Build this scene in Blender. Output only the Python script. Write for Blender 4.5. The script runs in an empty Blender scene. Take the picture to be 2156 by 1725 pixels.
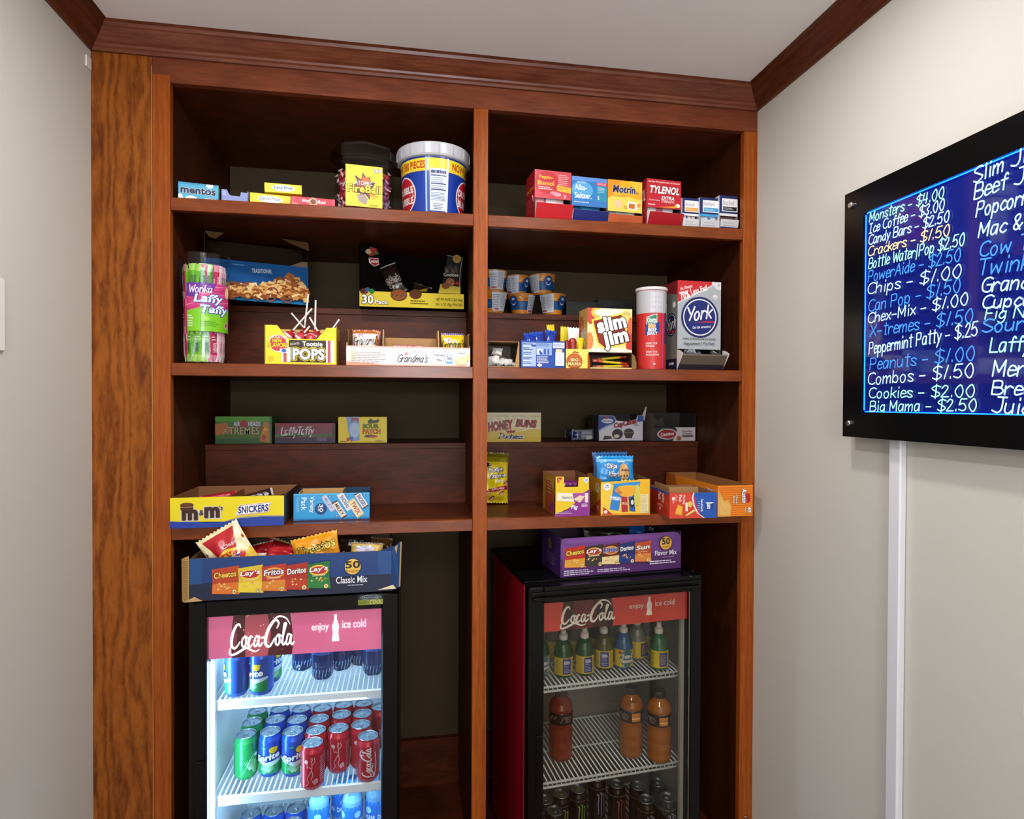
import bpy, math, random
from mathutils import Vector, Matrix
random.seed(11)
SC = bpy.context.scene
COL = SC.collection
PI = math.pi

# ------------------------------------------------------------------ camera
FPX, YAW, PITCH, ROLL = 1289.64, math.radians(9.637), math.radians(-0.621), math.radians(0.2286)
EYE = Vector((0, 0, 1.5))
FW = Vector((math.sin(YAW)*math.cos(PITCH), math.cos(YAW)*math.cos(PITCH), math.sin(PITCH)))
R0 = Vector((math.cos(YAW), -math.sin(YAW), 0))
U0 = R0.cross(FW)
RT = math.cos(ROLL)*R0 + math.sin(ROLL)*U0
UP = -math.sin(ROLL)*R0 + math.cos(ROLL)*U0
cam = bpy.data.cameras.new('camera')
cam.sensor_width = 36
cam.lens = FPX/2156*36
cam.clip_start = 0.02
camo = bpy.data.objects.new('camera', cam)
mw = Matrix((RT, UP, -FW)).transposed().to_4x4()
mw.translation = EYE
camo.matrix_world = mw
COL.objects.link(camo)
SC.camera = camo

# ------------------------------------------------------------------ world, lights, exposure
SC.view_settings.view_transform = 'Standard'
SC.view_settings.look = 'None'
SC.view_settings.exposure = 0.0
SC.view_settings.gamma = 1.0
SC.view_settings.use_curve_mapping = False
SC.cycles.max_bounces = 8
SC.cycles.transparent_max_bounces = 24
SC.cycles.sample_clamp_indirect = 4
w = bpy.data.worlds.new('world')
SC.world = w
w.use_nodes = True
w.node_tree.nodes['Background'].inputs[0].default_value = (.9, .93, 1, 1)
w.node_tree.nodes['Background'].inputs[1].default_value = .05


def area(name, loc, size, power, col=(1, 1, 1), rot=(0, 0, 0), spread=180, sy=None):
    l = bpy.data.lights.new(name, 'AREA')
    l.shape = 'RECTANGLE' if sy else 'DISK'
    l.size = size
    if sy:
        l.size_y = sy
    l.energy = power
    l.color = col
    l.spread = math.radians(spread)
    o = bpy.data.objects.new(name, l)
    o.location = loc
    o.rotation_euler = rot
    COL.objects.link(o)
    return o


WARM = (1, .975, .95)
area('downlight_or_fill', (-.21, .92, 2.396), .11, 7.7, WARM)
area('downlight_or_fill', (.47, .96, 2.396), .11, 7.2, WARM)
area('downlight_or_fill', (.15, -1.1, 2.396), .5, 13, (.97, .98, 1))  # unseen broad fill added behind the camera
area('rear_fill', (.1, -2.3, 1.1), 1.6, 22, (.90, .95, 1), (math.radians(90), 0, 0), sy=1.9)  # added fill from behind the camera, no window there
area('ceiling_fill', (.1, -1.5, 1.75), .6, 38, (.93, .95, 1), (math.radians(155), 0, 0), sy=.3)  # added upward fill, only to brighten the ceiling


# ------------------------------------------------------------------ pixel <-> place (photo frame 2156 x 1725)
def ray(u, v):
    return FW + RT*((u-1078)/FPX) + UP*((862.5-v)/FPX)


def atY(u, v, Y):
    d = ray(u, v)
    return EYE + d*(Y/d.y)


def atZ(u, v, z):
    d = ray(u, v)
    return EYE + d*((z-1.5)/d.z)


def atX(u, v, x):
    d = ray(u, v)
    return EYE + d*(x/d.x)


# ------------------------------------------------------------------ materials
def lin(c):
    return c/12.92 if c <= .04045 else ((c+.055)/1.055)**2.4


def rgb(h):
    h = h.lstrip('#')
    h = ''.join(c*2 for c in h) if len(h) == 3 else h
    return tuple(lin(int(h[i:i+2], 16)/255) for i in (0, 2, 4)) + (1,)


MATS = {}
KIND = {'card': (.42, 0, .45), 'film': (.2, 0, .6), 'foil': (.25, .75, .5), 'metal': (.25, 1, .5), 'plastic': (.3, 0, .5),
        'matte': (.75, 0, .2), 'can': (.25, .35, .5), 'enamel': (.3, 0, .5), 'black': (.2, 0, .28), 'dark': (.8, 0, .03)}


def mt(hx, kind='card', es=1.0):
    key = (hx, kind, es)
    if key in MATS:
        return MATS[key]
    m = bpy.data.materials.new(kind + '_' + hx.strip('#'))
    m.use_nodes = True
    N, L = m.node_tree.nodes, m.node_tree.links
    b = N['Principled BSDF']
    c = rgb(hx)
    if kind in ('clear', 'tint', 'pane'):
        out = N['Material Output']
        tr = N.new('ShaderNodeBsdfTransparent')
        tr.inputs[0].default_value = c
        gl = N.new('ShaderNodeBsdfGlossy')
        gl.inputs['Roughness'].default_value = .04
        fr = N.new('ShaderNodeFresnel')
        ior = 1.45 if kind != 'pane' else 1.7
        ge = N.new('ShaderNodeNewGeometry')                 # thin sheets: the same reflectance from either side
        mr = N.new('ShaderNodeMapRange')
        mr.inputs[3].default_value = ior
        mr.inputs[4].default_value = 1/ior
        L.new(ge.outputs['Backfacing'], mr.inputs[0])
        L.new(mr.outputs[0], fr.inputs[0])
        mx = N.new('ShaderNodeMixShader')
        L.new(fr.outputs[0], mx.inputs[0])
        L.new(tr.outputs[0], mx.inputs[1])
        L.new(gl.outputs[0], mx.inputs[2])
        if kind == 'tint':
            b.inputs['Base Color'].default_value = c
            b.inputs['Roughness'].default_value = .15
            m2 = N.new('ShaderNodeMixShader')
            m2.inputs[0].default_value = .6
            L.new(mx.outputs[0], m2.inputs[1])
            L.new(b.outputs[0], m2.inputs[2])
            L.new(m2.outputs[0], out.inputs[0])
        else:
            L.new(mx.outputs[0], out.inputs[0])
    elif kind == 'emit':
        b.inputs['Base Color'].default_value = (0, 0, 0, 1)
        b.inputs['Emission Color'].default_value = c
        b.inputs['Emission Strength'].default_value = es
    elif kind == 'lit':                       # translucent print on a back-lit sheet
        b.inputs['Base Color'].default_value = c
        b.inputs['Emission Color'].default_value = c
        b.inputs['Emission Strength'].default_value = es
        b.inputs['Roughness'].default_value = .3
    else:
        r, me, sp = KIND[kind]
        b.inputs['Base Color'].default_value = c
        b.inputs['Metallic'].default_value = me
        b.inputs['Specular IOR Level'].default_value = sp
        nz = N.new('ShaderNodeTexNoise')
        nz.inputs['Scale'].default_value = 40
        mr = N.new('ShaderNodeMapRange')
        mr.inputs[3].default_value = r*.8
        mr.inputs[4].default_value = min(1, r*1.2)
        L.new(nz.outputs[0], mr.inputs[0])
        L.new(mr.outputs[0], b.inputs['Roughness'])
    MATS[key] = m
    return m


def wood(name, c1, c2, scale=(6, 6, .8), rough=.32, figure=.0, bump=.05, spec=.3):
    m = bpy.data.materials.new(name)
    m.use_nodes = True
    N, L = m.node_tree.nodes, m.node_tree.links
    b = N['Principled BSDF']
    tc = N.new('ShaderNodeTexCoord')
    mp = N.new('ShaderNodeMapping')
    mp.inputs['Scale'].default_value = scale
    L.new(tc.outputs['Object'], mp.inputs[0])
    nz = N.new('ShaderNodeTexNoise')
    nz.inputs['Scale'].default_value = 22
    nz.inputs['Detail'].default_value = 8
    nz.inputs['Roughness'].default_value = .65
    nz.inputs['Distortion'].default_value = .4 + figure
    L.new(mp.outputs[0], nz.inputs[0])
    n2 = N.new('ShaderNodeTexNoise')
    n2.inputs['Scale'].default_value = 2.2
    n2.inputs['Detail'].default_value = 3
    n2.inputs['Distortion'].default_value = figure*2
    L.new(mp.outputs[0], n2.inputs[0])
    wv = N.new('ShaderNodeTexWave')
    wv.inputs['Scale'].default_value = 2.2
    wv.inputs['Distortion'].default_value = 9 + 8*figure
    wv.inputs['Detail'].default_value = 3
    wv.inputs['Detail Scale'].default_value = 1.2
    L.new(mp.outputs[0], wv.inputs[0])
    a = N.new('ShaderNodeMath')
    a.operation = 'MULTIPLY_ADD'
    a.inputs[1].default_value = .09 + .12*figure
    L.new(wv.outputs[1], a.inputs[0])
    a2 = N.new('ShaderNodeMath')
    a2.operation = 'MULTIPLY_ADD'
    a2.inputs[1].default_value = .62
    L.new(nz.outputs[0], a2.inputs[0])
    L.new(a2.outputs[0], a.inputs[2])
    a3 = N.new('ShaderNodeMath')
    a3.operation = 'MULTIPLY'
    a3.inputs[1].default_value = .35
    L.new(n2.outputs[0], a3.inputs[0])
    L.new(a3.outputs[0], a2.inputs[2])
    cr = N.new('ShaderNodeValToRGB')
    cr.color_ramp.elements[0].position = .36
    cr.color_ramp.elements[1].position = .72
    cr.color_ramp.elements[0].color = rgb(c1)
    cr.color_ramp.elements[1].color = rgb(c2)
    L.new(a.outputs[0], cr.inputs[0])
    L.new(cr.outputs[0], b.inputs['Base Color'])
    b.inputs['Roughness'].default_value = rough
    b.inputs['Specular IOR Level'].default_value = spec
    bp = N.new('ShaderNodeBump')
    bp.inputs['Strength'].default_value = bump
    bp.inputs['Distance'].default_value = .002
    L.new(nz.outputs[0], bp.inputs['Height'])
    L.new(bp.outputs[0], b.inputs['Normal'])
    return m


def plaster(name, c, var=.03):
    m = bpy.data.materials.new(name)
    m.use_nodes = True
    N, L = m.node_tree.nodes, m.node_tree.links
    b = N['Principled BSDF']
    tc = N.new('ShaderNodeTexCoord')
    nz = N.new('ShaderNodeTexNoise')
    nz.inputs['Scale'].default_value = 60
    nz.inputs['Detail'].default_value = 4
    L.new(tc.outputs['Object'], nz.inputs[0])
    bp = N.new('ShaderNodeBump')
    bp.inputs['Strength'].default_value = .12
    bp.inputs['Distance'].default_value = .002
    L.new(nz.outputs[0], bp.inputs['Height'])
    L.new(bp.outputs[0], b.inputs['Normal'])
    n2 = N.new('ShaderNodeTexNoise')
    n2.inputs['Scale'].default_value = 1.3
    L.new(tc.outputs['Object'], n2.inputs[0])
    cr = N.new('ShaderNodeValToRGB')
    k = rgb(c)
    cr.color_ramp.elements[0].color = tuple(x*(1-var) for x in k[:3]) + (1,)
    cr.color_ramp.elements[1].color = tuple(min(1, x*(1+var)) for x in k[:3]) + (1,)
    L.new(n2.outputs[0], cr.inputs[0])
    L.new(cr.outputs[0], b.inputs['Base Color'])
    b.inputs['Roughness'].default_value = .7
    b.inputs['Specular IOR Level'].default_value = .25
    return m


def asmat(c, kind='card'):
    return mt(c, kind) if isinstance(c, str) else c


# ------------------------------------------------------------------ mesh builder
class M:
    def __init__(s):
        s.v, s.f, s.c, s.sm, s.mats = [], [], [], [], []

    def mi(s, m):
        m = asmat(m)
        if m not in s.mats:
            s.mats.append(m)
        return s.mats.index(m)

    def poly(s, pts, m, smooth=False):
        k = len(s.v)
        s.v += [tuple(p) for p in pts]
        s.f.append(tuple(range(k, k+len(pts))))
        s.c.append(s.mi(m))
        s.sm.append(smooth)

    def mesh(s, vs, fs, m, smooth=False):
        k = len(s.v)
        s.v += [tuple(p) for p in vs]
        i = s.mi(m)
        for f in fs:
            s.f.append(tuple(k+j for j in f))
            s.c.append(i)
            s.sm.append(smooth)

    def box(s, a, b, m, T=None, bev=0):
        x0, y0, z0 = a
        x1, y1, z1 = b
        if bev:
            e = bev
            vs, fs = [], []
            for sx, X in ((1, x0), (-1, x1)):
                for sy, Y in ((1, y0), (-1, y1)):
                    for sz, Z in ((1, z0), (-1, z1)):
                        vs += [(X, Y+sy*e, Z+sz*e), (X+sx*e, Y, Z+sz*e), (X+sx*e, Y+sy*e, Z)]
            # corner order index = ((ix*2+iy)*2+iz)*3 + axis
            g = lambda ix, iy, iz, ax: ((ix*2+iy)*2+iz)*3+ax
            for i in (0, 1):
                fs.append((g(i, 0, 0, 0), g(i, 1, 0, 0), g(i, 1, 1, 0), g(i, 0, 1, 0)))
                fs.append((g(0, i, 0, 1), g(1, i, 0, 1), g(1, i, 1, 1), g(0, i, 1, 1)))
                fs.append((g(0, 0, i, 2), g(1, 0, i, 2), g(1, 1, i, 2), g(0, 1, i, 2)))
                for j in (0, 1):
                    fs.append((g(i, j, 0, 0), g(i, j, 0, 1), g(i, j, 1, 1), g(i, j, 1, 0)))
                    fs.append((g(i, 0, j, 0), g(i, 0, j, 2), g(i, 1, j, 2), g(i, 1, j, 0)))
                    fs.append((g(0, i, j, 1), g(0, i, j, 2), g(1, i, j, 2), g(1, i, j, 1)))
                    for k in (0, 1):
                        fs.append((g(i, j, k, 0), g(i, j, k, 1), g(i, j, k, 2)))
        else:
            vs = [(x, y, z) for x in (x0, x1) for y in (y0, y1) for z in (z0, z1)]
            fs = [(0, 1, 3, 2), (4, 6, 7, 5), (0, 4, 5, 1), (2, 3, 7, 6), (0, 2, 6, 4), (1, 5, 7, 3)]
        if T:
            vs = [T @ Vector(p) for p in vs]
        s.mesh(vs, fs, m)

    def tube(s, pts, r, m, n=8, cap=True):
        pts = [Vector(p) for p in pts]
        vs, fs = [], []
        for i, p in enumerate(pts):
            d = (pts[min(i+1, len(pts)-1)]-pts[max(i-1, 0)]).normalized()
            a = d.cross(Vector((0, 0, 1)) if abs(d.z) < .9 else Vector((1, 0, 0))).normalized()
            b = d.cross(a)
            rr = r[i] if isinstance(r, (list, tuple)) else r
            for k in range(n):
                t = 2*PI*k/n
                vs.append(p+(a*math.cos(t)+b*math.sin(t))*rr)
        for i in range(len(pts)-1):
            for k in range(n):
                fs.append((i*n+k, i*n+(k+1) % n, (i+1)*n+(k+1) % n, (i+1)*n+k))
        if cap:
            fs.append(tuple(range(n)))
            fs.append(tuple(range((len(pts)-1)*n, len(pts)*n)))
        s.mesh(vs, fs, m, True)

    def lathe(s, prof, m, n=24, c=(0, 0), T=None, ph=0., sq=None):
        """prof: list of (radius, z); m: one material or a list, one per band"""
        for i in range(len(prof)-1):
            (ra, za), (rb, zb) = prof[i], prof[i+1]
            vs, fs = [], []
            for k in range(n):
                t = 2*PI*k/n+ph
                q = sq(t) if sq else 1
                vs += [(c[0]+ra*q*math.cos(t), c[1]+ra*q*math.sin(t), za), (c[0]+rb*q*math.cos(t), c[1]+rb*q*math.sin(t), zb)]
            for k in range(n):
                k2 = (k+1) % n
                if ra < 1e-6:
                    fs.append((2*k, 2*k2+1, 2*k+1))
                elif rb < 1e-6:
                    fs.append((2*k, 2*k2, 2*k+1))
                else:
                    fs.append((2*k, 2*k2, 2*k2+1, 2*k+1))
            if T:
                vs = [T @ Vector(p) for p in vs]
            s.mesh(vs, fs, m[i] if isinstance(m, list) else m, n > 10)

    def weld(s):
        """share the corners of neighbouring faces so that they shade smoothly"""
        idx, nv, mp = {}, [], []
        for p in s.v:
            k = (round(p[0], 6), round(p[1], 6), round(p[2], 6))
            if k not in idx:
                idx[k] = len(nv)
                nv.append(p)
            mp.append(idx[k])
        s.v, s.f = nv, [tuple(mp[i] for i in f) for f in s.f]

    def build(s, name, parent=None, loc=None, rz=0., rot=None):
        me = bpy.data.meshes.new(name)
        me.from_pydata(s.v, [], s.f)
        for m in s.mats:
            me.materials.append(m)
        me.polygons.foreach_set('material_index', s.c)
        me.polygons.foreach_set('use_smooth', s.sm)
        me.update()
        o = bpy.data.objects.new(name, me)
        COL.objects.link(o)
        if parent:
            o.parent = parent
        if loc is not None:
            o.location = loc
        o.rotation_euler = rot if rot else (0, 0, rz)
        return o


def tag(o, label=None, cat=None, group=None, kind=None):
    if label:
        o['label'] = label
    if cat:
        o['category'] = cat
    if group:
        o['group'] = group
    if kind:
        o['kind'] = kind
    return o


def struct(m, name, loc=None):
    return tag(m.build(name, None, loc), kind='structure')


def empty(name, loc, rz=0., label=None, cat=None, group=None):
    o = bpy.data.objects.new(name, None)
    COL.objects.link(o)
    o.location = loc
    o.rotation_euler = (0, 0, rz)
    o.empty_display_size = .05
    return tag(o, label, cat, group)


def dup(o, loc=None, rot=None, label=None, group=None, parent=None):
    c = o.copy()
    COL.objects.link(c)
    if parent:
        c.parent = parent
    if loc is not None:
        c.location = loc
    if rot is not None:
        c.rotation_euler = rot
    if label:
        c['label'] = label
    if group:
        c['group'] = group
    for ch in list(o.children):
        dup(ch, parent=c)
    return c


# ------------------------------------------------------------------ lettering
_fc = bpy.data.curves.new('lettering', 'FONT')
_fo = bpy.data.objects.new('lettering', _fc)
_TX = {}


def text_tris(s, off=0., sh=0.):
    k = (s, off, sh)
    if k not in _TX:
        _fc.body = s
        _fc.offset = off
        _fc.shear = sh
        _fc.resolution_u = 3
        _fc.space_character = 1 + off*1.2
        me = _fo.to_mesh()
        V = [(v.co.x, v.co.y) for v in me.vertices]
        T = [tuple(p.vertices) for p in me.polygons]
        _fo.to_mesh_clear()
        _TX[k] = (V, T)
    return _TX[k]


GL = dict(l.split(' ', 1) for l in '''M 8|030b 0b35 356b 6b63
I 6|0b4b 2b23 0343
C 7|6a4b1a07144364
B 7|0b03 0b4b594707 0747654303
W 9|0b23 2349 4963 638b
P 7|0b03 0b4b594707
A 7|033b 3b63 1656
X 7|0b63 6b03
F 6|0b03 0b5b 0747
S 7|6a3b0937653304
T 7|0b6b 3b33
G 7|6a4b1a07144364 6467 6737
L 6|0b03 0353
J 7|5b553304 2b7b
N 8|030b 0b63 636b
O 8|3b0804336468 3b69 6968
Y 7|0b37 6b33
K 7|0b03 6b06 1763
H 7|0b03 6b63 0767
D 7|0b03 0b3b694503
E 6|0b03 0b5b 0747 0353
R 7|0b03 0b4b594707 3763
a 6|481805133447 4843
b 6|0b03 0628463304
c 5|4728052344
d 6|4b43 4728052345
e 5|06463818051344
f 5|4a3b2923 0848
g 6|4728052345 48422001
h 6|0b03 06284743
i 3|1813 1a1b
k 5|0b03 4805 1643
l 3|1b13
m 8|0803 06283733 36586763
n 6|0803 06284743
o 6|280613334628
p 6|0800 0628463304
r 5|0803 062847
s 5|472807442304
t 5|2b242333 0949
u 6|08042345 4843
v 5|0823 2348
w 8|0813 1337 3753 5368
x 5|0843 4803
y 5|0823 4800
z 5|0848 4803 0343
0 7|3b072343573b
1 4|3b13
2 6|092b4903 0353
3 6|0a3b4927453304
4 7|1b06 0656 4b43
5 7|5b1b 1b07 0738553304
6 7|4b1805233527 2706
7 6|0b5b 5b13
8 7|2709294b49270423454727
$ 7|6a3b0937653304 3c32
. 3|1314
- 6|0646
/ 4|1c11
& 6|43092b39052356
' 2|1b19'''.split('\n'))


def smooth_path(p, n=4):
    if len(p) < 3:
        return p
    out = []
    for i in range(len(p)-1):
        a, b, c, d = p[max(i-1, 0)], p[i], p[i+1], p[min(i+2, len(p)-1)]
        if i == 0 and p[0] == p[-1]:
            a = p[-2]
        if i == len(p)-2 and p[0] == p[-1]:
            d = p[1]
        for k in range(n):
            t = k/n
            out.append(tuple(.5*(2*b[j]+(c[j]-a[j])*t+(2*a[j]-5*b[j]+4*c[j]-d[j])*t*t+(3*b[j]-a[j]-3*c[j]+d[j])*t**3) for j in (0, 1)))
    out.append(p[-1])
    return out


def strokes(s):
    x, out = 0., []
    for ch in s:
        if ch == ' ':
            x += 3.5
            continue
        adv, st = GL[ch].split('|')
        for q in st.split():
            p = [(x+int(q[i]), int(q[i+1], 16)-3) for i in range(0, len(q), 2)]
            out.append(smooth_path(p))
        x += float(adv)
    return out, x-1.5


class Pn:
    """a printed face: fn(s, t, lift) maps metres on the face to a place on the mesh"""
    E = .00007

    def __init__(s, m, fn, w, h, sub=0., kind='card'):
        s.m, s.fn, s.w, s.h, s.sub, s.l, s.kind, s.es = m, fn, w, h, sub, 0, kind, 1.

    def mat(s, c):
        return mt(c, s.kind, s.es) if isinstance(c, str) else c

    def _tri(s, T, mat, vs, fs):
        st = [T]
        while st:
            a, b, c = st.pop()
            if s.sub:
                e = [((a[0]-b[0])**2+(a[1]-b[1])**2, a, b, c), ((b[0]-c[0])**2+(b[1]-c[1])**2, b, c, a), ((c[0]-a[0])**2+(c[1]-a[1])**2, c, a, b)]
                d, p, q, r = max(e)
                if d > s.sub*s.sub:
                    mid = ((p[0]+q[0])/2, (p[1]+q[1])/2)
                    st += [(p, mid, r), (mid, q, r)]
                    continue
            k = len(vs)
            z = s.l*s.E+.00008
            vs += [s.fn(p[0], p[1], z) for p in (a, b, c)]
            fs.append((k, k+1, k+2))

    def tris(s, T, c):
        s.l += 1
        vs, fs = [], []
        for t in T:
            s._tri(t, c, vs, fs)
        s.m.mesh(vs, fs, s.mat(c))

    def fr(s, p):
        return (p[0]*s.w, p[1]*s.h)

    def g(s, pts, c):                                       # star-shaped or convex polygon, fractions
        P = [s.fr((min(1, max(0, p[0])), min(1, max(0, p[1])))) for p in pts]   # print stays on its face
        o = (sum(p[0] for p in P)/len(P), sum(p[1] for p in P)/len(P))
        s.tris([(o, P[i], P[(i+1) % len(P)]) for i in range(len(P))], c)

    def r(s, x0, y0, x1, y1, c):
        a, b, d, e = s.fr((x0, y0)), s.fr((x1, y0)), s.fr((x1, y1)), s.fr((x0, y1))
        s.tris([(a, b, d), (a, d, e)], c)

    def e(s, cx, cy, rx, ry, c, n=28, a0=0, a1=360):
        s.g([(cx+rx*math.cos(math.radians(a0+(a1-a0)*i/n)), cy+ry*math.sin(math.radians(a0+(a1-a0)*i/n))) for i in range(n if a1-a0 == 360 else n+1)], c)

    def c(s, cx, cy, rm, c, n=28):                          # circle, radius in metres
        s.e(cx, cy, rm/s.w, rm/s.h, c, n)

    def t(s, txt, x0, y0, x1, y1, c, o=None, b=.02, sh=0., rot=0, ow=.045):
        b *= .6
        V, _ = text_tris(txt, b, sh)
        ax, bx = min(p[0] for p in V), max(p[0] for p in V)
        ay, by = min(p[1] for p in V), max(p[1] for p in V)
        W, H = (x1-x0)*s.w, (y1-y0)*s.h
        cx, cy = (x0+x1)/2*s.w, (y0+y1)/2*s.h
        if rot in (90, -90, 270):
            W, H = H, W
        kx, ky = W/(bx-ax), H/(by-ay)
        ca, sa = math.cos(math.radians(rot)), math.sin(math.radians(rot))

        def put(off, col):
            V, T = text_tris(txt, off, sh)
            # outline letters keep the advance of the plain ones
            mx = (min(p[0] for p in V)+max(p[0] for p in V))/2
            P = []
            for p in V:
                px, py = (p[0]-mx)*kx, (p[1]-(ay+by)/2)*ky
                P.append((cx+px*ca-py*sa, cy+px*sa+py*ca))
            s.tris([tuple(P[i] for i in t[:3]) for t in T], col)
        if o:
            ds = ow*min(kx, ky)*.9
            V, T = text_tris(txt, b, sh)
            mx = (ax+bx)/2
            s.l += 1
            vs, fs = [], []
            for q in range(8):
                dx, dy = ds*math.cos(q*PI/4), ds*math.sin(q*PI/4)
                P = []
                for p in V:
                    px, py = (p[0]-mx)*kx+dx, (p[1]-(ay+by)/2)*ky+dy
                    P.append((cx+px*ca-py*sa, cy+px*sa+py*ca))
                for t in T:
                    s._tri(tuple(P[i] for i in t[:3]), o, vs, fs)
            s.m.mesh(vs, fs, s.mat(o))
            s.l += 1
        put(b, c)

    def ribbon(s, pts, wd, c, taper=None):                  # pts in metres
        T = []
        L, Rr = [], []
        n = len(pts)
        for i, p in enumerate(pts):
            q0, q1 = pts[max(i-1, 0)], pts[min(i+1, n-1)]
            dx, dy = q1[0]-q0[0], q1[1]-q0[1]
            d = math.hypot(dx, dy) or 1e-9
            h = wd/2*(taper(i/(n-1)) if taper else 1)
            L.append((p[0]-dy/d*h, p[1]+dx/d*h))
            Rr.append((p[0]+dy/d*h, p[1]-dx/d*h))
        for i in range(n-1):
            T += [(L[i], Rr[i], Rr[i+1]), (L[i], Rr[i+1], L[i+1])]
        h = wd/2
        for k, e in ((0, 1), (n-1, n-2)):                   # round ends
            p = pts[k]
            a = math.atan2(p[1]-pts[e][1], p[0]-pts[e][0])
            hh = h*(taper(0 if k == 0 else 1) if taper else 1)
            A = [(p[0]+hh*math.cos(a+PI/2-PI*j/4), p[1]+hh*math.sin(a+PI/2-PI*j/4)) for j in range(5)]
            T += [(A[0], A[j], A[j+1]) for j in range(1, 4)]
        return T

    def ln(s, pts, wm, c, sm=True, taper=None):             # fractions, width in metres
        P = smooth_path(list(pts), 5) if sm else list(pts)
        s.tris(s.ribbon([s.fr(p) for p in P], wm, c, taper), c)

    def script(s, txt, x0, y0, x1, y1, wm, c, sh=0., rot=0, o=None, ow=2.):
        st, adv = strokes(txt)
        W, H = (x1-x0)*s.w, (y1-y0)*s.h
        ox, oy = x0*s.w, y0*s.h
        ca, sa = math.cos(math.radians(rot)), math.sin(math.radians(rot))
        T, T2 = [], []
        for q in st:
            P = []
            for x, y in q:
                px, py = x/adv*W+sh*y/8*H, y/8*H
                P.append((ox+px*ca-py*sa, oy+px*sa+py*ca))
            T += s.ribbon(P, wm, c)
            if o:
                T2 += s.ribbon(P, wm*ow, o)
        if o:
            s.tris(T2, o)
        s.tris(T, c)

    def fine(s, x0, y0, x1, y1, n, c, k=.55, seed=1):       # rows of small print, too fine to read
        rd = random.Random(seed)
        T = []
        for i in range(n):
            ya = y1-(i+.5+k/2)*(y1-y0)/n
            yb = ya+k*(y1-y0)/n
            x = x0
            xe = x0+(x1-x0)*rd.uniform(.75, 1)
            while x < xe:
                xb = min(xe, x+(x1-x0)*rd.uniform(.06, .18))
                a, b, d, e = s.fr((x, ya)), s.fr((xb, ya)), s.fr((xb, yb)), s.fr((x, yb))
                T += [(a, b, d), (a, d, e)]
                x = xb+(x1-x0)*.02
        s.tris(T, c)


def flat(m, O, U, V, w, h, kind='card'):
    O, U, V = Vector(O), Vector(U).normalized(), Vector(V).normalized()
    N = U.cross(V)
    return Pn(m, lambda a, b, z: O+U*a+V*b+N*z, w, h, 0, kind)


def cyl(m, r0, r1, z0, h, a0=0., span=2*PI, c=(0, 0), kind='card', sub=.012):
    """label round a (tapered) cylinder; s=0 at angle a0 measured from the front (-y), positive to the viewer's right"""
    r = (r0+r1)/2

    def fn(s, t, z):
        a = a0+s/r
        q = r0+(r1-r0)*t/h+z+.0002
        return Vector((c[0]+q*math.sin(a), c[1]-q*math.cos(a), z0+t))
    return Pn(m, fn, r*span, h, sub, kind)


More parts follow.
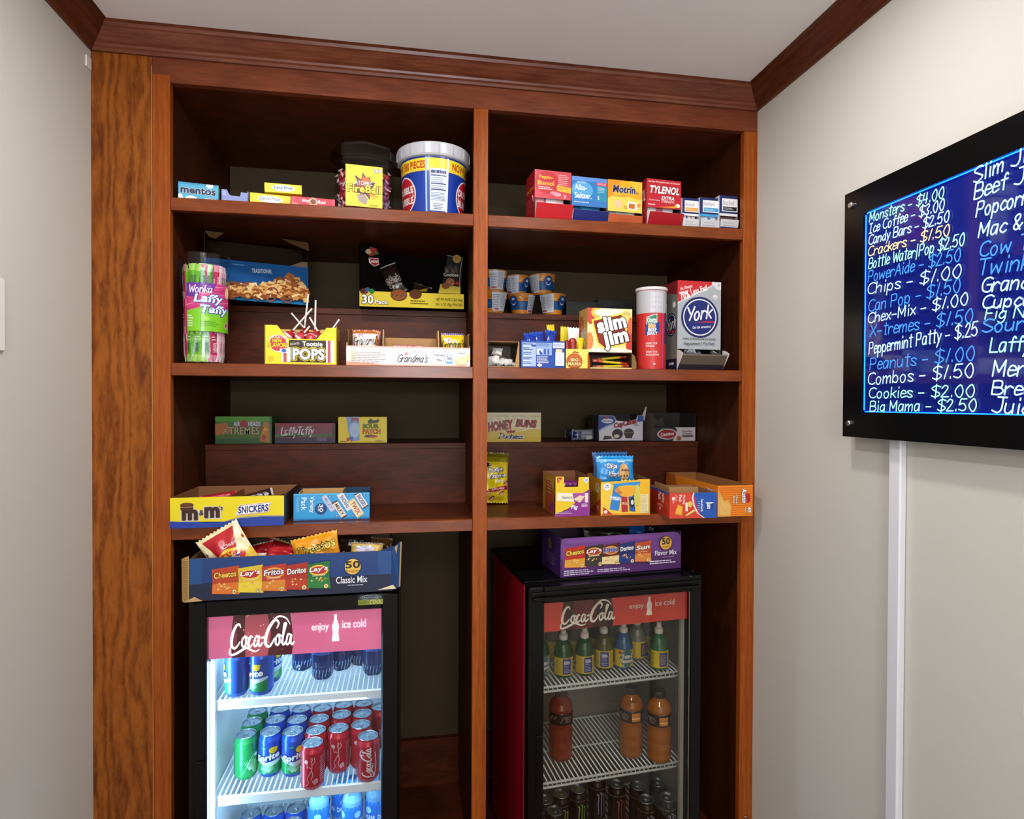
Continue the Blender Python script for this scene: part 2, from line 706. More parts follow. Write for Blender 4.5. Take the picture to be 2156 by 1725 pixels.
# ------------------------------------------------------------------ cartons
class Carton:
    def __init__(s, uL, uR, vT, Y, zb, d, col, YR=None, h=None, top='closed', t=.0022, inner='#9c7850', side=None, back=None,
                 fh=None, base=None, P=None, notch=None, kind='card'):
        if P:
            a, b = Vector(P[0]), Vector(P[1])
        else:
            a, b = atY(uL, vT, Y), atY(uR, vT, YR or Y)
        s.loc = Vector((a.x, a.y, zb))
        s.w = math.hypot(b.x-a.x, b.y-a.y)
        s.rz = math.atan2(b.y-a.y, b.x-a.x)
        s.d = d
        s.h = h if h else a.z-zb
        s.m = M()
        s.kind = kind
        w, H = s.w, s.h
        side = side or col
        back = back or side
        fh = fh if fh else H
        m = s.m
        if top == 'closed':
            m.box((0, 0, 0), (w, d, H), col, bev=.0008)
            if side != col:
                for x, e in ((0, -1), (w, 1)):
                    p = flat(m, (0, d, 0) if x == 0 else (w, 0, 0), (0, e if x else -1, 0), (0, 0, 1), d, H)
                    p.r(0, 0, 1, 1, side)
        else:                                               # tray with walls
            def wall(a, b, out, inn):
                m.box(a, b, inn)
                return out
            m.box((0, 0, 0), (w, d, t), inner)
            m.box((0, d-t, 0), (w, d, H), inner)
            m.box((0, 0, 0), (t, d, H), inner)
            m.box((w-t, 0, 0), (w, d, H), inner)
            if not notch:
                m.box((0, 0, 0), (w, t, fh), inner)
                q = s.front(h=fh); q.l = 0; q.r(0, 0, 1, 1, col)
            else:                                           # front outline given as fractions, walked left to right along the top
                P = [(0, 0)]+list(notch)+[(1, 0)]
                for y in (0, t):
                    for i in range(1, len(P)-2):
                        a, b = P[i], P[i+1]
                        m.poly([(a[0]*w, y, 0), (b[0]*w, y, 0), (b[0]*w, y, b[1]*H), (a[0]*w, y, a[1]*H)], col if y == 0 else inner)
                for i in range(1, len(P)-2):
                    a, b = P[i], P[i+1]
                    m.poly([(a[0]*w, 0, a[1]*H), (b[0]*w, 0, b[1]*H), (b[0]*w, t, b[1]*H), (a[0]*w, t, a[1]*H)], inner)
            for q in (s.left(), s.right()):
                q.l = 0
                q.r(0, 0, 1, 1, side)
            p = flat(m, (w, d, 0), (-1, 0, 0), (0, 0, 1), w, H)
            p.r(0, 0, 1, 1, back)

    def front(s, h=None):
        return s.up2(flat(s.m, (0, 0, 0), (1, 0, 0), (0, 0, 1), s.w, h or s.h, s.kind))

    def up2(s, p):                                          # prints lie above the plain face
        p.l = 3
        return p

    def left(s):
        return s.up2(flat(s.m, (0, s.d, 0), (0, -1, 0), (0, 0, 1), s.d, s.h, s.kind))

    def right(s):
        return s.up2(flat(s.m, (s.w, 0, 0), (0, 1, 0), (0, 0, 1), s.d, s.h, s.kind))

    def topf(s):
        return s.up2(flat(s.m, (0, 0, s.h), (1, 0, 0), (0, 1, 0), s.w, s.d, s.kind))

    def T(s, x, y, z):                                      # a local point to the world
        return s.loc+Matrix.Rotation(s.rz, 3, 'Z') @ Vector((x, y, z))

    def done(s, name, label, cat, group=None):
        s.o = tag(s.m.build(name, None, s.loc, s.rz), label, cat, group)
        return s.o

    def part(s, name, m, loc=(0, 0, 0), rot=(0, 0, 0), label=None):
        o = m.build(name, s.o, loc, rot=rot)
        return tag(o, label)


# ------------------------------------------------------------------ pillow bags and sachets
def bag(name, label, cat, w, h, d, col, loc, rot=(0, 0, 0), prints=None, group=None, cf=None, seal='#dddddd', seed=0, nx=22, nz=26, wr=.15, kind='film', sealf=.07):
    rd = random.Random(seed)
    ph = [rd.uniform(0, 6.28) for _ in range(6)]

    def dep(s, t):
        a = max(0, 1-abs(2*s-1)**2.4)**.55
        tt = min(1, max(0, (t-sealf)/(1-2*sealf)))
        b = max(0, 1-abs(2*tt-1)**2.6)**.6
        wv = 1+wr*(math.sin(9*s+5*t+ph[0])*.5+math.sin(17*s-8*t+ph[1])*.35+math.sin(23*t+6*s+ph[2])*.25)
        return d/2*a*b*wv

    def rip(s, t):
        e = max(0, 1-min(t, 1-t)/.16)
        return d*.09*e*math.sin(s*w/.006+ph[3])*.5 + d*.06*math.sin(3*t+ph[4])

    def wd(t):
        return w*(1-.06*math.sin(PI*t))

    def fr(x, z, l):
        s, t = x/w, z/h
        s, t = min(1, max(0, s)), min(1, max(0, t))
        return Vector(((s-.5)*wd(t), rip(s, t)-dep(s, t)-l-.0013, t*h))
    m = M()
    for side in (1, -1):
        for j in range(nz):
            for i in range(nx):
                P = []
                for a, b in ((i, j), (i+1, j), (i+1, j+1), (i, j+1)):
                    s, t = a/nx, b/nz
                    zig = (.004*(a % 2)) if b in (0, nz) else 0
                    P.append(((s-.5)*wd(t), rip(s, t)-side*dep(s, t)*(1 if side > 0 else .8)-side*.0003, t*h+(zig if b == 0 else -zig)))
                t = (j+.5)/nz
                s = (i+.5)/nx
                c = cf(s, t) if cf else (seal if t < sealf or t > 1-sealf else col)
                m.poly(P, mt(c, kind) if isinstance(c, str) else c, True)
    m.weld()
    if prints:
        prints(Pn(m, fr, w, h, .012, kind))
    return tag(m.build(name, None, loc, rot=rot), label, cat, group)


def bar(name, label, cat, w, h, d, col, loc, rot, prints=None, group=None, cf=None, seed=0, seal=None, nx=18, nz=6):
    """a flow-wrapped bar lying along x, crimped at both ends"""
    rd = random.Random(seed)
    ph = [rd.uniform(0, 6.28) for _ in range(3)]
    m = M()

    def prof(s):
        a = min(s, 1-s)
        return min(1, max(.12, (a-.06)/.07)) if a > .06 else .12
    N = 10
    for i in range(nx):
        for k in range(N):
            P = []
            for a, b in ((i, k), (i+1, k), (i+1, k+1), (i, k+1)):
                s = a/nx
                t = 2*PI*b/N
                q = prof(s)
                hh = h*(1+.12*(1-q))
                P.append(((s-.5)*w, d/2*q*math.copysign(abs(math.cos(t))**.7, math.cos(t))+.0015*math.sin(40*s+ph[0]), hh/2*math.copysign(abs(math.sin(t))**.7, math.sin(t))*(1+.04*math.sin(30*s+ph[1]))))
            c = cf((i+.5)/nx) if cf else (seal if seal and not .08 < (i+.5)/nx < .92 else col)
            m.poly(P, mt(c, 'film'), True)
    m.weld()
    if prints:
        def fn(x, z, l):
            s = x/w
            return Vector(((s-.5)*w, -d/2*prof(min(1, max(0, s)))-.001-l, (z/h-.5)*h*.8))
        prints(Pn(m, fn, w, h, .015, 'film'))
    return tag(m.build(name, None, loc, rot=rot), label, cat, group)

# ================================================================== the room
XL, XR, YF, YB, CEIL = -.763, 1.003, 1.65, 2.2, 2.402
CREAM = plaster('painted_plaster', '#ccc9c0')
SHADED_CREAM = plaster('shaded_cream_paint', '#4d3f2c')  # cream wall behind the shelves, its shade put into the colour
CEILM = plaster('ceiling_paint', '#efeded')
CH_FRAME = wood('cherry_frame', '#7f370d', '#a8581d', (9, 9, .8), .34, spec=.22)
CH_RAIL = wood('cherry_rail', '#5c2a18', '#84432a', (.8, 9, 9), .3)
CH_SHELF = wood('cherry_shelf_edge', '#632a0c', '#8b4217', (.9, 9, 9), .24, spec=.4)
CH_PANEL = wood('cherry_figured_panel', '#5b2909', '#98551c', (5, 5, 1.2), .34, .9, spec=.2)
CH_SHADE = wood('shaded_cherry', '#341608', '#552610', (6, 6, .9), .5, spec=.15)  # same cherry as the frame, darkened for the shade inside the bays
CH_SHADEX = wood('shaded_cherry_flat', '#3c1a0a', '#662d13', (1, 7, 7), .42, spec=.2)  # shelf and step boards, bay shade mixed into the wood colour
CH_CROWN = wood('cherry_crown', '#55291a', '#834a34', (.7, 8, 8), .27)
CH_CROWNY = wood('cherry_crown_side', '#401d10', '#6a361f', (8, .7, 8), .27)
FLOORM = wood('plank_floor', '#4a2a18', '#845436', (.8, 7, 7), .3)

m = M(); m.box((XL-.1, -2.5, 0), (XL, 2.3, CEIL), CREAM); struct(m, 'wall_left')
m = M(); m.box((XR, -2.5, 0), (XR+.1, 2.3, CEIL), CREAM); struct(m, 'wall_right')
m = M(); m.box((XL, YB, 0), (XR, YB+.1, CEIL), SHADED_CREAM); struct(m, 'wall_back')
m = M(); m.box((XL, -2.6, 0), (XR, -2.5, CEIL), CREAM); struct(m, 'wall_front')
m = M(); m.box((XL-.1, -2.6, CEIL), (XR+.1, 2.3, CEIL+.1), CEILM); struct(m, 'ceiling')
m = M(); m.box((XL-.1, -2.6, -.1), (XR+.1, 2.3, 0), FLOORM); struct(m, 'floor')

# crown moulding: profile (out from the wall, down from the ceiling)
CZ = 2.352
PROF = [(0, 0), (.006, 0), (.009, .006), (.014, .009), (.016, .014), (.024, .018), (.036, .028), (.046, .038), (.05, .040), (.053, .047), (.06, .049), (.062, .0495), (0, .0495)]


def crown(name, p0, p1, out, e0, e1, mat):
    """p0,p1 on the wall line; out = direction into the room; e0/e1 = mitre at each end"""
    m = M()
    p0, p1, out = Vector(p0), Vector(p1), Vector(out)
    d = (p1-p0).normalized()
    A = [p0+out*o+d*(o*e0)+Vector((0, 0, CZ+z)) for o, z in PROF]
    B = [p1+out*o-d*(o*e1)+Vector((0, 0, CZ+z)) for o, z in PROF]
    for i in range(len(PROF)-1):
        m.poly((A[i], A[i+1], B[i+1], B[i]), mat)
    m.poly(A, mat)
    m.poly(B, mat)
    return struct(m, name)


crown('trim_1', (XL, YF, 0), (XR, YF, 0), (0, -1, 0), 1, 1, CH_CROWN)
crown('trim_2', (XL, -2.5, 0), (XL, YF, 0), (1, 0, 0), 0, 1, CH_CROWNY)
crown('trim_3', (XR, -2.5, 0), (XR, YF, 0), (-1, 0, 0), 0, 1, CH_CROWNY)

# ================================================================== the built-in bookcase
S1, S2, S3, TH = 2.009, 1.597, 1.184, .032
R2, R3, RY = 1.787, 1.373, 1.937
X0, X1, X2, X3 = -.584, .173, .212, .961                   # clear openings
BK = empty('built_in_shelving', (XL, YF, 0), 0, 'wall-to-wall cherry wood shelving unit built into the end of the room', 'shelving unit')
BO = Vector((XL, YF, 0))


def bpart(m, name, label=None, parent=None):
    m.v = [tuple(Vector(p)-BO) for p in m.v]
    o = m.build(name, parent or BK)
    return tag(o, label)


m = M(); m.box((XL, YF, 0), (-.6255, YF+.02, CZ), CH_PANEL, bev=.0008); fp_ = bpart(m, 'filler_panel', 'wide figured cherry filler panel')
m = M(); m.box((-.6268, YF-.0004, 0), (-.6254, YF+.01, 2.33), mt('#b98850', 'matte')); bpart(m, 'edge_highlight', 'pale bare edge strip', fp_)  # highlight along the panel's edge, built as a pale strip
m = M(); m.box((-.6245, YF-.001, 0), (X0, YF+.02, 2.310), CH_FRAME, bev=.001); bpart(m, 'stile')
m = M(); m.box((X1, YF-.001, .14), (X2, YF+.02, 2.292), CH_FRAME, bev=.001); bpart(m, 'stile')
m = M(); m.box((X3, YF-.001, 0), (XR, YF+.02, 2.292), CH_FRAME, bev=.001); bpart(m, 'stile')
m = M(); m.box((-.6245, YF, 2.292), (XR, YF+.02, CZ), CH_RAIL, bev=.0006); bpart(m, 'top_rail')
m = M(); m.box((X0, YF, .0), (X3, YF+.02, .14), CH_RAIL); bpart(m, 'toe_board')
q = atY(1570, 1722, YF-.004)
m = M(); m.lathe([(0, .006), (.004, .0055), (.006, .003), (.0055, 0), (.003, -.003)], mt('#b98a70', 'metal'), 14, T=Matrix.Translation((q.x, YF-.0015, q.z)) @ Matrix.Rotation(PI/2, 4, 'X')); bpart(m, 'stop_peg', 'small metal peg low on the end stile')
m = M(); m.box((-.606, YF+.02, 0), (-.592, YB-.001, 2.31), CH_SHADE); bpart(m, 'side_panel')
m = M(); m.box((X3+.008, YF+.02, 0), (X3+.022, YB-.001, 2.31), CH_SHADE); bpart(m, 'side_panel')
m = M(); m.box((X1+.008, YF+.02, .14), (X2-.008, YB-.001, 2.292), CH_SHADE); bpart(m, 'divider_panel')
m = M(); m.box((-.592, YF+.02, 2.292), (X3+.008, YB-.001, 2.31), CH_SHADEX); bpart(m, 'top_panel')
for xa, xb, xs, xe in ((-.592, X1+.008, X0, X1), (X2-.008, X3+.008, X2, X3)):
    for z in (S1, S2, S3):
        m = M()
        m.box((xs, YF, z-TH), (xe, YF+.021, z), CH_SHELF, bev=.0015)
        m.box((xa, YF+.02, z-TH+.006), (xb, YB-.001, z), CH_SHADEX)
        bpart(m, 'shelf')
    m = M(); m.box((xa, YF+.02, .12), (xb, YB-.001, .14), CH_SHADEX); bpart(m, 'bottom_panel')
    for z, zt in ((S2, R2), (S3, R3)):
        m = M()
        m.box((xa, RY+.006, z), (xb, RY+.02, zt-.018), CH_SHADEX)
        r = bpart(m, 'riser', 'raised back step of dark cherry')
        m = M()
        m.box((xa, RY, zt-.018), (xb, YB-.001, zt), CH_SHADEX, bev=.001)
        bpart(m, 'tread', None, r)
    m = M(); m.box((xa, YB-.02, .14), (xb, YB-.001, .305), CH_SHADEX); bpart(m, 'back_rail')

# ================================================================== small wall fittings
m = M()
m.box((XL, 1.2, 1.594), (XL+.006, 1.315, 1.732), mt('#e6e4e0', 'plastic'), bev=.002)
sw = tag(m.build('light_switch', None), 'white switch plate on the pale side wall, cut by the picture edge', 'light switch')
m = M(); m.box((XL+.006, 1.245, 1.645), (XL+.012, 1.27, 1.69), mt('#dcdad6', 'plastic'), bev=.002); m.build('rocker', sw)
m = M()
P = atX(184, 131, XL)
m.box((XL, P.y-.012, P.z-.014), (XL+.004, P.y+.012, P.z+.014), mt('#e9e6e0', 'matte'), bev=.0015)
tag(m.build('adhesive_pad', None), 'tiny white pad stuck to the wall just under the crown moulding', 'adhesive pad')
m = M()
m.box((XR-.016, 1.094, 0), (XR, 1.126, 1.46), mt('#dfe0e6', 'plastic'), bev=.003)
tag(m.build('cable_raceway', None), 'white plastic cable channel running down the wall below the menu board', 'cable channel')

# ================================================================== the lit menu board
BXF, BYL, BYR, BZ0, BZ1 = .963, 1.232, .36, 1.428, 1.968     # front face x, left / right end, bottom, top
board = empty('menu_board', (BXF, BYL, BZ0), 0, 'black-framed glowing board with handwritten snack prices on the side wall', 'menu board')
BW, BH = BYL-BYR, BZ1-BZ0
BL = Vector((BXF, BYL, BZ0))


def brd(x, y, z):                                          # x along the board, y out of the wall, z up
    return Vector((-y, -x, z))


def bbox(m, a, b, mat, bev=0):
    p, q = brd(*a), brd(*b)
    m.box(tuple(min(i, j) for i, j in zip(p, q)), tuple(max(i, j) for i, j in zip(p, q)), mat, bev=bev)


ix0, ix1, iz0, iz1 = .057, BW-.057, .055, BH-.058           # writing window
BLK = mt('#0a0b0d', 'black')
m = M()
for a, b in (((0, -.022, 0), (ix0, 0, BH)), ((ix1, -.022, 0), (BW, 0, BH)), ((ix0, -.022, 0), (ix1, 0, iz0)), ((ix0, -.022, iz1), (ix1, 0, BH))):
    bbox(m, a, b, BLK)
m.build('frame', board)
m = M()
bbox(m, (ix0-.002, -.022, iz0-.002), (ix1+.002, -.0066, iz1+.002), mt('#0f2080', 'matte'))
bbox(m, (.03, -.04, .04), (BW-.03, -.022, BH-.04), mt('#14151a', 'plastic'))
m.build('backing', board)
m = M()                                                     # LED strip let into the frame's inner edge
e = mt('#1468ff', 'emit', 7)
bbox(m, (ix0+.0002, -.0064, iz0+.004), (ix0+.0022, -.0052, iz1-.004), e)
bbox(m, (ix0+.004, -.0064, iz1-.0022), (ix1-.004, -.0052, iz1-.0002), e)
bbox(m, (ix0+.004, -.0064, iz0+.0002), (ix1-.004, -.0052, iz0+.0022), e)
m.build('light_strip', board)
m = M()
bbox(m, (ix0, -.005, iz0), (ix1, -.002, iz1), mt('#f4f8ff', 'clear'))
o = flat(m, brd(0, -.0018, 0), brd(1, 0, 0), (0, 0, 1), BW, BH, 'emit')


def wpx(u, v):
    q = atX(u, v, BXF)
    return BYL-q.y, q.z-BZ0


W_, B_, Y_, G_ = ('#c8f4ff', 1.5), ('#4da4ff', 1.2), ('#ffe9a8', 1.4), ('#b4ffe2', 1.4)
TEXT = [('Monsters - $4.00', 1829, 468, 1985, 415, 26, G_), ('Ice Coffee - $3.00', 1828, 492, 1986, 440, 26, W_),
        ('Candy Bars - $2.50', 1827, 516, 1996, 465, 26, W_), ('Crackers - $1.50', 1826, 540, 1997, 494, 26, Y_),
        ('Bottle Water/Pop $2.50', 1827, 566, 2028, 515, 28, G_), ('PowerAide - $2.50', 1826, 594, 2020, 548, 30, B_),
        ('Chips - $1.00', 1825, 620, 2022, 582, 30, W_), ('Can Pop - $1.50', 1827, 657, 2020, 613, 32, B_),
        ('Chex-Mix - $1.00', 1826, 681, 2036, 640, 28, W_), ('X-tremes - $1.50', 1830, 709, 2046, 678, 32, B_),
        ('Peppermint Patty - $.25', 1828, 746, 2056, 706, 32, W_), ('Peanuts - $1.00', 1830, 779, 2050, 757, 32, B_),
        ('Combos - $1.50', 1826, 810, 2048, 793, 32, W_), ('Cookies - $2.00', 1828, 838, 2050, 835, 28, G_),
        ('Big Mama - $2.50', 1830, 866, 2054, 865, 28, G_),
        ('Slim Jims', 2048, 386, 2205, 320, 42, W_), ('Beef Jerky', 2049, 420, 2230, 358, 42, W_), ('Popcorn', 2053, 457, 2163, 428, 40, W_),
        ('Mac & Cheese', 2058, 500, 2290, 452, 40, W_), ('Cow Tails', 2060, 541, 2230, 512, 40, B_), ('Twinkies', 2056, 580, 2220, 560, 44, B_),
        ('Grandmas', 2064, 616, 2240, 600, 40, W_), ('Cupcakes', 2066, 650, 2230, 638, 36, W_), ('Fig Newtons', 2072, 672, 2290, 662, 32, G_),
        ('Sour', 2066, 700, 2152, 694, 36, B_), ('Laffy', 2082, 742, 2166, 738, 40, G_), ('Mentos', 2088, 792, 2230, 792, 44, W_),
        ('Bread', 2086, 830, 2200, 834, 38, W_), ('Juice', 2086, 868, 2185, 876, 44, W_)]
for txt, ua, va, ub, vb, hp, (c, es) in TEXT:
    xa, za = wpx(ua, va)
    xb, zb_ = wpx(ub, vb)
    xb = min(xb, ix1-.01)
    _, zc = wpx(ua, va-hp)
    o.es = es
    L_ = math.hypot(xb-xa, zb_-za)
    o.l = 0
    o.script(txt, xa/BW, za/BH, (xa+L_)/BW, (za+(zc-za)*.74)/BH, .0023 if hp < 35 else .0027, c, sh=.12, rot=math.degrees(math.atan2(zb_-za, xb-xa)))
m.build('writing_sheet', board)
for x, z in ((.023, BH-.030), (.023, .03), (BW-.023, .03), (BW-.023, BH-.03)):
    m = M()
    T = Matrix.Translation(brd(x, 0, z)) @ Matrix.Rotation(-PI/2, 4, 'Y')
    m.lathe([(0, .007), (.005, .007), (.0065, .0055), (.0068, .001), (.0068, 0)], mt('#d8d8d8', 'metal'), 16, T=T)
    m.build('screw', board)

S1, S2, S3, R2, R3 = (z+.0005 for z in (S1, S2, S3, R2, R3))   # things stand a hair above the boards

# ================================================================== the two drinks coolers
WHITE = mt('#dfe6ea', 'enamel')
BLACK = mt('#0b0b0c', 'black')


def bottle_shape(p, cx, y0, H, W, c):                       # silhouette of the contour bottle printed on the header, metres
    prof = [(0, .5), (.03, .52), (.12, .5), (.3, .38), (.42, .44), (.55, .5), (.64, .42), (.8, .2), (.9, .15), (.93, .19), (1, .19)]
    T = []
    for (t0, r0), (t1, r1) in zip(prof[:-1], prof[1:]):
        a, b = (cx-r0*W, y0+t0*H), (cx+r0*W, y0+t0*H)
        d, e = (cx-r1*W, y0+t1*H), (cx+r1*W, y0+t1*H)
        T += [(a, b, e), (a, e, d)]
    p.tris(T, c)


def cola_script(p, x0, y0, W, H, c, k=1.):
    """the flowing white cola lettering, metres"""
    def S(pts, wd, tp=None):
        return p.ribbon([(x0+x/100*W, y0+y/40*H) for x, y in smooth_path(pts, 6)], wd*W*k, c, tp)
    f = lambda t: .45+.9*math.sin(PI*min(1, max(0, t)))
    T = []
    T += S([(17, 29), (15, 33), (11, 32), (6, 25), (3, 15), (3, 8), (7, 4), (12, 7), (16, 12)], .034, f)
    T += S([(4, 8), (0, 2), (1, -3), (8, -3), (18, 1), (26, 4), (33, 1), (40, -1), (46, 1)], .03, f)
    for ox in (19, 52+20):
        T += S([(ox+5, 18), (ox+1, 15), (ox, 8), (ox+3, 5), (ox+6, 9), (ox+6, 15), (ox+4, 18), (ox+9, 16)], .03)
    T += S([(36, 16), (33, 18), (30, 13), (29, 7), (32, 5), (36, 9)], .032, f)
    T += S([(45, 16), (42, 18), (39, 13), (38, 7), (40, 5), (43, 8), (46, 17)], .03)
    T += S([(46, 17), (45, 8), (47, 5), (51, 9)], .03)
    T += S([(50, 15), (55, 16)], .035)
    T += S([(74, 26), (77, 32), (73, 36), (67, 33), (60, 24), (56, 13), (57, 6), (62, 4), (67, 9), (70, 14)], .038, f)
    T += S([(60, 24), (66, 33), (76, 40), (88, 38), (95, 30)], .022, f)
    T += S([(81, 8), (87, 25), (89, 31), (86, 31), (84, 20), (83, 8), (85, 5), (88, 9)], .028)
    T += S([(96, 17), (92, 18), (90, 13), (89, 7), (91, 5), (94, 8), (97, 17), (96, 8), (98, 5), (101, 8)], .03)
    p.tris(T, c)


def cooler(label, P, w, rz, ztop, glass, shelves, lit, hz):
    """local frame: x along the front, y back from the door's face, z from the foot; glass=(x0,x1,z0,z1)"""
    zb = .1405
    H = ztop-zb
    D = .47 if rz == 0 else .42
    R = empty('drinks_cooler', (P[0], P[1], zb), rz, label, 'cooler')
    gx0, gx1, gz0, gz1 = glass[0], glass[1], glass[2]-zb, glass[3]-zb
    dt = .042                                               # door thickness
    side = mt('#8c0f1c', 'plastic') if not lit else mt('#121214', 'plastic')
    t = .022
    m = M()                                                 # cabinet shell
    m.box((0, dt+.004, .03), (t, D, H), side, bev=.003)
    m.box((w-t, dt+.004, .03), (w, D, H), side, bev=.003)
    m.box((t, dt+.004, H-.05), (w-t, D, H), BLACK, bev=.003)
    m.box((-.0012, dt+.003, H-.006), (w+.0012, D, H+.004), BLACK, bev=.001)
    m.box((t, D-.02, .03), (w-t, D, H-.05), side)
    m.box((t, dt+.004, .026), (w-t, D-.02, .0315), BLACK)
    for x in (.04, w-.08):
        for y in (.08, D-.08):
            m.box((x, y, 0), (x+.04, y+.04, .03), BLACK)
    m.build('body', R)
    lx0, lx1 = gx0-.012, gx1+.020
    lz1 = H-.055
    m = M()                                                 # white liner; grey in the unlit cooler to carry its shade
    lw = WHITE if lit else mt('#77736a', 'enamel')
    ly0, ly1 = dt+.008, D-.03
    m.box((t+.0005, ly0, .032), (lx0, ly1, lz1), lw)
    m.box((lx1, ly0, .032), (w-t-.0005, ly1, lz1), lw)
    m.box((lx0, ly1-.004, .032), (lx1, ly1, lz1), lw)
    m.box((lx0, ly0, lz1-.004), (lx1, ly1, lz1), lw)
    m.box((lx0, ly0, .032), (lx1, ly1, .036), lw)
    for k in range(14):                                     # moulded lines of the back wall
        z = .15+k*.045
        if z < lz1-.03:
            m.box((lx0+.05, ly1-.0055, z), (lx1-.05, ly1-.004, z+.012), lw)
    m.build('liner', R)
    m = M()                                                 # door frame
    m.box((0, 0, .03), (gx0, dt, H), BLACK, bev=.004)
    m.box((gx1, 0, .03), (w, dt, H), BLACK, bev=.004)
    m.box((gx0-.001, .0005, gz1), (gx1+.001, dt, H-.0005), BLACK, bev=.002)
    m.box((gx0-.001, .0005, .0305), (gx1+.001, dt, gz0), BLACK, bev=.002)
    if not lit:                                             # ridges of the glossy top edge
        m.box((.004, -.006, H-.02), (w-.004, .0, H-.012), BLACK, bev=.0015)
        m.box((.01, -.010, H-.034), (w-.01, .0, H-.026), BLACK, bev=.0015)
    door = m.build('door', R)
    g = mt('#8a9096', 'plastic')
    m = M()
    if lit:
        m.box((gx0+.001, dt-.012, gz0), (gx0+.011, dt-.001, gz1-.004), mt('#d4e6f2', 'enamel'))
    else:
        m.box((gx1-.012, dt-.012, gz0), (gx1-.001, dt-.001, gz1), mt('#8f8d88', 'enamel'))
        m.box((gx1-.003, .001, gz0), (gx1-.0005, .004, gz1), mt('#a8a49c', 'metal'))
    m.build('gasket', door)
    m = M()
    m.poly([(gx0-.0005, .012, gz0-.0005), (gx1+.0005, .012, gz0-.0005), (gx1+.0005, .012, gz1+.0005), (gx0-.0005, .012, gz1+.0005)], mt('#f6f8f8' if lit else '#f2efe8', 'pane'))
    m.build('glass', door)
    m = M()                                                 # grip recessed in the door's edge
    m.box((gx0-.022, -.006, gz0+.26-zb*0), (gx0-.004, .001, gz0+.42), BLACK, bev=.002)
    m.build('handle', door)
    # header sign behind the glass
    m = M()
    hw, hh = gx1-gx0, gz1-(hz-zb)
    m.box((gx0, .018, hz-zb), (gx1, .0195, gz1), mt('#d98a9a' if lit else '#a8241f', 'plastic'))
    p = flat(m, (gx0, .018, hz-zb), (1, 0, 0), (0, 0, 1), hw, hh, 'lit' if lit else 'card')
    p.es = .3
    red, wht, drk = ('#dc6c96', '#ffffff', '#4a1420') if lit else ('#bc3a2e', '#d9d2c8', '#2c0e0c')
    p.r(0, 0, 1, 1, red)
    a, b = (.13, .47)
    p.g([(a+.01, 1), (a, .7), (a-.005, .3), (a, 0), (b, 0), (b+.008, .3), (b, .7), (b-.012, 1)], drk)
    p.g([(a+.075, 1), (a+.07, .5), (a+.075, 0), (a+.20, 0), (a+.22, .5), (a+.2, 1)], '#b2505c' if lit else '#5a1712')
    p.g([(a+.012, .9), (a+.03, .5), (a+.02, .1), (a+.012, .1), (a+.004, .5)], '#7c3944' if lit else '#4a1814')
    p.es = .85
    rd = random.Random(3)
    for k in range(16):
        p.c(rd.uniform(a+.02, b-.02), rd.uniform(.05, .95), rd.uniform(.0008, .0018), '#e7a4ae' if lit else '#8a4a40', 8)
    cola_script(p, (a-.012)*hw, .14*hh, .36*hw, .75*hh, wht, .95)
    p.t('enjoy', .585, .47, .685, .68, wht, b=.005)
    p.t('ice cold', .765, .54, .905, .73, wht, b=.005)
    bottle_shape(p, .725*hw, .25*hh, .62*hh, .040*hw, wht)
    m.build('header_sign', door)
    if lit:                                                 # maker's badge
        m = M()
        bz = gz1+.012
        m.box((gx1-.058, -.001, bz), (gx1+.004, .0, bz+.026), mt('#15202c', 'plastic'))
        p = flat(m, (gx1-.058, -.001, bz), (1, 0, 0), (0, 0, 1), .062, .026)
        p.r(0, 0, 1, .52, '#7f8a2a')
        p.e(.5, .72, .42, .24, '#9aa4ae')
        p.e(.5, .72, .4, .2, '#1a2733')
        p.t('FRIGOGLASS', .18, .62, .82, .82, '#b6bec6', b=0)
        p.t('ECO', .06, .1, .36, .44, '#4a5a20', b=.01)
        p.t('COOL', .46, .08, .97, .46, '#d5d890', b=.01, sh=.2)
        m.build('badge', door)
        m = M()
        m.box((gx0+.002, .022, gz0+.02), (gx0+.005, .03, gz1-.12), mt('#a8dcff', 'emit', 12))
        m.build('light_tube', R)
    for z in shelves:
        m = M()
        z -= zb
        y0, y1 = .066, ly1-.012
        if lit:
            m.box((lx0+.003, y0, z-.026), (lx1-.003, y0+.008, z), WHITE, bev=.003)
        else:
            m.tube([(lx0+.003, y0+.003, z-.0035), (lx1-.003, y0+.003, z-.0035)], .0035, WHITE)
            m.tube([(lx0+.003, y0+.004, z-.016), (lx1-.003, y0+.004, z-.016)], .0035, WHITE)
        n = int((lx1-lx0)/.0135)
        for k in range(n+1):
            x = lx0+.006+(lx1-lx0-.012)*k/n
            m.tube([(x, y1, z-.0022), (x, y0+.003, z-.0022)]+([] if lit else [(x, y0+.003, z-.016)]), .0021, WHITE, 6)
        m.tube([(lx0+.003, y1, z-.004), (lx1-.003, y1, z-.004)], .003, WHITE)
        m.tube([(lx0+.003, (y0+y1)/2, z-.0055), (lx1-.003, (y0+y1)/2, z-.0055)], .0025, WHITE)
        for x in (lx0+.003, lx1-.003):
            m.tube([(x, y0+.004, z-.004), (x, y1, z-.004)], .003, WHITE)
        m.build('wire_shelf', R)
    return R


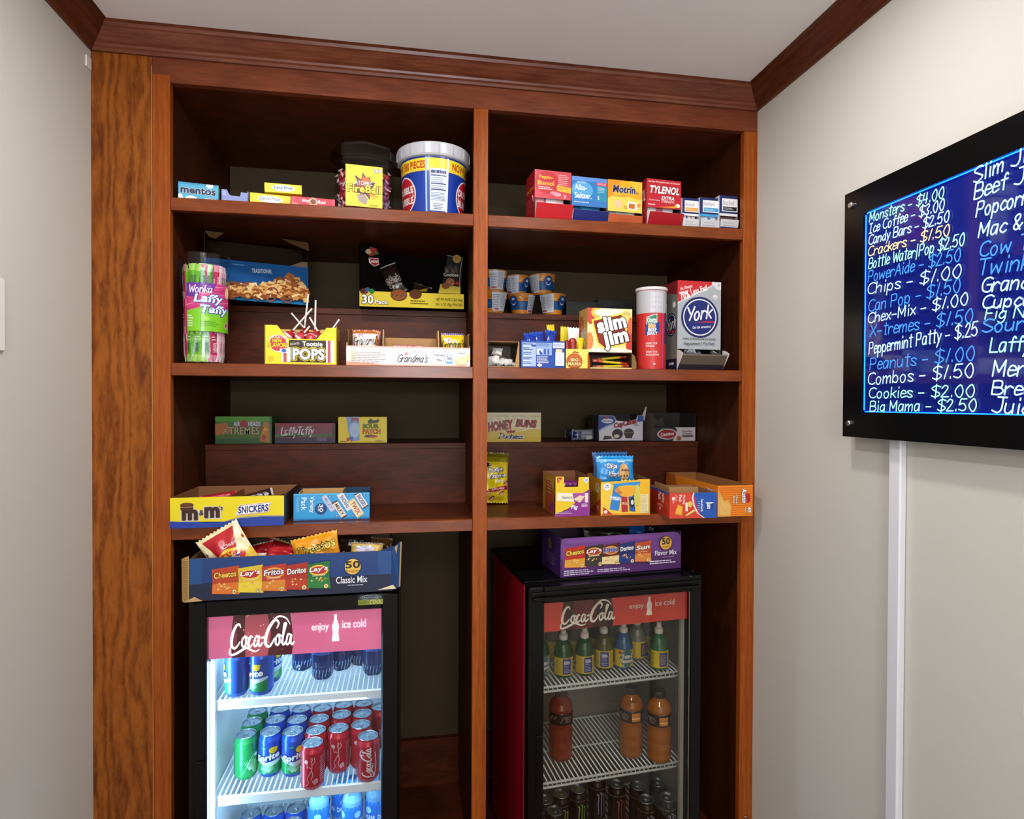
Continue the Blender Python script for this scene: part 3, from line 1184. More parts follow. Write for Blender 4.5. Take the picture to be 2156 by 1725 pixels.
F1Z = (.735, .487, .232)
F2Z = (.714, .446, .195)
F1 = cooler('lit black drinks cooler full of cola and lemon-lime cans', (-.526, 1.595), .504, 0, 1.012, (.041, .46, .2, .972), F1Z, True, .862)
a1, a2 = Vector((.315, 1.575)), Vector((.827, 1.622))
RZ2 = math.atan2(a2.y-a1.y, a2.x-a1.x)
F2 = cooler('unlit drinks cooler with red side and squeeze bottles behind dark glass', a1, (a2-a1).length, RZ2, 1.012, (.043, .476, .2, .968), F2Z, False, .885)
area('cooler_lamp', (-.29, 1.80, .935), .30, 3.3, (.38, .72, 1), sy=.1)
area('cooler_lamp', (-.476, 1.655, .62), .012, 2.7, (.38, .72, 1), (math.radians(90), 0, math.radians(-75)), sy=.55)
area('cooler_lamp', (-.28, 1.66, .715), .34, 1.1, (.38, .72, 1), (math.radians(20), 0, 0), sy=.01)
area('cooler_lamp', (-.28, 1.66, .455), .34, 1.0, (.38, .72, 1), (math.radians(20), 0, 0), sy=.01)

# ================================================================== top shelf, left bay
k = Carton(375, 460, 382, 1.675, S1, .035, '#4fb4dc', YR=1.690)
p = k.front()
p.r(0, .9, 1, 1, '#3a9cc8')
p.e(.05, .14, .07, .24, '#f4fbff'); p.e(.32, .06, .17, .26, '#f4fbff'); p.e(.78, .92, .09, .13, '#eef8fc'); p.r(.97, 0, 1, 1, '#6fb0a0')
p.t('mentos', .06, .42, .93, .78, '#1b2350', o='#f4fbff', b=.05)
p.t('mint', .66, .06, .95, .3, '#f2f2f8', o='#e0a8b4', b=.02)
k.done('candy_box', 'small light blue box of mints with dark blue lettering, beside the stile', 'candy box')

k = Carton(466, 523, 398, 1.69, S1, .05, '#8f9ad8', YR=1.70, top='open', inner='#b4bce8',
           notch=[(0, 1), (.2, 1), (.28, .72), (.42, .58), (.55, .55), (.7, .66), (.72, .92), (1, .9)])
p = k.front()
p.t('BreathSavers', .1, .05, .88, .34, '#eef0fa', b=.01, sh=.2)
p.r(.03, .6, .17, .9, '#a9b2e4')
k.done('candy_tray', 'open lavender cardboard tray with a scooped front edge', 'candy box')

zj = S1
k = Carton(526, 612, 413, 1.675, S1, .075, '#f2d51a', YR=1.690, h=.031)
p = k.front()
p.e(.5, .56, .3, .3, '#f4f4f4'); p.t('Juicy Fruit', .24, .42, .76, .74, '#31456a', b=.015)
p = k.topf(); p.fine(.1, .2, .9, .7, 3, '#d8b800')
k.done('gum_box', 'yellow gum box lying flat under the tilted yellow one', 'gum box')
ja = k
a, b = atY(557, 416, 1.672), atY(636, 411, 1.690)
m = M()
wv = math.hypot(b.x-a.x, b.y-a.y)
m.box((0, 0, 0), (wv, .062, .024), mt('#f2d51a'), bev=.0008)
p = flat(m, (0, 0, 0), (1, 0, 0), (0, 0, 1), wv, .024)
p.fine(.04, .2, .3, .8, 4, '#d6bb10', .3)
p.e(.5, .52, .3, .36, '#f0f2f4'); p.e(.5, .52, .28, .3, '#c9d4e4'); p.t('Juicy Fruit', .25, .34, .75, .74, '#2f4470', b=.015)
p = flat(m, (wv, 0, 0), (0, 1, 0), (0, 0, 1), .062, .024); p.r(.1, .2, .9, .8, '#e9c50e')
o = tag(m.build('gum_box', None, (a.x, a.y, S1+.0335), rot=(0, -.035, math.atan2(b.y-a.y, b.x-a.x)-.02)), 'yellow gum box resting tilted on top of the other yellow box', 'gum box')

k = Carton(613, 705, 412, 1.664, S1, .06, '#c8203c', YR=1.676)
p = k.front()
p.r(.0, .08, .1, .9, '#d83a56'); p.t('Big', .24, .42, .42, .74, '#f7eef0', b=.05, sh=.2); p.t('Red', .60, .42, .79, .74, '#f7eef0', b=.05, sh=.2)
p.c(.5, .56, .0105, '#f3b28a'); p.c(.5, .56, .007, '#7a2818'); p.r(.42, .06, .75, .24, '#e8744a'); p.fine(.04, .16, .2, .3, 1, '#f3c0c8')
p.r(.94, .0, 1, 1, '#dc4a64')
k.done('gum_box', 'flat red gum box next to the clear candy jar', 'gum box')

# clear jar of wrapped candies
jc = atY(768, 420, 1.772)
JX, JY = jc.x, jc.y
JR = .082


def oct_(t):                                                # squarish octagon
    u = abs(((t-PI/8) % (PI/4))-PI/8)
    return math.cos(PI/8)/math.cos(PI/8-u)*1.0


CLR = mt('#f8f8f7', 'clear')
jar = empty('candy_jar', (JX, JY, S1), .12, 'clear eight-sided plastic jar with a yellow square label, full of wrapped candies', 'candy jar')
m = M()
prof = [(0, .001), (JR*.86, .001), (JR*.93, .006), (JR*.95, .02), (JR*1.02, .145), (JR*1.05, .158)]
m.lathe(prof, CLR, 32, sq=oct_, ph=PI/8)
for f in range(len(m.sm)):
    m.sm[f] = False
m.build('jar_body', jar)
m = M()
m.lathe([(JR*1.06, .150), (JR*1.12, .152), (JR*1.13, .184), (JR*1.10, .190), (JR*1.0, .191), (JR*.98, .184), (0, .184)], mt('#e6e2de', 'clear'), 32, sq=oct_, ph=PI/8)
for f in range(len(m.sm)):
    m.sm[f] = False
m.build('jar_lid', jar)
m = M()
lw = .096
p = flat(m, (-lw/2-.006, -JR*.975-.002, .014), (1, 0, .0), (0, -.055, 1), lw, .108)
p.r(0, 0, 1, 1, '#e8dc3e')
st = []
for i in range(18):
    rr = (.30 if i % 2 == 0 else .19)*(1+.15*math.sin(i*2.3))
    st.append((.5+rr*1.05*math.cos(2*PI*i/18+.3), .5+rr*1.1*math.sin(2*PI*i/18+.3)))
p.g(st, '#5f3350')
p.g([(.5+(x-.5)*.82, .53+(y-.5)*.8) for x, y in st], '#a05a4a')
p.g([(.55+(x-.5)*.45, .62+(y-.5)*.45) for x, y in st], '#d8783c')
p.g([(.36, .12), (.55, .05), (.6, .2), (.52, .3), (.3, .3)], '#b09a94')
for i in range(4):
    p.ln([(.62+.03*i, .34), (.74+.05*i, .2+.02*i)], .0016, '#e08a3a', False)
p.t('240', .74, .84, .95, .96, '#f2f2f2', o='#4a4a4a', b=.03)
p.t('ATOMIC', .24, .52, .72, .62, '#efeff4', o='#3c3c66', b=.02)
p.t('FireBall', .05, .34, .95, .53, '#f3e24a', o='#7c3a1c', b=.05)
p.fine(.65, .03, .94, .06, 1, '#77702a')
m.build('label', jar)


def candy(c1, c2, seed):
    m = M()
    r = .0105
    pr = [(0, -r), (r*.6, -r*.8), (r*.95, -r*.3), (r*.95, r*.3), (r*.6, r*.8), (0, r)]
    m.lathe(pr, mt(c1, 'film'), 10, T=Matrix.Rotation(PI/2, 4, 'Y'))
    for s in (-1, 1):
        P = [(s*r*.9, 0, 0)]
        vs, fs = [P[0]], []
        for i in range(7):
            a = 2*PI*i/7
            vs.append((s*r*1.55, r*.8*math.cos(a), r*.35*math.sin(a)+.002*math.sin(i*5)))
        m.mesh(vs, [(0, i+1, (i+1) % 7+1) for i in range(7)], mt(c2, 'film'))
    return m


rd = random.Random(4)
protos = []
for i, (c1, c2) in enumerate((('#b8304a', '#e6ccd2'), ('#985088', '#cdb4d0'), ('#b04a20', '#e0c0a4'))):
    protos.append(candy(c1, c2, i))
cand = []
for lay in range(6):
    z = .018+lay*.0195
    rr = JR*(.75+.012*lay)
    for i in range(15):
        a = 2*PI*i/15+lay*.2
        if math.sin(a) > .45:
            continue
        cand.append((JX+rr*math.cos(a)*.93, JY+rr*math.sin(a)*.93, S1+z+rd.uniform(-.002, .002)))
for lay in range(5):
    for i in range(5):
        a = 2*PI*i/5+lay
        cand.append((JX+.030*math.cos(a), JY+.035*math.sin(a), S1+.018+lay*.022))
base = []
desc = ['red', 'purple', 'orange']
for i, q in enumerate(cand):
    t = 1 if (q[0] > JX+.02 and rd.random() < .6) else (2 if rd.random() < .22 else 0)
    rot = (rd.uniform(0, 6), rd.uniform(-.9, .9), rd.uniform(0, 6))
    pr = next((b for b in base if b[0] == t), None)
    if pr is None:
        o = tag(protos[t].build('wrapped_candy', None, q, rot=rot), desc[t]+' candy in clear twist wrap inside the eight-sided jar', 'candy', desc[t]+' wrapped candies in the clear jar')
        base.append((t, o))
    else:
        dup(pr[1], q, rot)

# bubble gum tub
tc_ = atY(913, 420, 1.752)
TX, TY = tc_.x, tc_.y
tub = empty('gum_tub', (TX, TY, S1), 0, 'big round blue gum tub with yellow band and white rim', 'candy tub')
m = M()
m.lathe([(0, .001), (.080, .001), (.0815, .004), (.092, .150), (.0925, .156)], mt('#12328c', 'plastic'), 48)
p = cyl(m, .0817, .0919, .006, .143, -PI*.75, PI*1.5, kind='plastic')
p.r(0, 0, 1, .76, '#153a9e')
p.r(0, .77, 1, .985, '#e9d92a'); p.r(0, .75, 1, .775, '#f0c040')
X_ = lambda deg: (deg+135)/270
p.t('NOW! 380 PIECES', X_(-95), .80, X_(-17), .94, '#c42a1e', b=.05)
p.t('NOW! 380 PIECES', X_(31), .80, X_(120), .94, '#c42a1e', b=.05)
p.r(X_(-17), 0, X_(-14), 1, '#9fc4ea'); p.r(X_(21), 0, X_(24), 1, '#e9eef6')
p.r(X_(-9), .02, X_(22), .80, '#dbe3f4')
p.fine(X_(-7), .70, X_(20), .77, 1, '#26356e', .8, 2); p.fine(X_(-7), .38, X_(20), .68, 8, '#6a789c', .35, 3)
for y in (.66, .51, .40):
    p.r(X_(-7), y, X_(20), y+.018, '#1c2a63')
p.fine(X_(-7), .20, X_(20), .36, 6, '#53618e', .4, 5); p.fine(X_(-3), .04, X_(16), .16, 4, '#445', .4, 6)
for dg in (-64, 70):
    p.e(X_(dg), .35, .105, .345, '#f3e6e8'); p.e(X_(dg), .35, .095, .32, '#c01f2c')
    p.t('DUBBLE', X_(dg-22), .37, X_(dg+22), .50, '#f5f5f5', b=.05); p.t('BUBBLE', X_(dg-22), .17, X_(dg+22), .30, '#f5f5f5', b=.05)
m.build('tub_body', tub)
m = M()
m.lathe([(.0925, .152), (.0985, .154), (.101, .158), (.103, .184), (.1015, .187), (.099, .185), (.0975, .158), (.090, .150)], mt('#c6c8d0', 'plastic'), 48)
for i in range(16):
    a = 2*PI*i/16+.1
    m.box((-.0008, -.1035, .158), (.0008, -.1015, .182), mt('#b4b6be', 'plastic'), T=Matrix.Rotation(a, 4, 'Z'))
m.build('rim', tub)
for i, (x, y, z, c, l) in enumerate(((-.045, -.035, .181, '#8a8280', 'brown-grey wrapped gum piece peeking over the tub rim'), (.012, -.02, .186, '#3e3358', 'dark purple wrapped gum piece peeking over the tub rim'), (-.01, .03, .17, '#c03040', None), (.04, .03, .17, '#c03040', None))):
    if l:
        bar('gum_piece', l, 'gum piece', .045, .022, .02, c, (TX+x, TY+y, S1+z), (.2, .2, .3*i), seal='#cfc8c8', seed=i)
m = M()
m.lathe([(0, .172), (.06, .172), (.0965, .163)], mt('#6a5a60', 'film'), 24)
tag(m.build('gum_fill', tub), 'wrapped gum filling the tub', kind='stuff')


# ================================================================== top shelf, right bay: medicine dispensers
def sachet(label, x, y, z, w, h, col, rot, prints=None, group=None, seal=None, seed=0, cat='sachet', name='medicine_sachet'):
    return bag(name, label, cat, w, h, .008, col, (x, y, z), rot, prints, group, seal=seal or col, seed=seed, nx=8, nz=8, sealf=.1)


def dispenser(uL, uR, vT, Y, YR, d, col, flapc, fo, tilt, side=None, ear='#e6e2e4', lip=True):
    k = Carton(uL, uR, vT, Y, S1, d, col, YR=YR, top='none' if False else 'open', inner='#3a3034', side=side, fh=.004)
    w, H, t = k.w, k.h, .0015
    m = k.m
    m.box((0, 0, fo*H), (w, t, H), mt('#cfc9c6'))
    m.box((0, 0, H-t), (w, d, H), mt(col))
    p = flat(m, (0, 0, fo*H), (1, 0, 0), (0, 0, 1), w, (1-fo)*H)
    p.r(0, 0, 1, 1, col)
    k.up = p
    fm = M()
    L = fo*H*.74
    fm.box((.0005, -t, 0), (w-.0005, 0, L), mt('#d9d4d2'))
    fp = flat(fm, (.0005, -t, 0), (1, 0, 0), (0, 0, 1), w-.001, L)
    fp.r(0, 0, 1, 1, flapc)
    k.flap, k.fp, k.tilt, k.ear = fm, fp, tilt, ear
    k.L = L
    return k


def dispenser_done(k, label):
    o = k.done('medicine_dispenser', label, 'medicine box')
    k.part('flap', k.flap, (0, -.0003, .001), (math.radians(k.tilt), 0, 0))
    if k.ear:
        for x in (.0012, k.w-.0012):
            em = M()
            pts = [(0, 0)]
            for i in range(7):
                a = math.radians(90-k.tilt*i/6*1.0)
                rr = k.L*(1.0 if i < 6 else .98)
                pts.append((-rr*math.cos(a), rr*math.sin(a)))
            pts.append((-k.L*math.sin(math.radians(k.tilt)), k.L*math.cos(math.radians(k.tilt))))
            q = [(x-.0004, b[0], b[1]) for b in pts]
            em.poly(q, mt(k.ear))
            em.poly([(x+.0004, b[1], b[2]) for b in q], mt(k.ear))
            k.part('flap_ear', em)
    return o


k = dispenser(1126, 1203, 356, 1.668, 1.678, .085, '#d0404e', '#c01420', .44, 24, side='#b01e28')
p = k.up
p.e(.34, .56, .33, .41, '#c01f2c'); p.t('Pepto-', .12, .66, .50, .82, '#f2c32a', b=.03); p.t('Bismol', .08, .46, .52, .62, '#f2c32a', b=.03)
p.fine(.1, .3, .5, .42, 2, '#f4d0d4'); p.fine(.64, .5, .95, .9, 6, '#f2c9cc', .35); p.g([(.6, .30), (1, .24), (1, .44), (.6, .5)], '#f0b430')
p.t('Easy To', .64, .34, .9, .44, '#b03020', b=.01); p.e(.52, .2, .1, .07, '#e88a98'); p.e(.62, .16, .1, .07, '#ee9aa8'); p.t('2', .78, .06, .86, .16, '#fff', b=.02)
lp = k.left(); lp.t('Pepto-Bismol', .1, .6, .9, .72, '#e9a81e', b=.02); lp.fine(.1, .2, .9, .5, 6, '#d8606a', .3)
dispenser_done(k, 'tall red stomach-remedy dispenser box with a round red logo, first in the row')
for i, c in enumerate(('#e49aa4', '#efe6e8', '#eec0c8')):
    q = k.T(.022+i*.027, .012, .004)
    sachet('%s paper sachet in the first red dispenser' % ('pink', 'white', 'pale pink')[i], q.x, q.y, q.z, .036, k.L*1.55, c, (math.radians(-3), math.radians((-6, 5, -4)[i]), k.rz), seed=i)

k = dispenser(1204, 1278, 370, 1.672, 1.682, .08, '#3f86cc', '#1c2470', .36, 26, side='#3558a8')
p = k.up
p.r(0, .86, 1, 1, '#5f8fd8'); p.r(.0, .2, 1, .86, '#2f7cc0'); p.r(0, 0, 1, .2, '#3a78c0')
p.e(.3, .55, .3, .3, '#58a6de')
p.r(.70, .74, 1, .86, '#d2486a'); p.r(.70, .2, 1, .74, '#2f8fb4'); p.t('Alka-', .08, .54, .42, .74, '#f2f6fa', b=.03); p.t('Seltzer.', .08, .26, .56, .46, '#f2f6fa', b=.03)
p.t('ORIGINAL', .14, .77, .4, .83, '#dce8f4', b=0); p.t('FAST RELIEF', .73, .77, .97, .83, '#fbe6ec', b=0); p.fine(.73, .5, .96, .7, 4, '#bfe0ea', .4); p.fine(.06, .1, .6, .16, 1, '#bcd4ee')
p.t('2', .72, .27, .78, .38, '#fff', b=.03)
dispenser_done(k, 'blue antacid dispenser box with a navy drop-down flap')
for i, c in enumerate(('#255a86', '#2f86b4', '#2a6fa8')):
    q = k.T(.02+i*.026, .012, .004)
    sachet('%s foil sachet behind the navy flap' % ('dark blue', 'sky blue', 'mid blue')[i], q.x, q.y, q.z, .034, k.L*1.5, c, (math.radians(-3), math.radians((4, -5, 3)[i]), k.rz), seed=10+i)

k = dispenser(1280, 1352, 377, 1.676, 1.686, .08, '#efb01e', '#b8501e', .30, 8, side='#c87a1a')
p = k.up
p.g([(0, .0), (1, .0), (1, .42), (0, .60)], '#f0d25a'); p.g([(0, 1), (.4, 1), (.15, .5), (0, .4)], '#e8941a'); p.g([(.6, 1), (1, 1), (1, .6), (.8, .75)], '#f3c63a')
p.t('Motrin', .14, .60, .80, .84, '#2a2c64', o='#f8ecc8', b=.05, sh=.15); p.t('IB', .82, .6, .88, .66, '#2a2c64', b=.02); p.fine(.14, .46, .66, .54, 1, '#d89a20', .6)
p.e(.30, .24, .12, .13, '#e6c49a'); p.g([(.56, .1), (.86, .08), (.87, .32), (.57, .35)], '#f4efe6'); p.g([(.60, .13), (.78, .12), (.79, .27), (.61, .29)], '#c8702a'); p.e(.9, .24, .06, .06, '#e59a2a')
p.fine(.45, .1, .6, .2, 2, '#b89030', .4)
k.fp.fine(.3, .25, .75, .7, 4, '#8c3210', .35)
k.ear = None
dispenser_done(k, 'yellow and orange pain-relief dispenser box with a low orange lip')
for i in range(3):
    q = k.T(.018+i*.025, .010, .004)
    sachet('%s grey foil sachet above the orange lip' % ('first', 'second', 'third')[i], q.x, q.y, q.z, .034, k.h*.36, ('#8e8e8c', '#a4a6a8', '#b4b0aa')[i], (math.radians(-2), math.radians((-6, -3, 6)[i]), k.rz), seed=20+i)

k = dispenser(1362, 1434, 375, 1.672, 1.682, .085, '#c22230', '#a80f1c', .40, 27, side='#9c1c28')
p = k.up
p.t('See New Warning Information & Directions', .05, .86, .96, .94, '#fbeaec', b=.02)
p.t('TYLENOL', .09, .50, .95, .77, '#ffffff', o='#7a1420', b=.06, sh=.25); p.t('EXTRA', .42, .30, .80, .42, '#ffffff', o='#7a1420', b=.04, sh=.2); p.t('STRENGTH', .42, .19, .80, .28, '#f4d8da', b=.02, sh=.2)
p.t('Acetaminophen', .06, .22, .38, .29, '#f4d8da', b=.01); p.g([(.34, .03), (.84, .1), (.96, .16), (.84, .03)], '#e8a02a'); p.e(.9, .12, .07, .07, '#f3f0ea'); p.e(.84, .1, .04, .05, '#e8b030'); p.fine(.03, .06, .3, .14, 1, '#f0c8cc')
lp = k.left(); lp.t('TYLENOL', .1, .55, .9, .8, '#f3dadd', b=.03); lp.fine(.1, .1, .9, .45, 6, '#d2626c', .35)
dispenser_done(k, 'red pain-relief dispenser box with big white slanted capitals')
for i in range(3):
    q = k.T(.02+i*.025, .012, .004)
    sachet('%s white and red sachet behind the dark red flap' % ('first', 'second', 'third')[i], q.x, q.y, q.z, .034, k.L*1.5, ('#e8dfe0', '#c86a74', '#d9cccd')[i], (math.radians(-3), math.radians((5, -4, 5)[i]), k.rz), seed=30+i)

for i, (uL, uR, vT, Y, ttl, band, lab, hh) in enumerate((
        (1437, 1471, 416, 1.676, 'Antacid', '#e8a23a', 'small white remedy box with an orange band, beside the red one', .62),
        (1474, 1515, 415, 1.680, 'Non-Aspirin', '#3aa0d8', 'small white remedy box with a light blue band, between its neighbours', .58),
        (1515, 1553, 411, 1.676, 'Sinus Relief', '#1c1c22', 'small white remedy box with a black band, by the end stile', .5))):
    k = Carton(uL, uR, vT, Y, S1, .07, '#e2e4ea', YR=Y+.003, top='open', inner='#8a8a92', fh=.002)
    w, H = k.w, k.h
    k.m.box((0, 0, .42*H), (w, .0015, H), mt('#e2e4ea'))
    k.m.box((0, 0, H-.0015), (w, .07, H), mt('#cfd2da'))
    p = flat(k.m, (0, 0, .42*H), (1, 0, 0), (0, 0, 1), w, .58*H)
    p.r(0, 0, 1, 1, '#1d2c66'); p.r(.14, .22, 1, .86, '#f2f2f4'); p.t(ttl, .19, .54, .19+.055*len(ttl)*.95 if len(ttl) > 8 else .72, .76, '#8a8c94', b=0)
    p.r(.19, .26, .95, .46, band); p.fine(.22, .3, .8, .42, 2, '#e9d9b8' if i == 0 else '#cfe6f2', .4); p.r(0, 0, 1, .12, '#e9e9ee' if i != 1 else '#3aa0d8')
    lp = k.left(); lp.fine(.1, .1, .9, .9, 12, '#9a9ca4', .35)
    k.done('remedy_box', lab, 'medicine box')
    fm = M()
    L = .30*H
    fm.box((.0005, -.0012, 0), (w-.0005, 0, L), mt('#d6d6da'))
    fp = flat(fm, (.0005, -.0012, 0), (1, 0, 0), (0, 0, 1), w-.001, L)
    fp.r(0, 0, 1, 1, '#cfcfd4'); fp.fine(.15, .3, .8, .8, 2, '#a8a8b0', .35)
    if i == 2:
        fp.r(0, 0, 1, .3, '#1d2c66')
    k.part('flap', fm, (0, -.0003, .001), (math.radians((6, 10, 14)[i]), 0, 0))
    q = k.T(w/2, .012, .003)
    sachet('%s sachet showing in the box with the %s band' % (('white striped', 'pale blue', 'brown')[i], ('orange', 'light blue', 'black')[i]), q.x, q.y, q.z, w*.8, H*.5, ('#e9e6e4', '#cfe2f0', '#5a4038')[i], (math.radians(4), 0, k.rz),
           (lambda pp: [pp.r(.25, .4, .33, .85, '#2a3a70'), pp.r(.6, .4, .68, .9, '#d88a5a')]) if i == 0 else (lambda pp: pp.r(.4, .5, .6, .75, '#3a70c0')) if i == 1 else None, seed=40+i)

# ================================================================== second shelf, left bay
# taffy tub with ropes
q = atY(431, 700, 1.722)
RX, RYY, TR = q.x, q.y, .0615
RH = .278
rope_tub = empty('rope_candy_tub', (RX, RYY, S2), 0, 'tall clear round tub holding long green and pink taffy ropes', 'candy tub')
m = M()
m.lathe([(0, .001), (TR*.88, .001), (TR*.90, .004), (TR, RH), (TR*1.015, RH+.003), (TR*.99, RH+.001)], CLR, 40)
m.build('tub_wall', rope_tub)
m = M()
p = cyl(m, TR*.935, TR*.972, .082, .122, math.radians(-26), math.radians(112), kind='film')
p.r(0, 0, 1, 1, '#d23f80')
p.r(0, .0, 1, .40, '#76c41c'); p.g([(0, 0), (.0, .42), (.35, .5), (.7, .46), (1, .5), (1, 0)], '#7cc820')
for i in range(6):
    y = .5+.085*i
    p.ln([(.0, y-.05), (.3, y+.03), (.6, y-.0), (1, y+.06)], .0018, '#ee8cb4' if i % 2 else '#a82a66')
p.g([(0, 1), (0, .72), (.14, .70), (.3, .80), (.56, .86), (.62, 1)], '#6a2f9c')
p.script('Wonka', .06, .80, .52, .95, .0022, '#efe6f6', sh=.15)
p.t('Laffy', .16, .55, .78, .77, '#eef2fb', o='#2b4aa0', b=.05, sh=.2, ow=.08); p.t('Taffy', .30, .33, .92, .55, '#eef2fb', o='#2b4aa0', b=.05, sh=.2, ow=.08)
p.e(.9, .84, .06, .12, '#f0d8a0'); p.e(.42, .26, .06, .05, '#9ad84a'); p.fine(.3, .1, .7, .22, 3, '#5a9a18', .3); p.fine(.03, .08, .16, .34, 5, '#d8ecc0', .5); p.e(.88, .14, .06, .07, '#c8b090'); p.e(.88, .15, .03, .04, '#b03a4a')
m.build('label', rope_tub)


def rope(c1, c2, L, seed):
    m = M()
    n = 14
    rd = random.Random(seed)
    for i in range(n):
        for kq in range(8):
            P = []
            for a, b in ((i, kq), (i+1, kq), (i+1, kq+1), (i, kq+1)):
                s = a/n
                e = min(1, min(s, 1-s)/.08+.25)
                t = 2*PI*b/8
                wd = .0082*(1 if e > .6 else 1.25)
                P.append((wd*math.cos(t), .0052*e*math.sin(t)+.0012*math.sin(9*s+seed), s*L))
            c = c2 if (i in (0, n-1) or (i+kq) % 5 == 0) else c1
            m.poly(P, mt(c, 'film'), True)
    pn = Pn(m, lambda a, b, z: Vector((a-.0075, -.0060-z, b)), .015, L, 0, 'film')
    for j in range(int(L/.03)):
        y = .1+j*.03/L*.95
        if y < .85:
            pn.script('LaffyTaffy', .75, y, .75+.024/.015, y+.006/L, .0007, '#3c6b60' if c1 != '#c4285a' else '#f3d4de', rot=90) if j % 2 == 0 else pn.fine(.2, y, .8, y+.014/L, 2, '#e9f2e0', .3, j)
    return m


RC = [('#6cc024', '#a8e060', 'green'), ('#c4285a', '#e88aa8', 'pink'), ('#a6d8b4', '#d8f0dc', 'pale green'), ('#e6b4c4', '#f4dce4', 'pale pink')]
rp = {}
rd = random.Random(8)
for i in range(30):
    t = rd.choices((0, 1, 2, 3), (.45, .2, .22, .13))[0]
    a0 = rd.uniform(0, 2*PI) if i >= 15 else PI+PI*i/14
    rb, rt = TR*(.70 if i < 18 else .4), TR*(.78 if i < 18 else .5)
    da = rd.uniform(-.8, .9)
    L = rd.uniform(.235, .262)
    B = Vector((rb*math.cos(a0), rb*math.sin(a0), .005))
    E = Vector((rt*math.cos(a0+da), rt*math.sin(a0+da), 0))
    dxy = E-Vector((B.x, B.y, 0))
    E.z = .005+math.sqrt(max(.01, L*L-dxy.length_squared))
    zax = (E-B).normalized()
    out = Vector((math.cos(a0+da/2), math.sin(a0+da/2), 0))
    yax = (-out-zax*(-out).dot(zax)).normalized()
    yax = -yax
    yax = -yax if False else yax
    xax = (-yax).cross(zax)*-1
    # local -y must look outward
    yl = -(out-zax*out.dot(zax)).normalized()
    xl = yl.cross(zax)
    mat = Matrix((xl, yl, zax)).transposed()
    e = mat.to_euler()
    P = Vector((RX, RYY, S2))+B
    if t not in rp:
        rp[t] = tag(rope(RC[t][0], RC[t][1], .25, t).build('taffy_rope', None, P, rot=e), RC[t][2]+' wrapped taffy rope standing in the tall clear tub', 'taffy', RC[t][2]+' taffy ropes in the clear tub')
    else:
        dup(rp[t], P, e)

# snack mix carton on the step
k = Carton(0, 0, 0, 0, R2, .11, mt('#1d1712', 'dark'), P=(atY(430, 560, 1.815), atY(649, 570, 1.897)), h=.186, top='open', inner=mt('#2c2119', 'dark'), side=mt('#241a12', 'dark'), fh=.111, kind='matte')
p = k.front(h=.111)
p.r(0, 0, 1, 1, '#0f4f8c'); p.r(0, 0, 1, .07, '#2a86c4')
p.t('TRADITIONAL', .44, .74, .635, .85, '#cfd8e0', b=.01, rot=3); p.fine(.26, .88, .4, .92, 1, '#6c94b8')
rd = random.Random(21)
pr = []
for i in range(230):
    x = rd.uniform(.02, .98)
    top = .34+.12*max(0, math.sin((x-.25)*4.2))+(.36*max(0, 1-abs(x-.83)/.22))
    y = rd.uniform(.1, max(.18, top))
    pr.append((y, x))
for y, x in sorted(pr, reverse=True):
    c = rd.choice(('#c88a4a', '#e2b878', '#a5622c', '#d9a25c', '#8a4a22', '#ecd09a'))
    s = rd.uniform(.03, .055)
    a = rd.uniform(0, 3)
    q = rd.random()
    if q < .55:
        p.g([(x+s*math.cos(a+j*PI/2), y+s*1.9*math.sin(a+j*PI/2)) for j in range(4)], c)
    elif q < .9:
        p.g([(x+s*1.1*math.cos(a)*u-.4*s*math.sin(a)*v, y+1.9*(s*1.1*math.sin(a)*u+.4*s*math.cos(a)*v)) for u, v in ((-1, -1), (1, -1), (1, 1), (-1, 1))], c)
    else:
        p.ln([(x+s*math.cos(j), y+1.9*s*math.sin(j)) for j in (0, 1.2, 2.4, 3.6, 4.8, 6.2)], .004, '#8c4a1c')
k.done('snack_mix_carton', 'torn-open carton with snack mix on its blue front, on the step behind the tub', 'snack carton')
tm = M()
tm.poly([(0, 0, 0), (.05, 0, .0), (.028, -.012, -.022), (.012, -.006, -.016)], mt('#6a4c30'))
k.part('torn_flap', tm, (.0, .001, .1855))
tm = M()
tm.poly([(0, 0, 0), (-.075, 0, .003), (-.05, -.012, -.012), (0, -.02, -.03)], mt('#6a4c30'))
k.part('torn_flap', tm, (k.w, .001, .1855))
tm = M()
tm.poly([(0, 0, 0), (-.05, 0, .0), (-.015, -.0, .016), (0, 0, .016)], mt('#6a4c30'))
k.part('torn_flap', tm, (k.w-.002, .001, .111))

# cookie carton on the step with two dark pouches
k = Carton(757, 977, 530, 1.885, R2, .14, mt('#0b0807', 'dark'), YR=1.885, h=.186, kind='matte', top='open', inner=mt('#0c0908', 'dark'), side=mt('#0c0908', 'dark'),
           notch=[(0, 1), (.17, 1), (.20, .55), (.27, .27), (.75, .27), (.80, .5), (.84, .88), (1, .88)])
w, H = k.w, k.h
p = k.front()
p.r(0, 0, 1, .245, '#dcc43c')
p.c(.055, .245, .009, '#8a2420', 14); p.c(.03, .24, .008, '#4a2a1c', 14); p.c(.075, .27, .007, '#2a5a8c', 14); p.c(.115, .245, .008, '#2c7a30', 14)
p.e(.37, .2, .08, .10, '#6a3c1c'); p.e(.37, .2, .07, .08, '#8c5228'); p.e(.53, .22, .06, .08, '#5a3216')
for i in range(9):
    p.c(.31+.014*i, .2+.03*math.sin(i*2), .0022, ('#3a1a10', '#a02020', '#2a4a90')[i % 3], 8)
p.t('30', .025, .04, .13, .185, '#f7f4ea', o='#1a1a40', b=.06, ow=.06); p.t('Pack', .145, .04, .27, .11, '#f7f4ea', o='#1a1a40', b=.05, ow=.06)
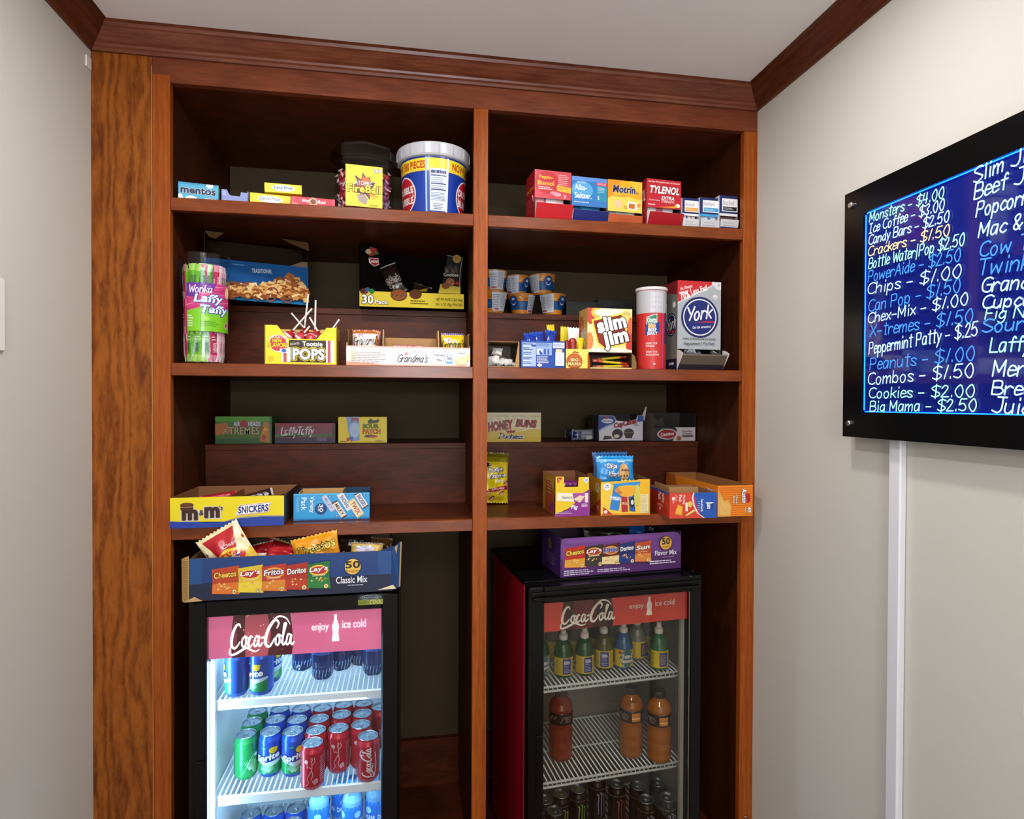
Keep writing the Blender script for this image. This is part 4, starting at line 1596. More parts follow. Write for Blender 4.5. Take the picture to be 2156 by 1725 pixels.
p.fine(.48, .05, .66, .13, 2, '#5a4a14', .4); p.t('NET WT 48 OZ (3 LB)(1.36kg)', .73, .115, .985, .17, '#5a4a20', b=.015); p.t('30-1.6 OZ (45g) POUCHES', .73, .03, .985, .09, '#4c4220', b=.0)
p.g([(.06, .86), (.1, .96), (.16, .93), (.17, .84), (.10, .80)], '#7a3424'); p.e(.085, .88, .03, .04, '#b8a184'); p.e(.13, .9, .03, .035, '#a8302c'); p.e(.16, .86, .02, .03, '#3a5a2c')
p.g([(.085, .78), (.175, .78), (.185, .68), (.14, .64), (.09, .70)], '#d8d0cc'); p.g([(.09, .77), (.17, .77), (.18, .69), (.14, .65), (.095, .71)], '#9c2230'); p.t('Keebler', .092, .70, .176, .755, '#f2ecea', b=.02)
# printed pouch at the right end of the front
p.g([(.75, .25), (.80, .5), (.84, .86), (.99, .84), (.965, .25)], '#1c1613'); p.g([(.75, .25), (.77, .40), (.965, .36), (.965, .25)], '#c8b040')
p.ln([(.835, .87), (.985, .845), (.96, .6), (.955, .28)], .0012, '#b8b0a8', False)
p.t('m&m’s', .815, .60, .94, .71, '#3a2018', o='#d8d4cc', b=.05, ow=.06); p.t('Cookies', .80, .53, .945, .585, '#c8bfb2', b=.03); p.e(.865, .43, .045, .07, '#8c5a34'); p.e(.82, .37, .04, .05, '#7a4a28')
p.c(.93, .82, .0125, '#a5863c', 18); p.fine(.905, .78, .955, .86, 3, '#6a5018', .4); p.e(.935, .42, .02, .03, '#9c2a2a')
for i in range(5):
    p.c(.845+.01*i, .42+.02*math.sin(i*3), .002, ('#a02020', '#d8a020', '#2a6a90')[i % 3], 8)
k.done('cookie_carton', 'black and yellow cookie carton with a cut-out front, on the step beside the divider', 'snack carton')
rp_ = k.T(w, .0, 0)


def pouch_print(pp):
    pp.t('m&m’s', .08, .36, .92, .62, '#3a2018', o='#e0dcd4', b=.05, ow=.06); pp.t('Cookies', .12, .22, .88, .33, '#c8bfb2', b=.03); pp.r(0, .955, 1, .985, '#b8b4b0')


q = k.T(w*.375, .028, .045)
bag('cookie_pouch', 'dark cookie pouch leaning at an angle in the cut-out carton', 'snack pouch', .055, .098, .02, '#241a16', q, (math.radians(-6), math.radians(-24), k.rz), pouch_print, seed=5, seal='#2c2420')
q = k.T(w*.545, .045, .008)
bag('cookie_pouch', 'dark pouch with a yellow corner, low inside the cut-out carton', 'snack pouch', .06, .075, .02, '#2a1c14', q, (math.radians(-5), math.radians(16), k.rz), lambda pp: pp.g([(.2, .6), (.75, .9), (.8, .6), (.5, .45)], '#b8952a'), seed=6, seal='#3a2a1c')

# lollipop carton
k = Carton(557, 709, 684, 1.664, S2, .092, '#f0dc1e', YR=1.668, top='open', inner='#d8b458', side='#caa82a',
           notch=[(0, 1), (.17, 1), (.215, .90), (.25, .80), (.34, .66), (.72, .66), (.78, .80), (.83, .88), (.85, .96), (1, .97)])
p = k.front()
p.r(.0, 0, 1, .02, '#d0b010')
p.r(.335, .06, .85, .63, '#2c1c10')
for x, c in ((.235, '#f6f2ea'), (.258, '#b85060'), (.305, '#f6f2ea'), (.85, '#f6f2ea'), (.872, '#b85060'), (.915, '#f6f2ea')):
    p.r(x, .06, x+.05 if c == '#f6f2ea' else x+.042, .63 if x > .5 else .44, c)
p.r(.925, .06, .965, .63, '#f6f2ea')
p.c(.185, .54, .0225, '#f4ecd4'); p.c(.185, .54, .0205, '#c8303c')
p.t('WATCH FOR', .06, .66, .31, .73, '#f8f4e4', o='#9c2430', b=.03); p.t('NEW', .11, .56, .24, .65, '#f2dc2a', o='#a02430', b=.05); p.t('FLAVORS', .045, .43, .33, .545, '#f2dc2a', o='#a02430', b=.05)
p.g([(.21, .29), (.32, .29), (.32, .40), (.21, .40)], '#e8e6ec'); p.e(.265, .35, .035, .045, '#3a60b0')
p.t('ASSORTED', .35, .505, .48, .56, '#e9e2d2', b=.01, rot=8); p.t('Tootsie', .52, .475, .80, .595, '#f5f3ea', b=.05)
p.t('POPS', .385, .12, .83, .42, '#f7f7f3', o='#f0cf1a', b=.1, ow=.13); p.l += 1
p.t('POPS', .385, .12, .83, .42, '#eef0f4', o='#1c130c', b=.085, ow=.05)
p.fine(.05, .08, .14, .22, 3, '#d0b418', .35); p.fine(.78, .86, .96, .92, 2, '#cdb620', .3)
k.done('lollipop_carton', 'yellow carton of lollipops with a cut-down front and puffy white lettering', 'candy box')


def lolly(c, L):
    m = M()
    r = .0135
    m.lathe([(0, -r), (r*.7, -r*.75), (r, -r*.15), (r, r*.3), (r*.65, r*.8), (r*.2, r*1.05), (r*.45, r*1.5), (r*.1, r*1.4)], mt(c, 'film'), 12)
    return m


lp0 = None
rd = random.Random(31)
LP = [(.30, .018, .055, 38, 8, .085), (.50, .045, .06, 6, 2, .1), (.66, .045, .058, 2, 0, .085), (.60, .073, .06, -40, 0, .07), (.78, .018, .052, -30, 0, .05), (.46, .018, .05, 40, 0, .03),
      (.82, .045, .055, 35, 0, .05), (.34, .045, .056, 0, 60, .03), (.62, .018, .05, 0, 70, .03), (.44, .073, .06, 20, 60, .03)]
LL = ['leaning far over at the carton end', 'with its stick straight up at the back', 'with its tall stick beside the middle', 'with its stick crossing toward the tall one', 'with a thin stick tipped at the far end', 'poking a short stick over the low front edge', 'with a short stick slanting up at the far side', 'lying flat behind the slanted one', 'lying flat below the tall one', 'lying flat in the middle of the heap']
for i, (fx, y, z, ax, bx, L) in enumerate(LP):
    q = k.T(fx*k.w, y, z+.020)
    o = tag(lolly(('#c0242c', '#a81f2a', '#c8404a')[i % 3], L).build('lollipop', None, q, rot=(math.radians(-bx), math.radians(ax), .3*i)), 'red wrapped lollipop '+LL[i], 'lollipop', 'lollipops in the yellow carton')
    o.rotation_euler = (math.radians(-bx if bx else 4), math.radians(ax), 0)
    m = M(); m.tube([(0, 0, .012), (0, 0, .012+L)], .0022, mt('#efece8', 'matte'), 8)
    m.build('stick', o)
    m = M(); m.lathe([(.0138, -.002), (.0142, .001), (.0138, .004)], mt('#e8d8d8', 'film'), 12)
    m.build('wrapper_band', o)

# cookie tray with dividers
k = Carton(729, 990, 730, 1.664, S2, .13, '#e4e2e8', YR=1.668, top='open', inner='#b08a58', side='#b9946a', h=.052, t=.003)
w, H = k.w, k.h
p = k.front()
p.r(0, .0, 1, .08, '#e8c0b0'); p.r(0, .93, 1, 1, '#e2b8a4'); p.g([(0, 0), (.3, 0), (.2, .12), (0, .2)], '#e89a7a'); p.e(.045, .5, .04, .3, '#eadfc4')
p.fine(.04, .1, .32, .72, 7, '#a5968c', .35, 4)
p.script("Grandma's", .40, .2, .64, .58, .0019, '#3f3c46', sh=.35); p.c(.475, .62, .0065, '#d4d0e2'); p.c(.475, .62, .004, '#d88a7a')
p.fine(.53, .72, .66, .76, 1, '#a8a4ac'); p.t('Variety', .70, .50, .79, .66, '#6e6a72', b=0); p.t('Mix', .725, .26, .77, .40, '#6e6a72', b=0)
p.c(.825, .42, .0125, '#4a88b8'); p.c(.825, .42, .0115, '#eceef2'); p.g([(.79, .26), (.86, .26), (.845, .17), (.805, .17)], '#5aa8dc'); p.t('36', .803, .33, .848, .53, '#4a6a8c', b=.02)
p.e(.925, .3, .05, .25, '#d8c48c'); p.e(.925, .34, .045, .2, '#ecdfb4'); p.fine(.9, .68, .985, .74, 1, '#b0a8a0'); p.e(.985, .5, .02, .2, '#ead89c')
k.done('cookie_tray', 'wide white cookie tray with tall brown cardboard dividers, beside the divider post', 'snack carton')
for nm, x, hh in (('end_panel', 0, .098), ('divider', .285, .1), ('divider', .735, .1), ('end_panel', w-.003 if False else 1, .093)):
    m = M()
    xx = x*w if x < 1 else w-.003
    P = [(0, .02 if nm == 'divider' else .0), (.0, 0)]
    m.poly([(xx, .004, .003), (xx, .127, .003), (xx, .127, hh), (xx, .03, hh), (xx, .004, hh*.62 if nm == 'divider' else hh*.95)], mt('#b48c5c', 'matte'))
    m.poly([(xx+.003, .004, .003), (xx+.003, .127, .003), (xx+.003, .127, hh), (xx+.003, .03, hh), (xx+.003, .004, hh*.62 if nm == 'divider' else hh*.95)], mt('#b48c5c', 'matte'))
    m.poly([(xx, .004, hh*.62 if nm == 'divider' else hh*.95), (xx+.003, .004, hh*.62 if nm == 'divider' else hh*.95), (xx+.003, .03, hh), (xx, .03, hh)], mt('#c49c6c', 'matte'))
    m.poly([(xx, .004, .003), (xx+.003, .004, .003), (xx+.003, .004, hh*.62), (xx, .004, hh*.62)], mt('#c49c6c', 'matte'))
    m.poly([(xx, .03, hh), (xx+.003, .03, hh), (xx+.003, .127, hh), (xx, .127, hh)], mt('#c49c6c', 'matte'))
    k.part(nm, m)
m = M(); m.box((.29*w, .10, .003), (.735*w, .103, .085), mt('#b88e5e', 'matte')); k.part('back_panel', m)


def gp(c1):
    def f(pp):
        pp.r(0, .42, 1, .86, '#e9e4de'); pp.script("Grandma's", .04, .50, 1.04, .74, .0019, '#1f1c24', sh=.1, rot=5); pp.c(.32, .8, .007, '#d0a8b8'); pp.e(.45, .2, .35, .17, '#e2c8a4'); pp.e(.45, .2, .1, .06, '#6a3a20'); pp.t('Creme', .66, .33, .95, .41, '#f0d8b0', b=0)
    return f


q = k.T(.145*w, .03, .004)
bag('cookie_pack', 'orange-brown cookie pack in the first compartment of the white tray', 'snack pouch', .07, .097, .024, '#b86a28', q, (math.radians(-8), 0, k.rz), gp(0), seed=51, seal='#b8642a')
q = k.T(.16*w, .06, .004)
bag('cookie_pack', 'pink-topped cookie pack behind the orange-brown one', 'snack pouch', .07, .1, .022, '#d88a98', q, (math.radians(-8), 0, k.rz+.1), None, seed=52, seal='#c8606c')
q = k.T(.49*w, .035, .004)
bag('cookie_pack', 'red and white cookie pack low in the middle compartment', 'snack pouch', .08, .062, .022, '#e8d4d6', q, (math.radians(-18), 0, k.rz), lambda pp: [pp.g([(.1, .6), (.5, .9), (.6, .7), (.3, .5)], '#b02a38'), pp.g([(.6, .9), (.95, .8), (.9, .6)], '#c8384a')], seed=53, seal='#c05a66')
q = k.T(.865*w, .03, .004)
bag('cookie_pack', 'yellow cookie pack in the last compartment of the white tray', 'snack pouch', .065, .09, .024, '#e8c41e', q, (math.radians(-8), 0, k.rz), lambda pp: [pp.script("Grandma's", .02, .48, 1.0, .76, .0019, '#1f1c24', sh=.1, rot=4), pp.c(.3, .78, .008, '#d8d0e0'), pp.c(.3, .78, .004, '#d88a7a')], seed=54, seal='#e0b818')
q = k.T(.87*w, .06, .004)
bag('cookie_pack', 'purple foil cookie pack behind the yellow one', 'snack pouch', .064, .098, .022, '#5a3a98', q, (math.radians(-8), 0, k.rz), None, seed=55, seal='#7a5ab8')

# ================================================================== second shelf, right bay
# macaroni cups on the step
def cup(seed, face):
    m = M()
    m.lathe([(0, .001), (.030, .001), (.0305, .004), (.0425, .064)], mt('#d8851e', 'card'), 36)
    p = cyl(m, .0312, .0424, .006, .057, -PI, 2*PI)
    p.r(0, .16, 1, .62, '#12508c'); p.r(0, .6, 1, .64, '#0d3f74')
    rd = random.Random(seed)
    for i in range(46):
        x, y = rd.uniform(0, 1), rd.uniform(.68, .97)
        s = rd.uniform(.012, .022)
        p.ln([(x-s, y), (x, y+.05), (x+s, y-.01)], .0042, rd.choice(('#c07018', '#eaa93a', '#f0bc50', '#a85c12')))
    for c0 in (.25, .75):
        p.e(c0, .62, .06, .33, '#0f3a78'); p.e(c0, .62, .047, .27, '#1d5aa4'); p.e(c0, .56, .03, .13, '#d8dce2'); p.e(c0, .59, .028, .11, '#173f78'); p.e(c0, .75, .02, .07, '#c8ccd4')
        p.fine(c0+.08, .26, c0+.17, .5, 3, '#4a90c8', .4)
    p.r(-.06+.5, .0, .13+.5, 1, '#c9ccd6'); p.fine(.45, .1, .53, .9, 9, '#6a6e80', .4, 2); p.fine(.54, .1, .62, .94, 14, '#7a7e90', .4, 3); p.r(.46, .04, .53, .14, '#a84838')
    return m


CU = [(1040, .968, 0, .1, 'bottom cup of the white-backed pair nearest the divider post'), (1040, .97, 1, -.1, 'upper cup of the white-backed pair nearest the divider post'),
      (1097, .99, 0, .75, 'bottom cup of the middle stack with its white panel showing'), (1088, 1.035, 1, -.85, 'upper cup of the middle stack'),
      (1163, .97, 0, -.95, 'bottom cup of the end stack with round logo facing out'), (1142, 1.0, 1, -1.3, 'upper cup of the end stack')]
cp = None
RIMM = [(.0425, .064), (.0445, .0645), (.0448, .067), (.043, .068), (.040, .067), (0, .067)]
for u, yy, lv, rz, lab in CU:
    q = atY(u, 640, 1+yy)
    loc = (q.x, q.y, R2+lv*.0685)
    if cp is None:
        cp = tag(cup(9, 0).build('noodle_cup', None, loc, rz), 'orange and blue macaroni cup, '+lab, 'noodle cup', 'macaroni cups on the step')
        m = M(); m.lathe(RIMM, mt('#c8884a', 'card'), 36); m.build('cup_lid', cp)
    else:
        dup(cp, loc, (0, 0, rz), 'orange and blue macaroni cup, '+lab)

# two green bars packs on the step behind, shade worked into their dark colours
for i, (ua, ub, vt, t, lab) in enumerate(((1192, 1258, 634, 'ACCEL', 'dark green carton in the shade on the step, beside the cups'), (1258, 1332, 630, 'ACCEL', 'dark green carton in the shade on the step, above the square red logo box'))):
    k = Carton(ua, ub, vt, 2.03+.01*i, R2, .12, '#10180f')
    p = k.front(); p.t(t, .12, .45, .9, .82, '#28352a', b=.02); p.fine(.2, .15, .8, .35, 2, '#1b2a1c', .4)
    k.done('snack_carton', lab, 'snack carton')

# open carton with white pieces
k = Carton(1026, 1094, 718, 1.664, S2, .11, '#8c6a44', YR=1.668, top='open', inner='#4a3622', side='#a2764a', fh=.004)
k.m.box((0, 0, k.h-.002), (k.w, .11, k.h), mt('#8c6a44', 'matte'))
k.m.poly([(k.w-.014, -.0005, .002), (k.w-.001, -.0005, .002), (k.w-.001, -.0005, k.h), (k.w-.003, -.0005, k.h)], mt('#b8905e', 'matte'))
k.done('open_carton', 'brown carton with its open dark side facing out, behind the divider post', 'carton')
rd = random.Random(77)
nb = 0
for i, (fx, z, sz) in enumerate(((.28, .006, .036), (.56, .006, .030), (.34, .034, .030), (.78, .006, .028), (.88, .005, .016), (.42, .030, .02))):
    q = k.T(fx*k.w, .03+.012*(i % 2), z)
    bag('paper_twist', 'crumpled white packet %s in the open brown carton' % ('beside the post', 'next in line', 'on top of the others', 'near the middle', 'by the open carton’s wall', 'lying lowest')[i], 'packet', sz, sz*.85, sz*.5, '#ded8d2', q, (math.radians(-20+rd.uniform(-12, 12)), rd.uniform(-.5, .5), rd.uniform(-.5, .5)), None, seed=80+i, seal='#cfc4bc', wr=.5, kind='matte', nx=8, nz=8)

# blue carton with nutrition panel and dark blue packs on top
k = Carton(1097, 1189, 717, 1.660, S2, .10, '#1c48a4', YR=1.664, top='open', inner='#16306c', side='#173a88')
p = k.front()
p.r(.035, .05, .34, .93, '#a8bfe4'); p.fine(.05, .84, .33, .91, 1, '#2a4a96', .5)
for i in range(13):
    y = .08+i*.058
    p.fine(.05, y, .05+.26*(.55+.4*abs(math.sin(i*1.7))), y+.026, 1, '#1d3f8c' if i % 3 else '#f0f4fa', .9, i)
p.r(.23, .79, .335, .85, '#1c3f90'); p.r(.345, .47, .70, .93, '#8fabd8'); p.fine(.36, .80, .69, .91, 3, '#284c98', .45)
p.r(.36, .50, .48, .70, '#e9effa'); p.r(.52, .5, .56, .7, '#1c48a4'); p.r(.60, .5, .63, .7, '#1c48a4'); p.g([(.40, .70), (.46, .60), (.5, .5), (.42, .5)], '#1c48a4')
p.fine(.36, .17, .66, .44, 6, '#dfe8f6', .45, 8); p.e(.42, .1, .055, .055, '#eef2fa'); p.t('g.', .40, .08, .44, .12, '#1c48a4', b=.01)
p.r(.72, .74, .99, .95, '#cfd8ee'); p.fine(.74, .80, .97, .9, 2, '#6a7ab0', .4); p.r(.79, .58, .94, .70, '#e8d2a4'); p.r(.78, .08, .985, .58, '#e4e8f2'); p.fine(.8, .12, .96, .54, 7, '#aab4cc', .3, 4)
k.done('snack_carton', 'small blue carton showing a white nutrition panel, with blue packs on top', 'snack carton')
for i, (fx, z, w_, h_, rr) in enumerate(((.24, .035, .036, .045, 6), (.52, .03, .04, .058, -5), (.78, .03, .036, .066, 6))):
    q = k.T(fx*k.w, .035+.015*i, z)
    bag('snack_pack', 'dark blue glossy pack standing in the blue carton, %s' % ('the shortest one at its near corner', 'in the middle with a pointed top', 'the tallest beside the yellow tops')[i], 'snack pouch', w_, h_+.022, .02, '#1a3aa0', q, (math.radians(-10), math.radians(rr), k.rz), None, seed=90+i, seal='#2a52b8', nx=8, nz=10)

# sausage carton
k = Carton(1192, 1239, 735, 1.658, S2, .10, '#e9dc6a', YR=1.660, top='open', inner='#b89a50', side='#c8b850')
p = k.front()
p.e(.37, .36, .36, .42, '#a8421c'); p.e(.37, .36, .33, .38, '#c86428'); p.g([(.26, .78), (.36, .90), (.56, .84), (.58, .78), (.38, .82)], '#a83a20')
p.t('BIG', .20, .36, .54, .52, '#f0dc90', o='#6a1c10', b=.06, ow=.07); p.t('MAMA', .07, .14, .68, .32, '#f0dc90', o='#6a1c10', b=.06, ow=.07); p.r(.2, .03, .6, .07, '#8a4a18')
k.done('sausage_carton', 'small yellow carton with a round orange logo holding pickled sausages', 'snack carton')
S_ = [(.12, .020, .092, 0, '#8e1f18', 'thin red sausage half hidden at the carton edge'), (.38, .020, .098, 0, '#9a2418', 'plump shiny red sausage at the front of the yellow carton')]
for i, (fx, y, top, a, c, lab) in enumerate(S_):
    q = k.T(fx*k.w, y, 0)
    m = M(); r = .0085 if i == 0 else .0115
    m.lathe([(0, .004), (r*.7, .006), (r, .014), (r, top-.01-.012), (r*.85, top-.012-.004), (r*.5, top-.0125), (0, top-.012)], mt(c, 'film'), 20)
    o = tag(m.build('sausage', None, q), lab, 'sausage')
for i, (fx, y, z, w_, h_, c, sl, lab) in enumerate(((-.02, .122, .002, .024, .137, '#e8cf1a', '#e8cf1a', 'narrow yellow wrapper top leaning by the blue packs'), (.40, .122, .002, .028, .132, '#e8d020', '#f0dc30', 'yellow wrapper top next to the white one'),
                                              (.62, .06, .004, .034, .120, '#e6e4e6', '#f2f0f0', 'white crimped wrapper standing behind the sausages'), (.72, .032, .004, .020, .088, '#e8cc1c', '#e8cc1c', 'curled yellow wrapper against the square red logo box'))):
    q = k.T(fx*k.w, y, z)
    bag('sausage_wrapper', lab, 'wrapper', w_, h_, .012, c, q, (math.radians(-4), math.radians((-4, 4, 1, 4)[i]), k.rz), None, seed=100+i, seal=sl, nx=8, nz=10)

# meat stick dispenser
k = Carton(1237, 1331, 648, 1.668, S2, .075, '#e8d48a', YR=1.672, top='open', inner='#3c1c10', side='#d8a850', fh=.004)
w, H = k.w, k.h
zl = .275
k.m.box((0, 0, zl*H), (w, .002, H), mt('#d8c0a0')); k.m.box((0, 0, H-.002), (w, .075, H), mt('#c89a3a')); k.m.box((0, 0, zl*H-.002), (w, .07, zl*H), mt('#4a2a18'))
p = flat(k.m, (0, 0, zl*H), (1, 0, 0), (0, 0, 1), w, H*(1-zl))
p.r(0, 0, 1, 1, '#efe2a4')
for x, y, rx, ry, c in ((.07, .85, .1, .22, '#c84a34'), (.05, .25, .08, .2, '#e08a4a'), (.94, .3, .09, .3, '#c8382c'), (.96, .62, .06, .2, '#d86a3a'), (.2, .9, .12, .12, '#eeb84a'), (.5, .9, .35, .1, '#f6efd8'), (.5, .04, .5, .06, '#f0e8d8'), (.86, .86, .12, .1, '#e8d070')):
    p.e(x, y, rx, ry, c)
R_ = lambda x, y, a=-14: (.52+(x*math.cos(math.radians(-a))-y*math.sin(math.radians(-a))), .47+(x*math.sin(math.radians(-a))+y*math.cos(math.radians(-a))))
for s, c in ((1.0, '#e8d84a'), (.90, '#8e2418')):
    p.g([R_(-.36*s, .36*s), R_(.36*s, .36*s), R_(.36*s, -.24*s), R_(.26*s, -.36*s), R_(-.24*s, -.36*s), R_(-.36*s, -.2*s)], c)
p.t('slim', .2, .49, .86, .84, '#f5f3ee', o='#3a1a14', b=.09, rot=14, ow=.05); p.t('jim', .34, .08, .92, .52, '#f5f3ee', o='#3a1a14', b=.09, rot=14, ow=.05)
p.fine(.8, .86, .97, .93, 2, '#b8a890', .4)
lp = k.left(); lp.e(.3, .7, .3, .2, '#c8603a'); lp.t('slim', .25, .5, .8, .68, '#e9dcc0', o='#4a2418', b=.05); lp.t('jim', .25, .32, .8, .5, '#e9dcc0', o='#4a2418', b=.05)
k.done('meat_stick_dispenser', 'red and yellow meat stick box with tilted square logo above an open tray', 'snack carton')
for x, c in ((0, '#c86a1e'), (w, '#b89a6a'), (w+.012, '#b08a52')):
    m = M()
    hh = zl*H*(.92 if x <= w else .6)
    m.poly([(x, 0, 0), (x, -.03, 0), (x, -.03, hh*.35), (x, -.018, hh*.85), (x, 0, hh)], mt(c, 'matte'))
    m.poly([(x+.0015, 0, 0), (x+.0015, -.03, 0), (x+.0015, -.03, hh*.35), (x+.0015, -.018, hh*.85), (x+.0015, 0, hh)], mt(c, 'matte'))
    if x <= w:
        k.part('side_flap', m, (-.0016 if x == 0 else .0004, 0, 0))
for i, (z, a, c) in enumerate(((.008, -2, '#d8c01e'), (.020, 4, '#e0c820'), (.032, -6, '#e8d22a'))):
    q = k.T(w*.56, .012+.006*i, z)
    bar('meat_stick', 'thin yellow and red meat stick, %s of three in the open tray' % ('lowest', 'middle', 'topmost')[i], 'meat stick', w*.8, .007, .008, c, q, (0, math.radians(a), k.rz+.04*i), None, cf=lambda s: '#a8321e' if (s < .14 or s > .86) else ('#d8c422' if .25 < s < .8 else '#c86a2a'), seed=120+i)

# beef jerky tub
q = atY(1371, 700, 1.712)
JRR = .0435
jt = empty('jerky_tub', (q.x, q.y, S2), 0, 'tall red and grey paper tub of beef jerky with a white rolled rim', 'jerky tub')
m = M()
JH = 1.5+(862-624)/1289.6*(q.y*.986+q.x*.165)-S2
m.lathe([(0, .001), (JRR*.96, .001), (JRR, JH-.004)], mt('#c22a2e', 'card'), 40)
p = cyl(m, JRR*.965, JRR*.998, .003, JH-.01, -PI*.8, PI*1.6)
XX = lambda d: (d+144)/288
p.r(0, .71, 1, 1, '#b9b8be'); p.r(XX(-25), .72, XX(25), .98, '#c9c8ce'); p.r(0, .0, 1, .71, '#c8302c')
p.r(XX(38), .32, XX(110), .72, '#22306e'); p.r(XX(52), .62, XX(90), .84, '#e8ecea'); p.g([(XX(60), .64), (XX(84), .66), (XX(84), .82), (XX(60), .8)], '#1f6a3c')
p.g([(XX(-46), .42), (XX(10), .46), (XX(10), .60), (XX(-44), .58)], '#22408c'); p.g([(XX(-40), .56), (XX(0), .58), (XX(0), .70), (XX(-40), .66)], '#e9eeee'); p.g([(XX(-38), .57), (XX(-2), .59), (XX(-2), .69), (XX(-38), .655)], '#1f7a5c')
p.t('Oberto', XX(-37), .585, XX(-3), .655, '#f4f6f4', b=.04, rot=3); p.r(XX(-34), .52, XX(-6), .565, '#e0b070'); p.t('BEEF', XX(-34), .475, XX(-2), .515, '#f0f0f4', b=.05); p.t('JERKY', XX(-38), .42, XX(2), .47, '#f0f0f4', b=.05)
p.t('GREAT FOR', XX(-42), .31, XX(2), .335, '#f2dcdc', b=.02); p.t('HIKING', XX(-42), .275, XX(-10), .30, '#f2dcdc', b=.02); p.t('GREAT FOR', XX(-42), .20, XX(2), .225, '#f2dcdc', b=.02); p.t('SNACKING', XX(-42), .165, XX(8), .19, '#f2dcdc', b=.02)
p.r(XX(20), 0, XX(28), .71, '#c83a6a'); p.c(XX(-10), .06, .003, '#e8c8c8', 10)
m.build('tub_body', jt)
m = M()
m.lathe([(JRR*.985, JH-.006), (JRR*1.06, JH-.005), (JRR*1.085, JH-.001), (JRR*1.06, JH+.003), (JRR*.99, JH+.002), (JRR*.96, JH-.03), (0, JH-.032)], mt('#e4dedf', 'card'), 40)
m.build('rim', jt)

# peppermint patty dispenser
k = Carton(1427, 1518, 590, 1.668, S2, .10, '#a9adb2', YR=1.676, top='open', inner='#56524e', side='#6e6c66', fh=.004)
w, H = k.w, k.h
zl = .235
k.m.box((0, 0, zl*H), (w, .002, H), mt('#b4b6ba')); k.m.box((0, 0, H-.002), (w, .10, H), mt('#a02028'))
p = flat(k.m, (0, 0, zl*H), (1, 0, 0), (0, 0, 1), w, H*(1-zl))
p.r(0, 0, 1, 1, '#a9aeb4')
p.g([(0, 1), (.82, 1), (.80, .93), (0, .66)], '#c8d0d4'); p.g([(0, 1), (.80, 1), (.78, .95), (0, .68)], '#c4262c')
p.t('As Always', .05, .86, .34, .93, '#f8e8e8', b=.01, rot=16, sh=.2); p.t('70%', .05, .73, .27, .85, '#fbf4f4', b=.06, rot=17); p.t('Less Fat!', .29, .83, .68, .92, '#fbf4f4', b=.03, rot=17)
p.g([(.78, 1), (1, 1), (1, .88), (.90, .89), (.82, .94)], '#d8dadc'); p.t('c', .93, .94, .97, .965, '#333', b=.03); p.c(.86, .78, .0082, '#dfe0e0', 20); p.t('175', .81, .80, .91, .82, '#8a8480', b=.02); p.fine(.80, .745, .92, .785, 2, '#b89a90', .4)
p.c(.51, .47, .43*w, '#161f5c', 48); p.c(.51, .47, .385*w, '#e9ecf2', 48); p.c(.51, .47, .36*w, '#1a2670', 48)
p.script('York', .19, .41, .76, .60, .0048, '#f2f4f8', sh=.3, rot=8)
p.g([(.40, .385), (.62, .415), (.86, .42), (.84, .395), (.62, .395)], '#b82a34'); p.t('Get the sensation!', .34, .31, .77, .35, '#eef0f4', b=.01, rot=5, sh=.25)
p.t('DARK CHOCOLATE COVERED', .12, .135, .88, .165, '#3c3e46', b=.01); p.script('Peppermint Patties', .13, .055, .84, .10, .0009, '#2c2e36', sh=.5, rot=1)
lp = k.left()
lp.g([(0, 1), (1, 1), (1, .84), (0, .93)], '#7a1c22'); lp.c(.8, .74, .009, '#d8d4cc', 18); lp.c(.62, .52, .034, '#0e1430', 36); lp.c(.62, .52, .030, '#b8bcc4', 36); lp.c(.62, .52, .0285, '#131a3c', 36)
lp.script('York', .34, .46, .88, .58, .004, '#b9b6ae', sh=.3, rot=6); lp.r(.4, .43, .86, .455, '#9c2430'); lp.r(0, 0, 1, .13, '#1a1c34'); lp.fine(.5, .05, .9, .1, 1, '#c8c8d0')
k.done('mint_dispenser', 'tall silver peppermint box with a big round navy logo and drop-down chute', 'candy box')
L = zl*H*.82
fm = M(); fm.box((.001, -.002, 0), (w+.006, 0, L), mt('#5e5246')); fp = flat(fm, (.001, -.002, 0), (1, 0, 0), (0, 0, 1), w+.005, L); fp.r(0, 0, 1, .35, '#2a2430'); fp.r(0, .94, 1, 1, '#8e8478')
k.part('chute_flap', fm, (0, -.0005, .002), (math.radians(32), 0, 0))
for x in (0, w+.006):
    em = M()
    pts = [(0, 0)]+[(-L*1.1*math.cos(math.radians(90-i*8)), L*1.12*math.sin(math.radians(90-i*8))) for i in range(0, 6)]
    for dx in (0, .0015):
        em.poly([(x+dx, a, b) for a, b in pts], mt('#d8d6d4'))
    for (a, b), (c, d) in zip(pts, pts[1:]+pts[:1]):
        em.poly([(x, a, b), (x+.0015, a, b), (x+.0015, c, d), (x, c, d)], mt('#d8d6d4'))
    k.part('chute_side', em, (-.0016 if x == 0 else 0, -.0006, .002))
rd = random.Random(5)
pm = None
for i in range(9):
    q = k.T(w*(.12+.095*i), .006+.020*(i % 2), .022+.014*(i % 3))
    if pm is None:
        m = M(); m.lathe([(0, -.005), (.012, -.005), (.0135, 0), (.012, .005), (0, .005)], mt('#8e9296', 'foil'), 9)
        m.lathe([(.0135, 0), (.018, .002), (.0125, .002)], mt('#c9cccf', 'foil'), 9)
        pm = tag(m.build('mint_patty', None, q, rot=(.5, .3, 0)), 'silver foil wrapped mint patty in the open chute', 'mint patty', 'foil wrapped patties in the chute')
    else:
        dup(pm, q, (rd.uniform(.2, 1.4), rd.uniform(-.6, .6), rd.uniform(0, 3)))

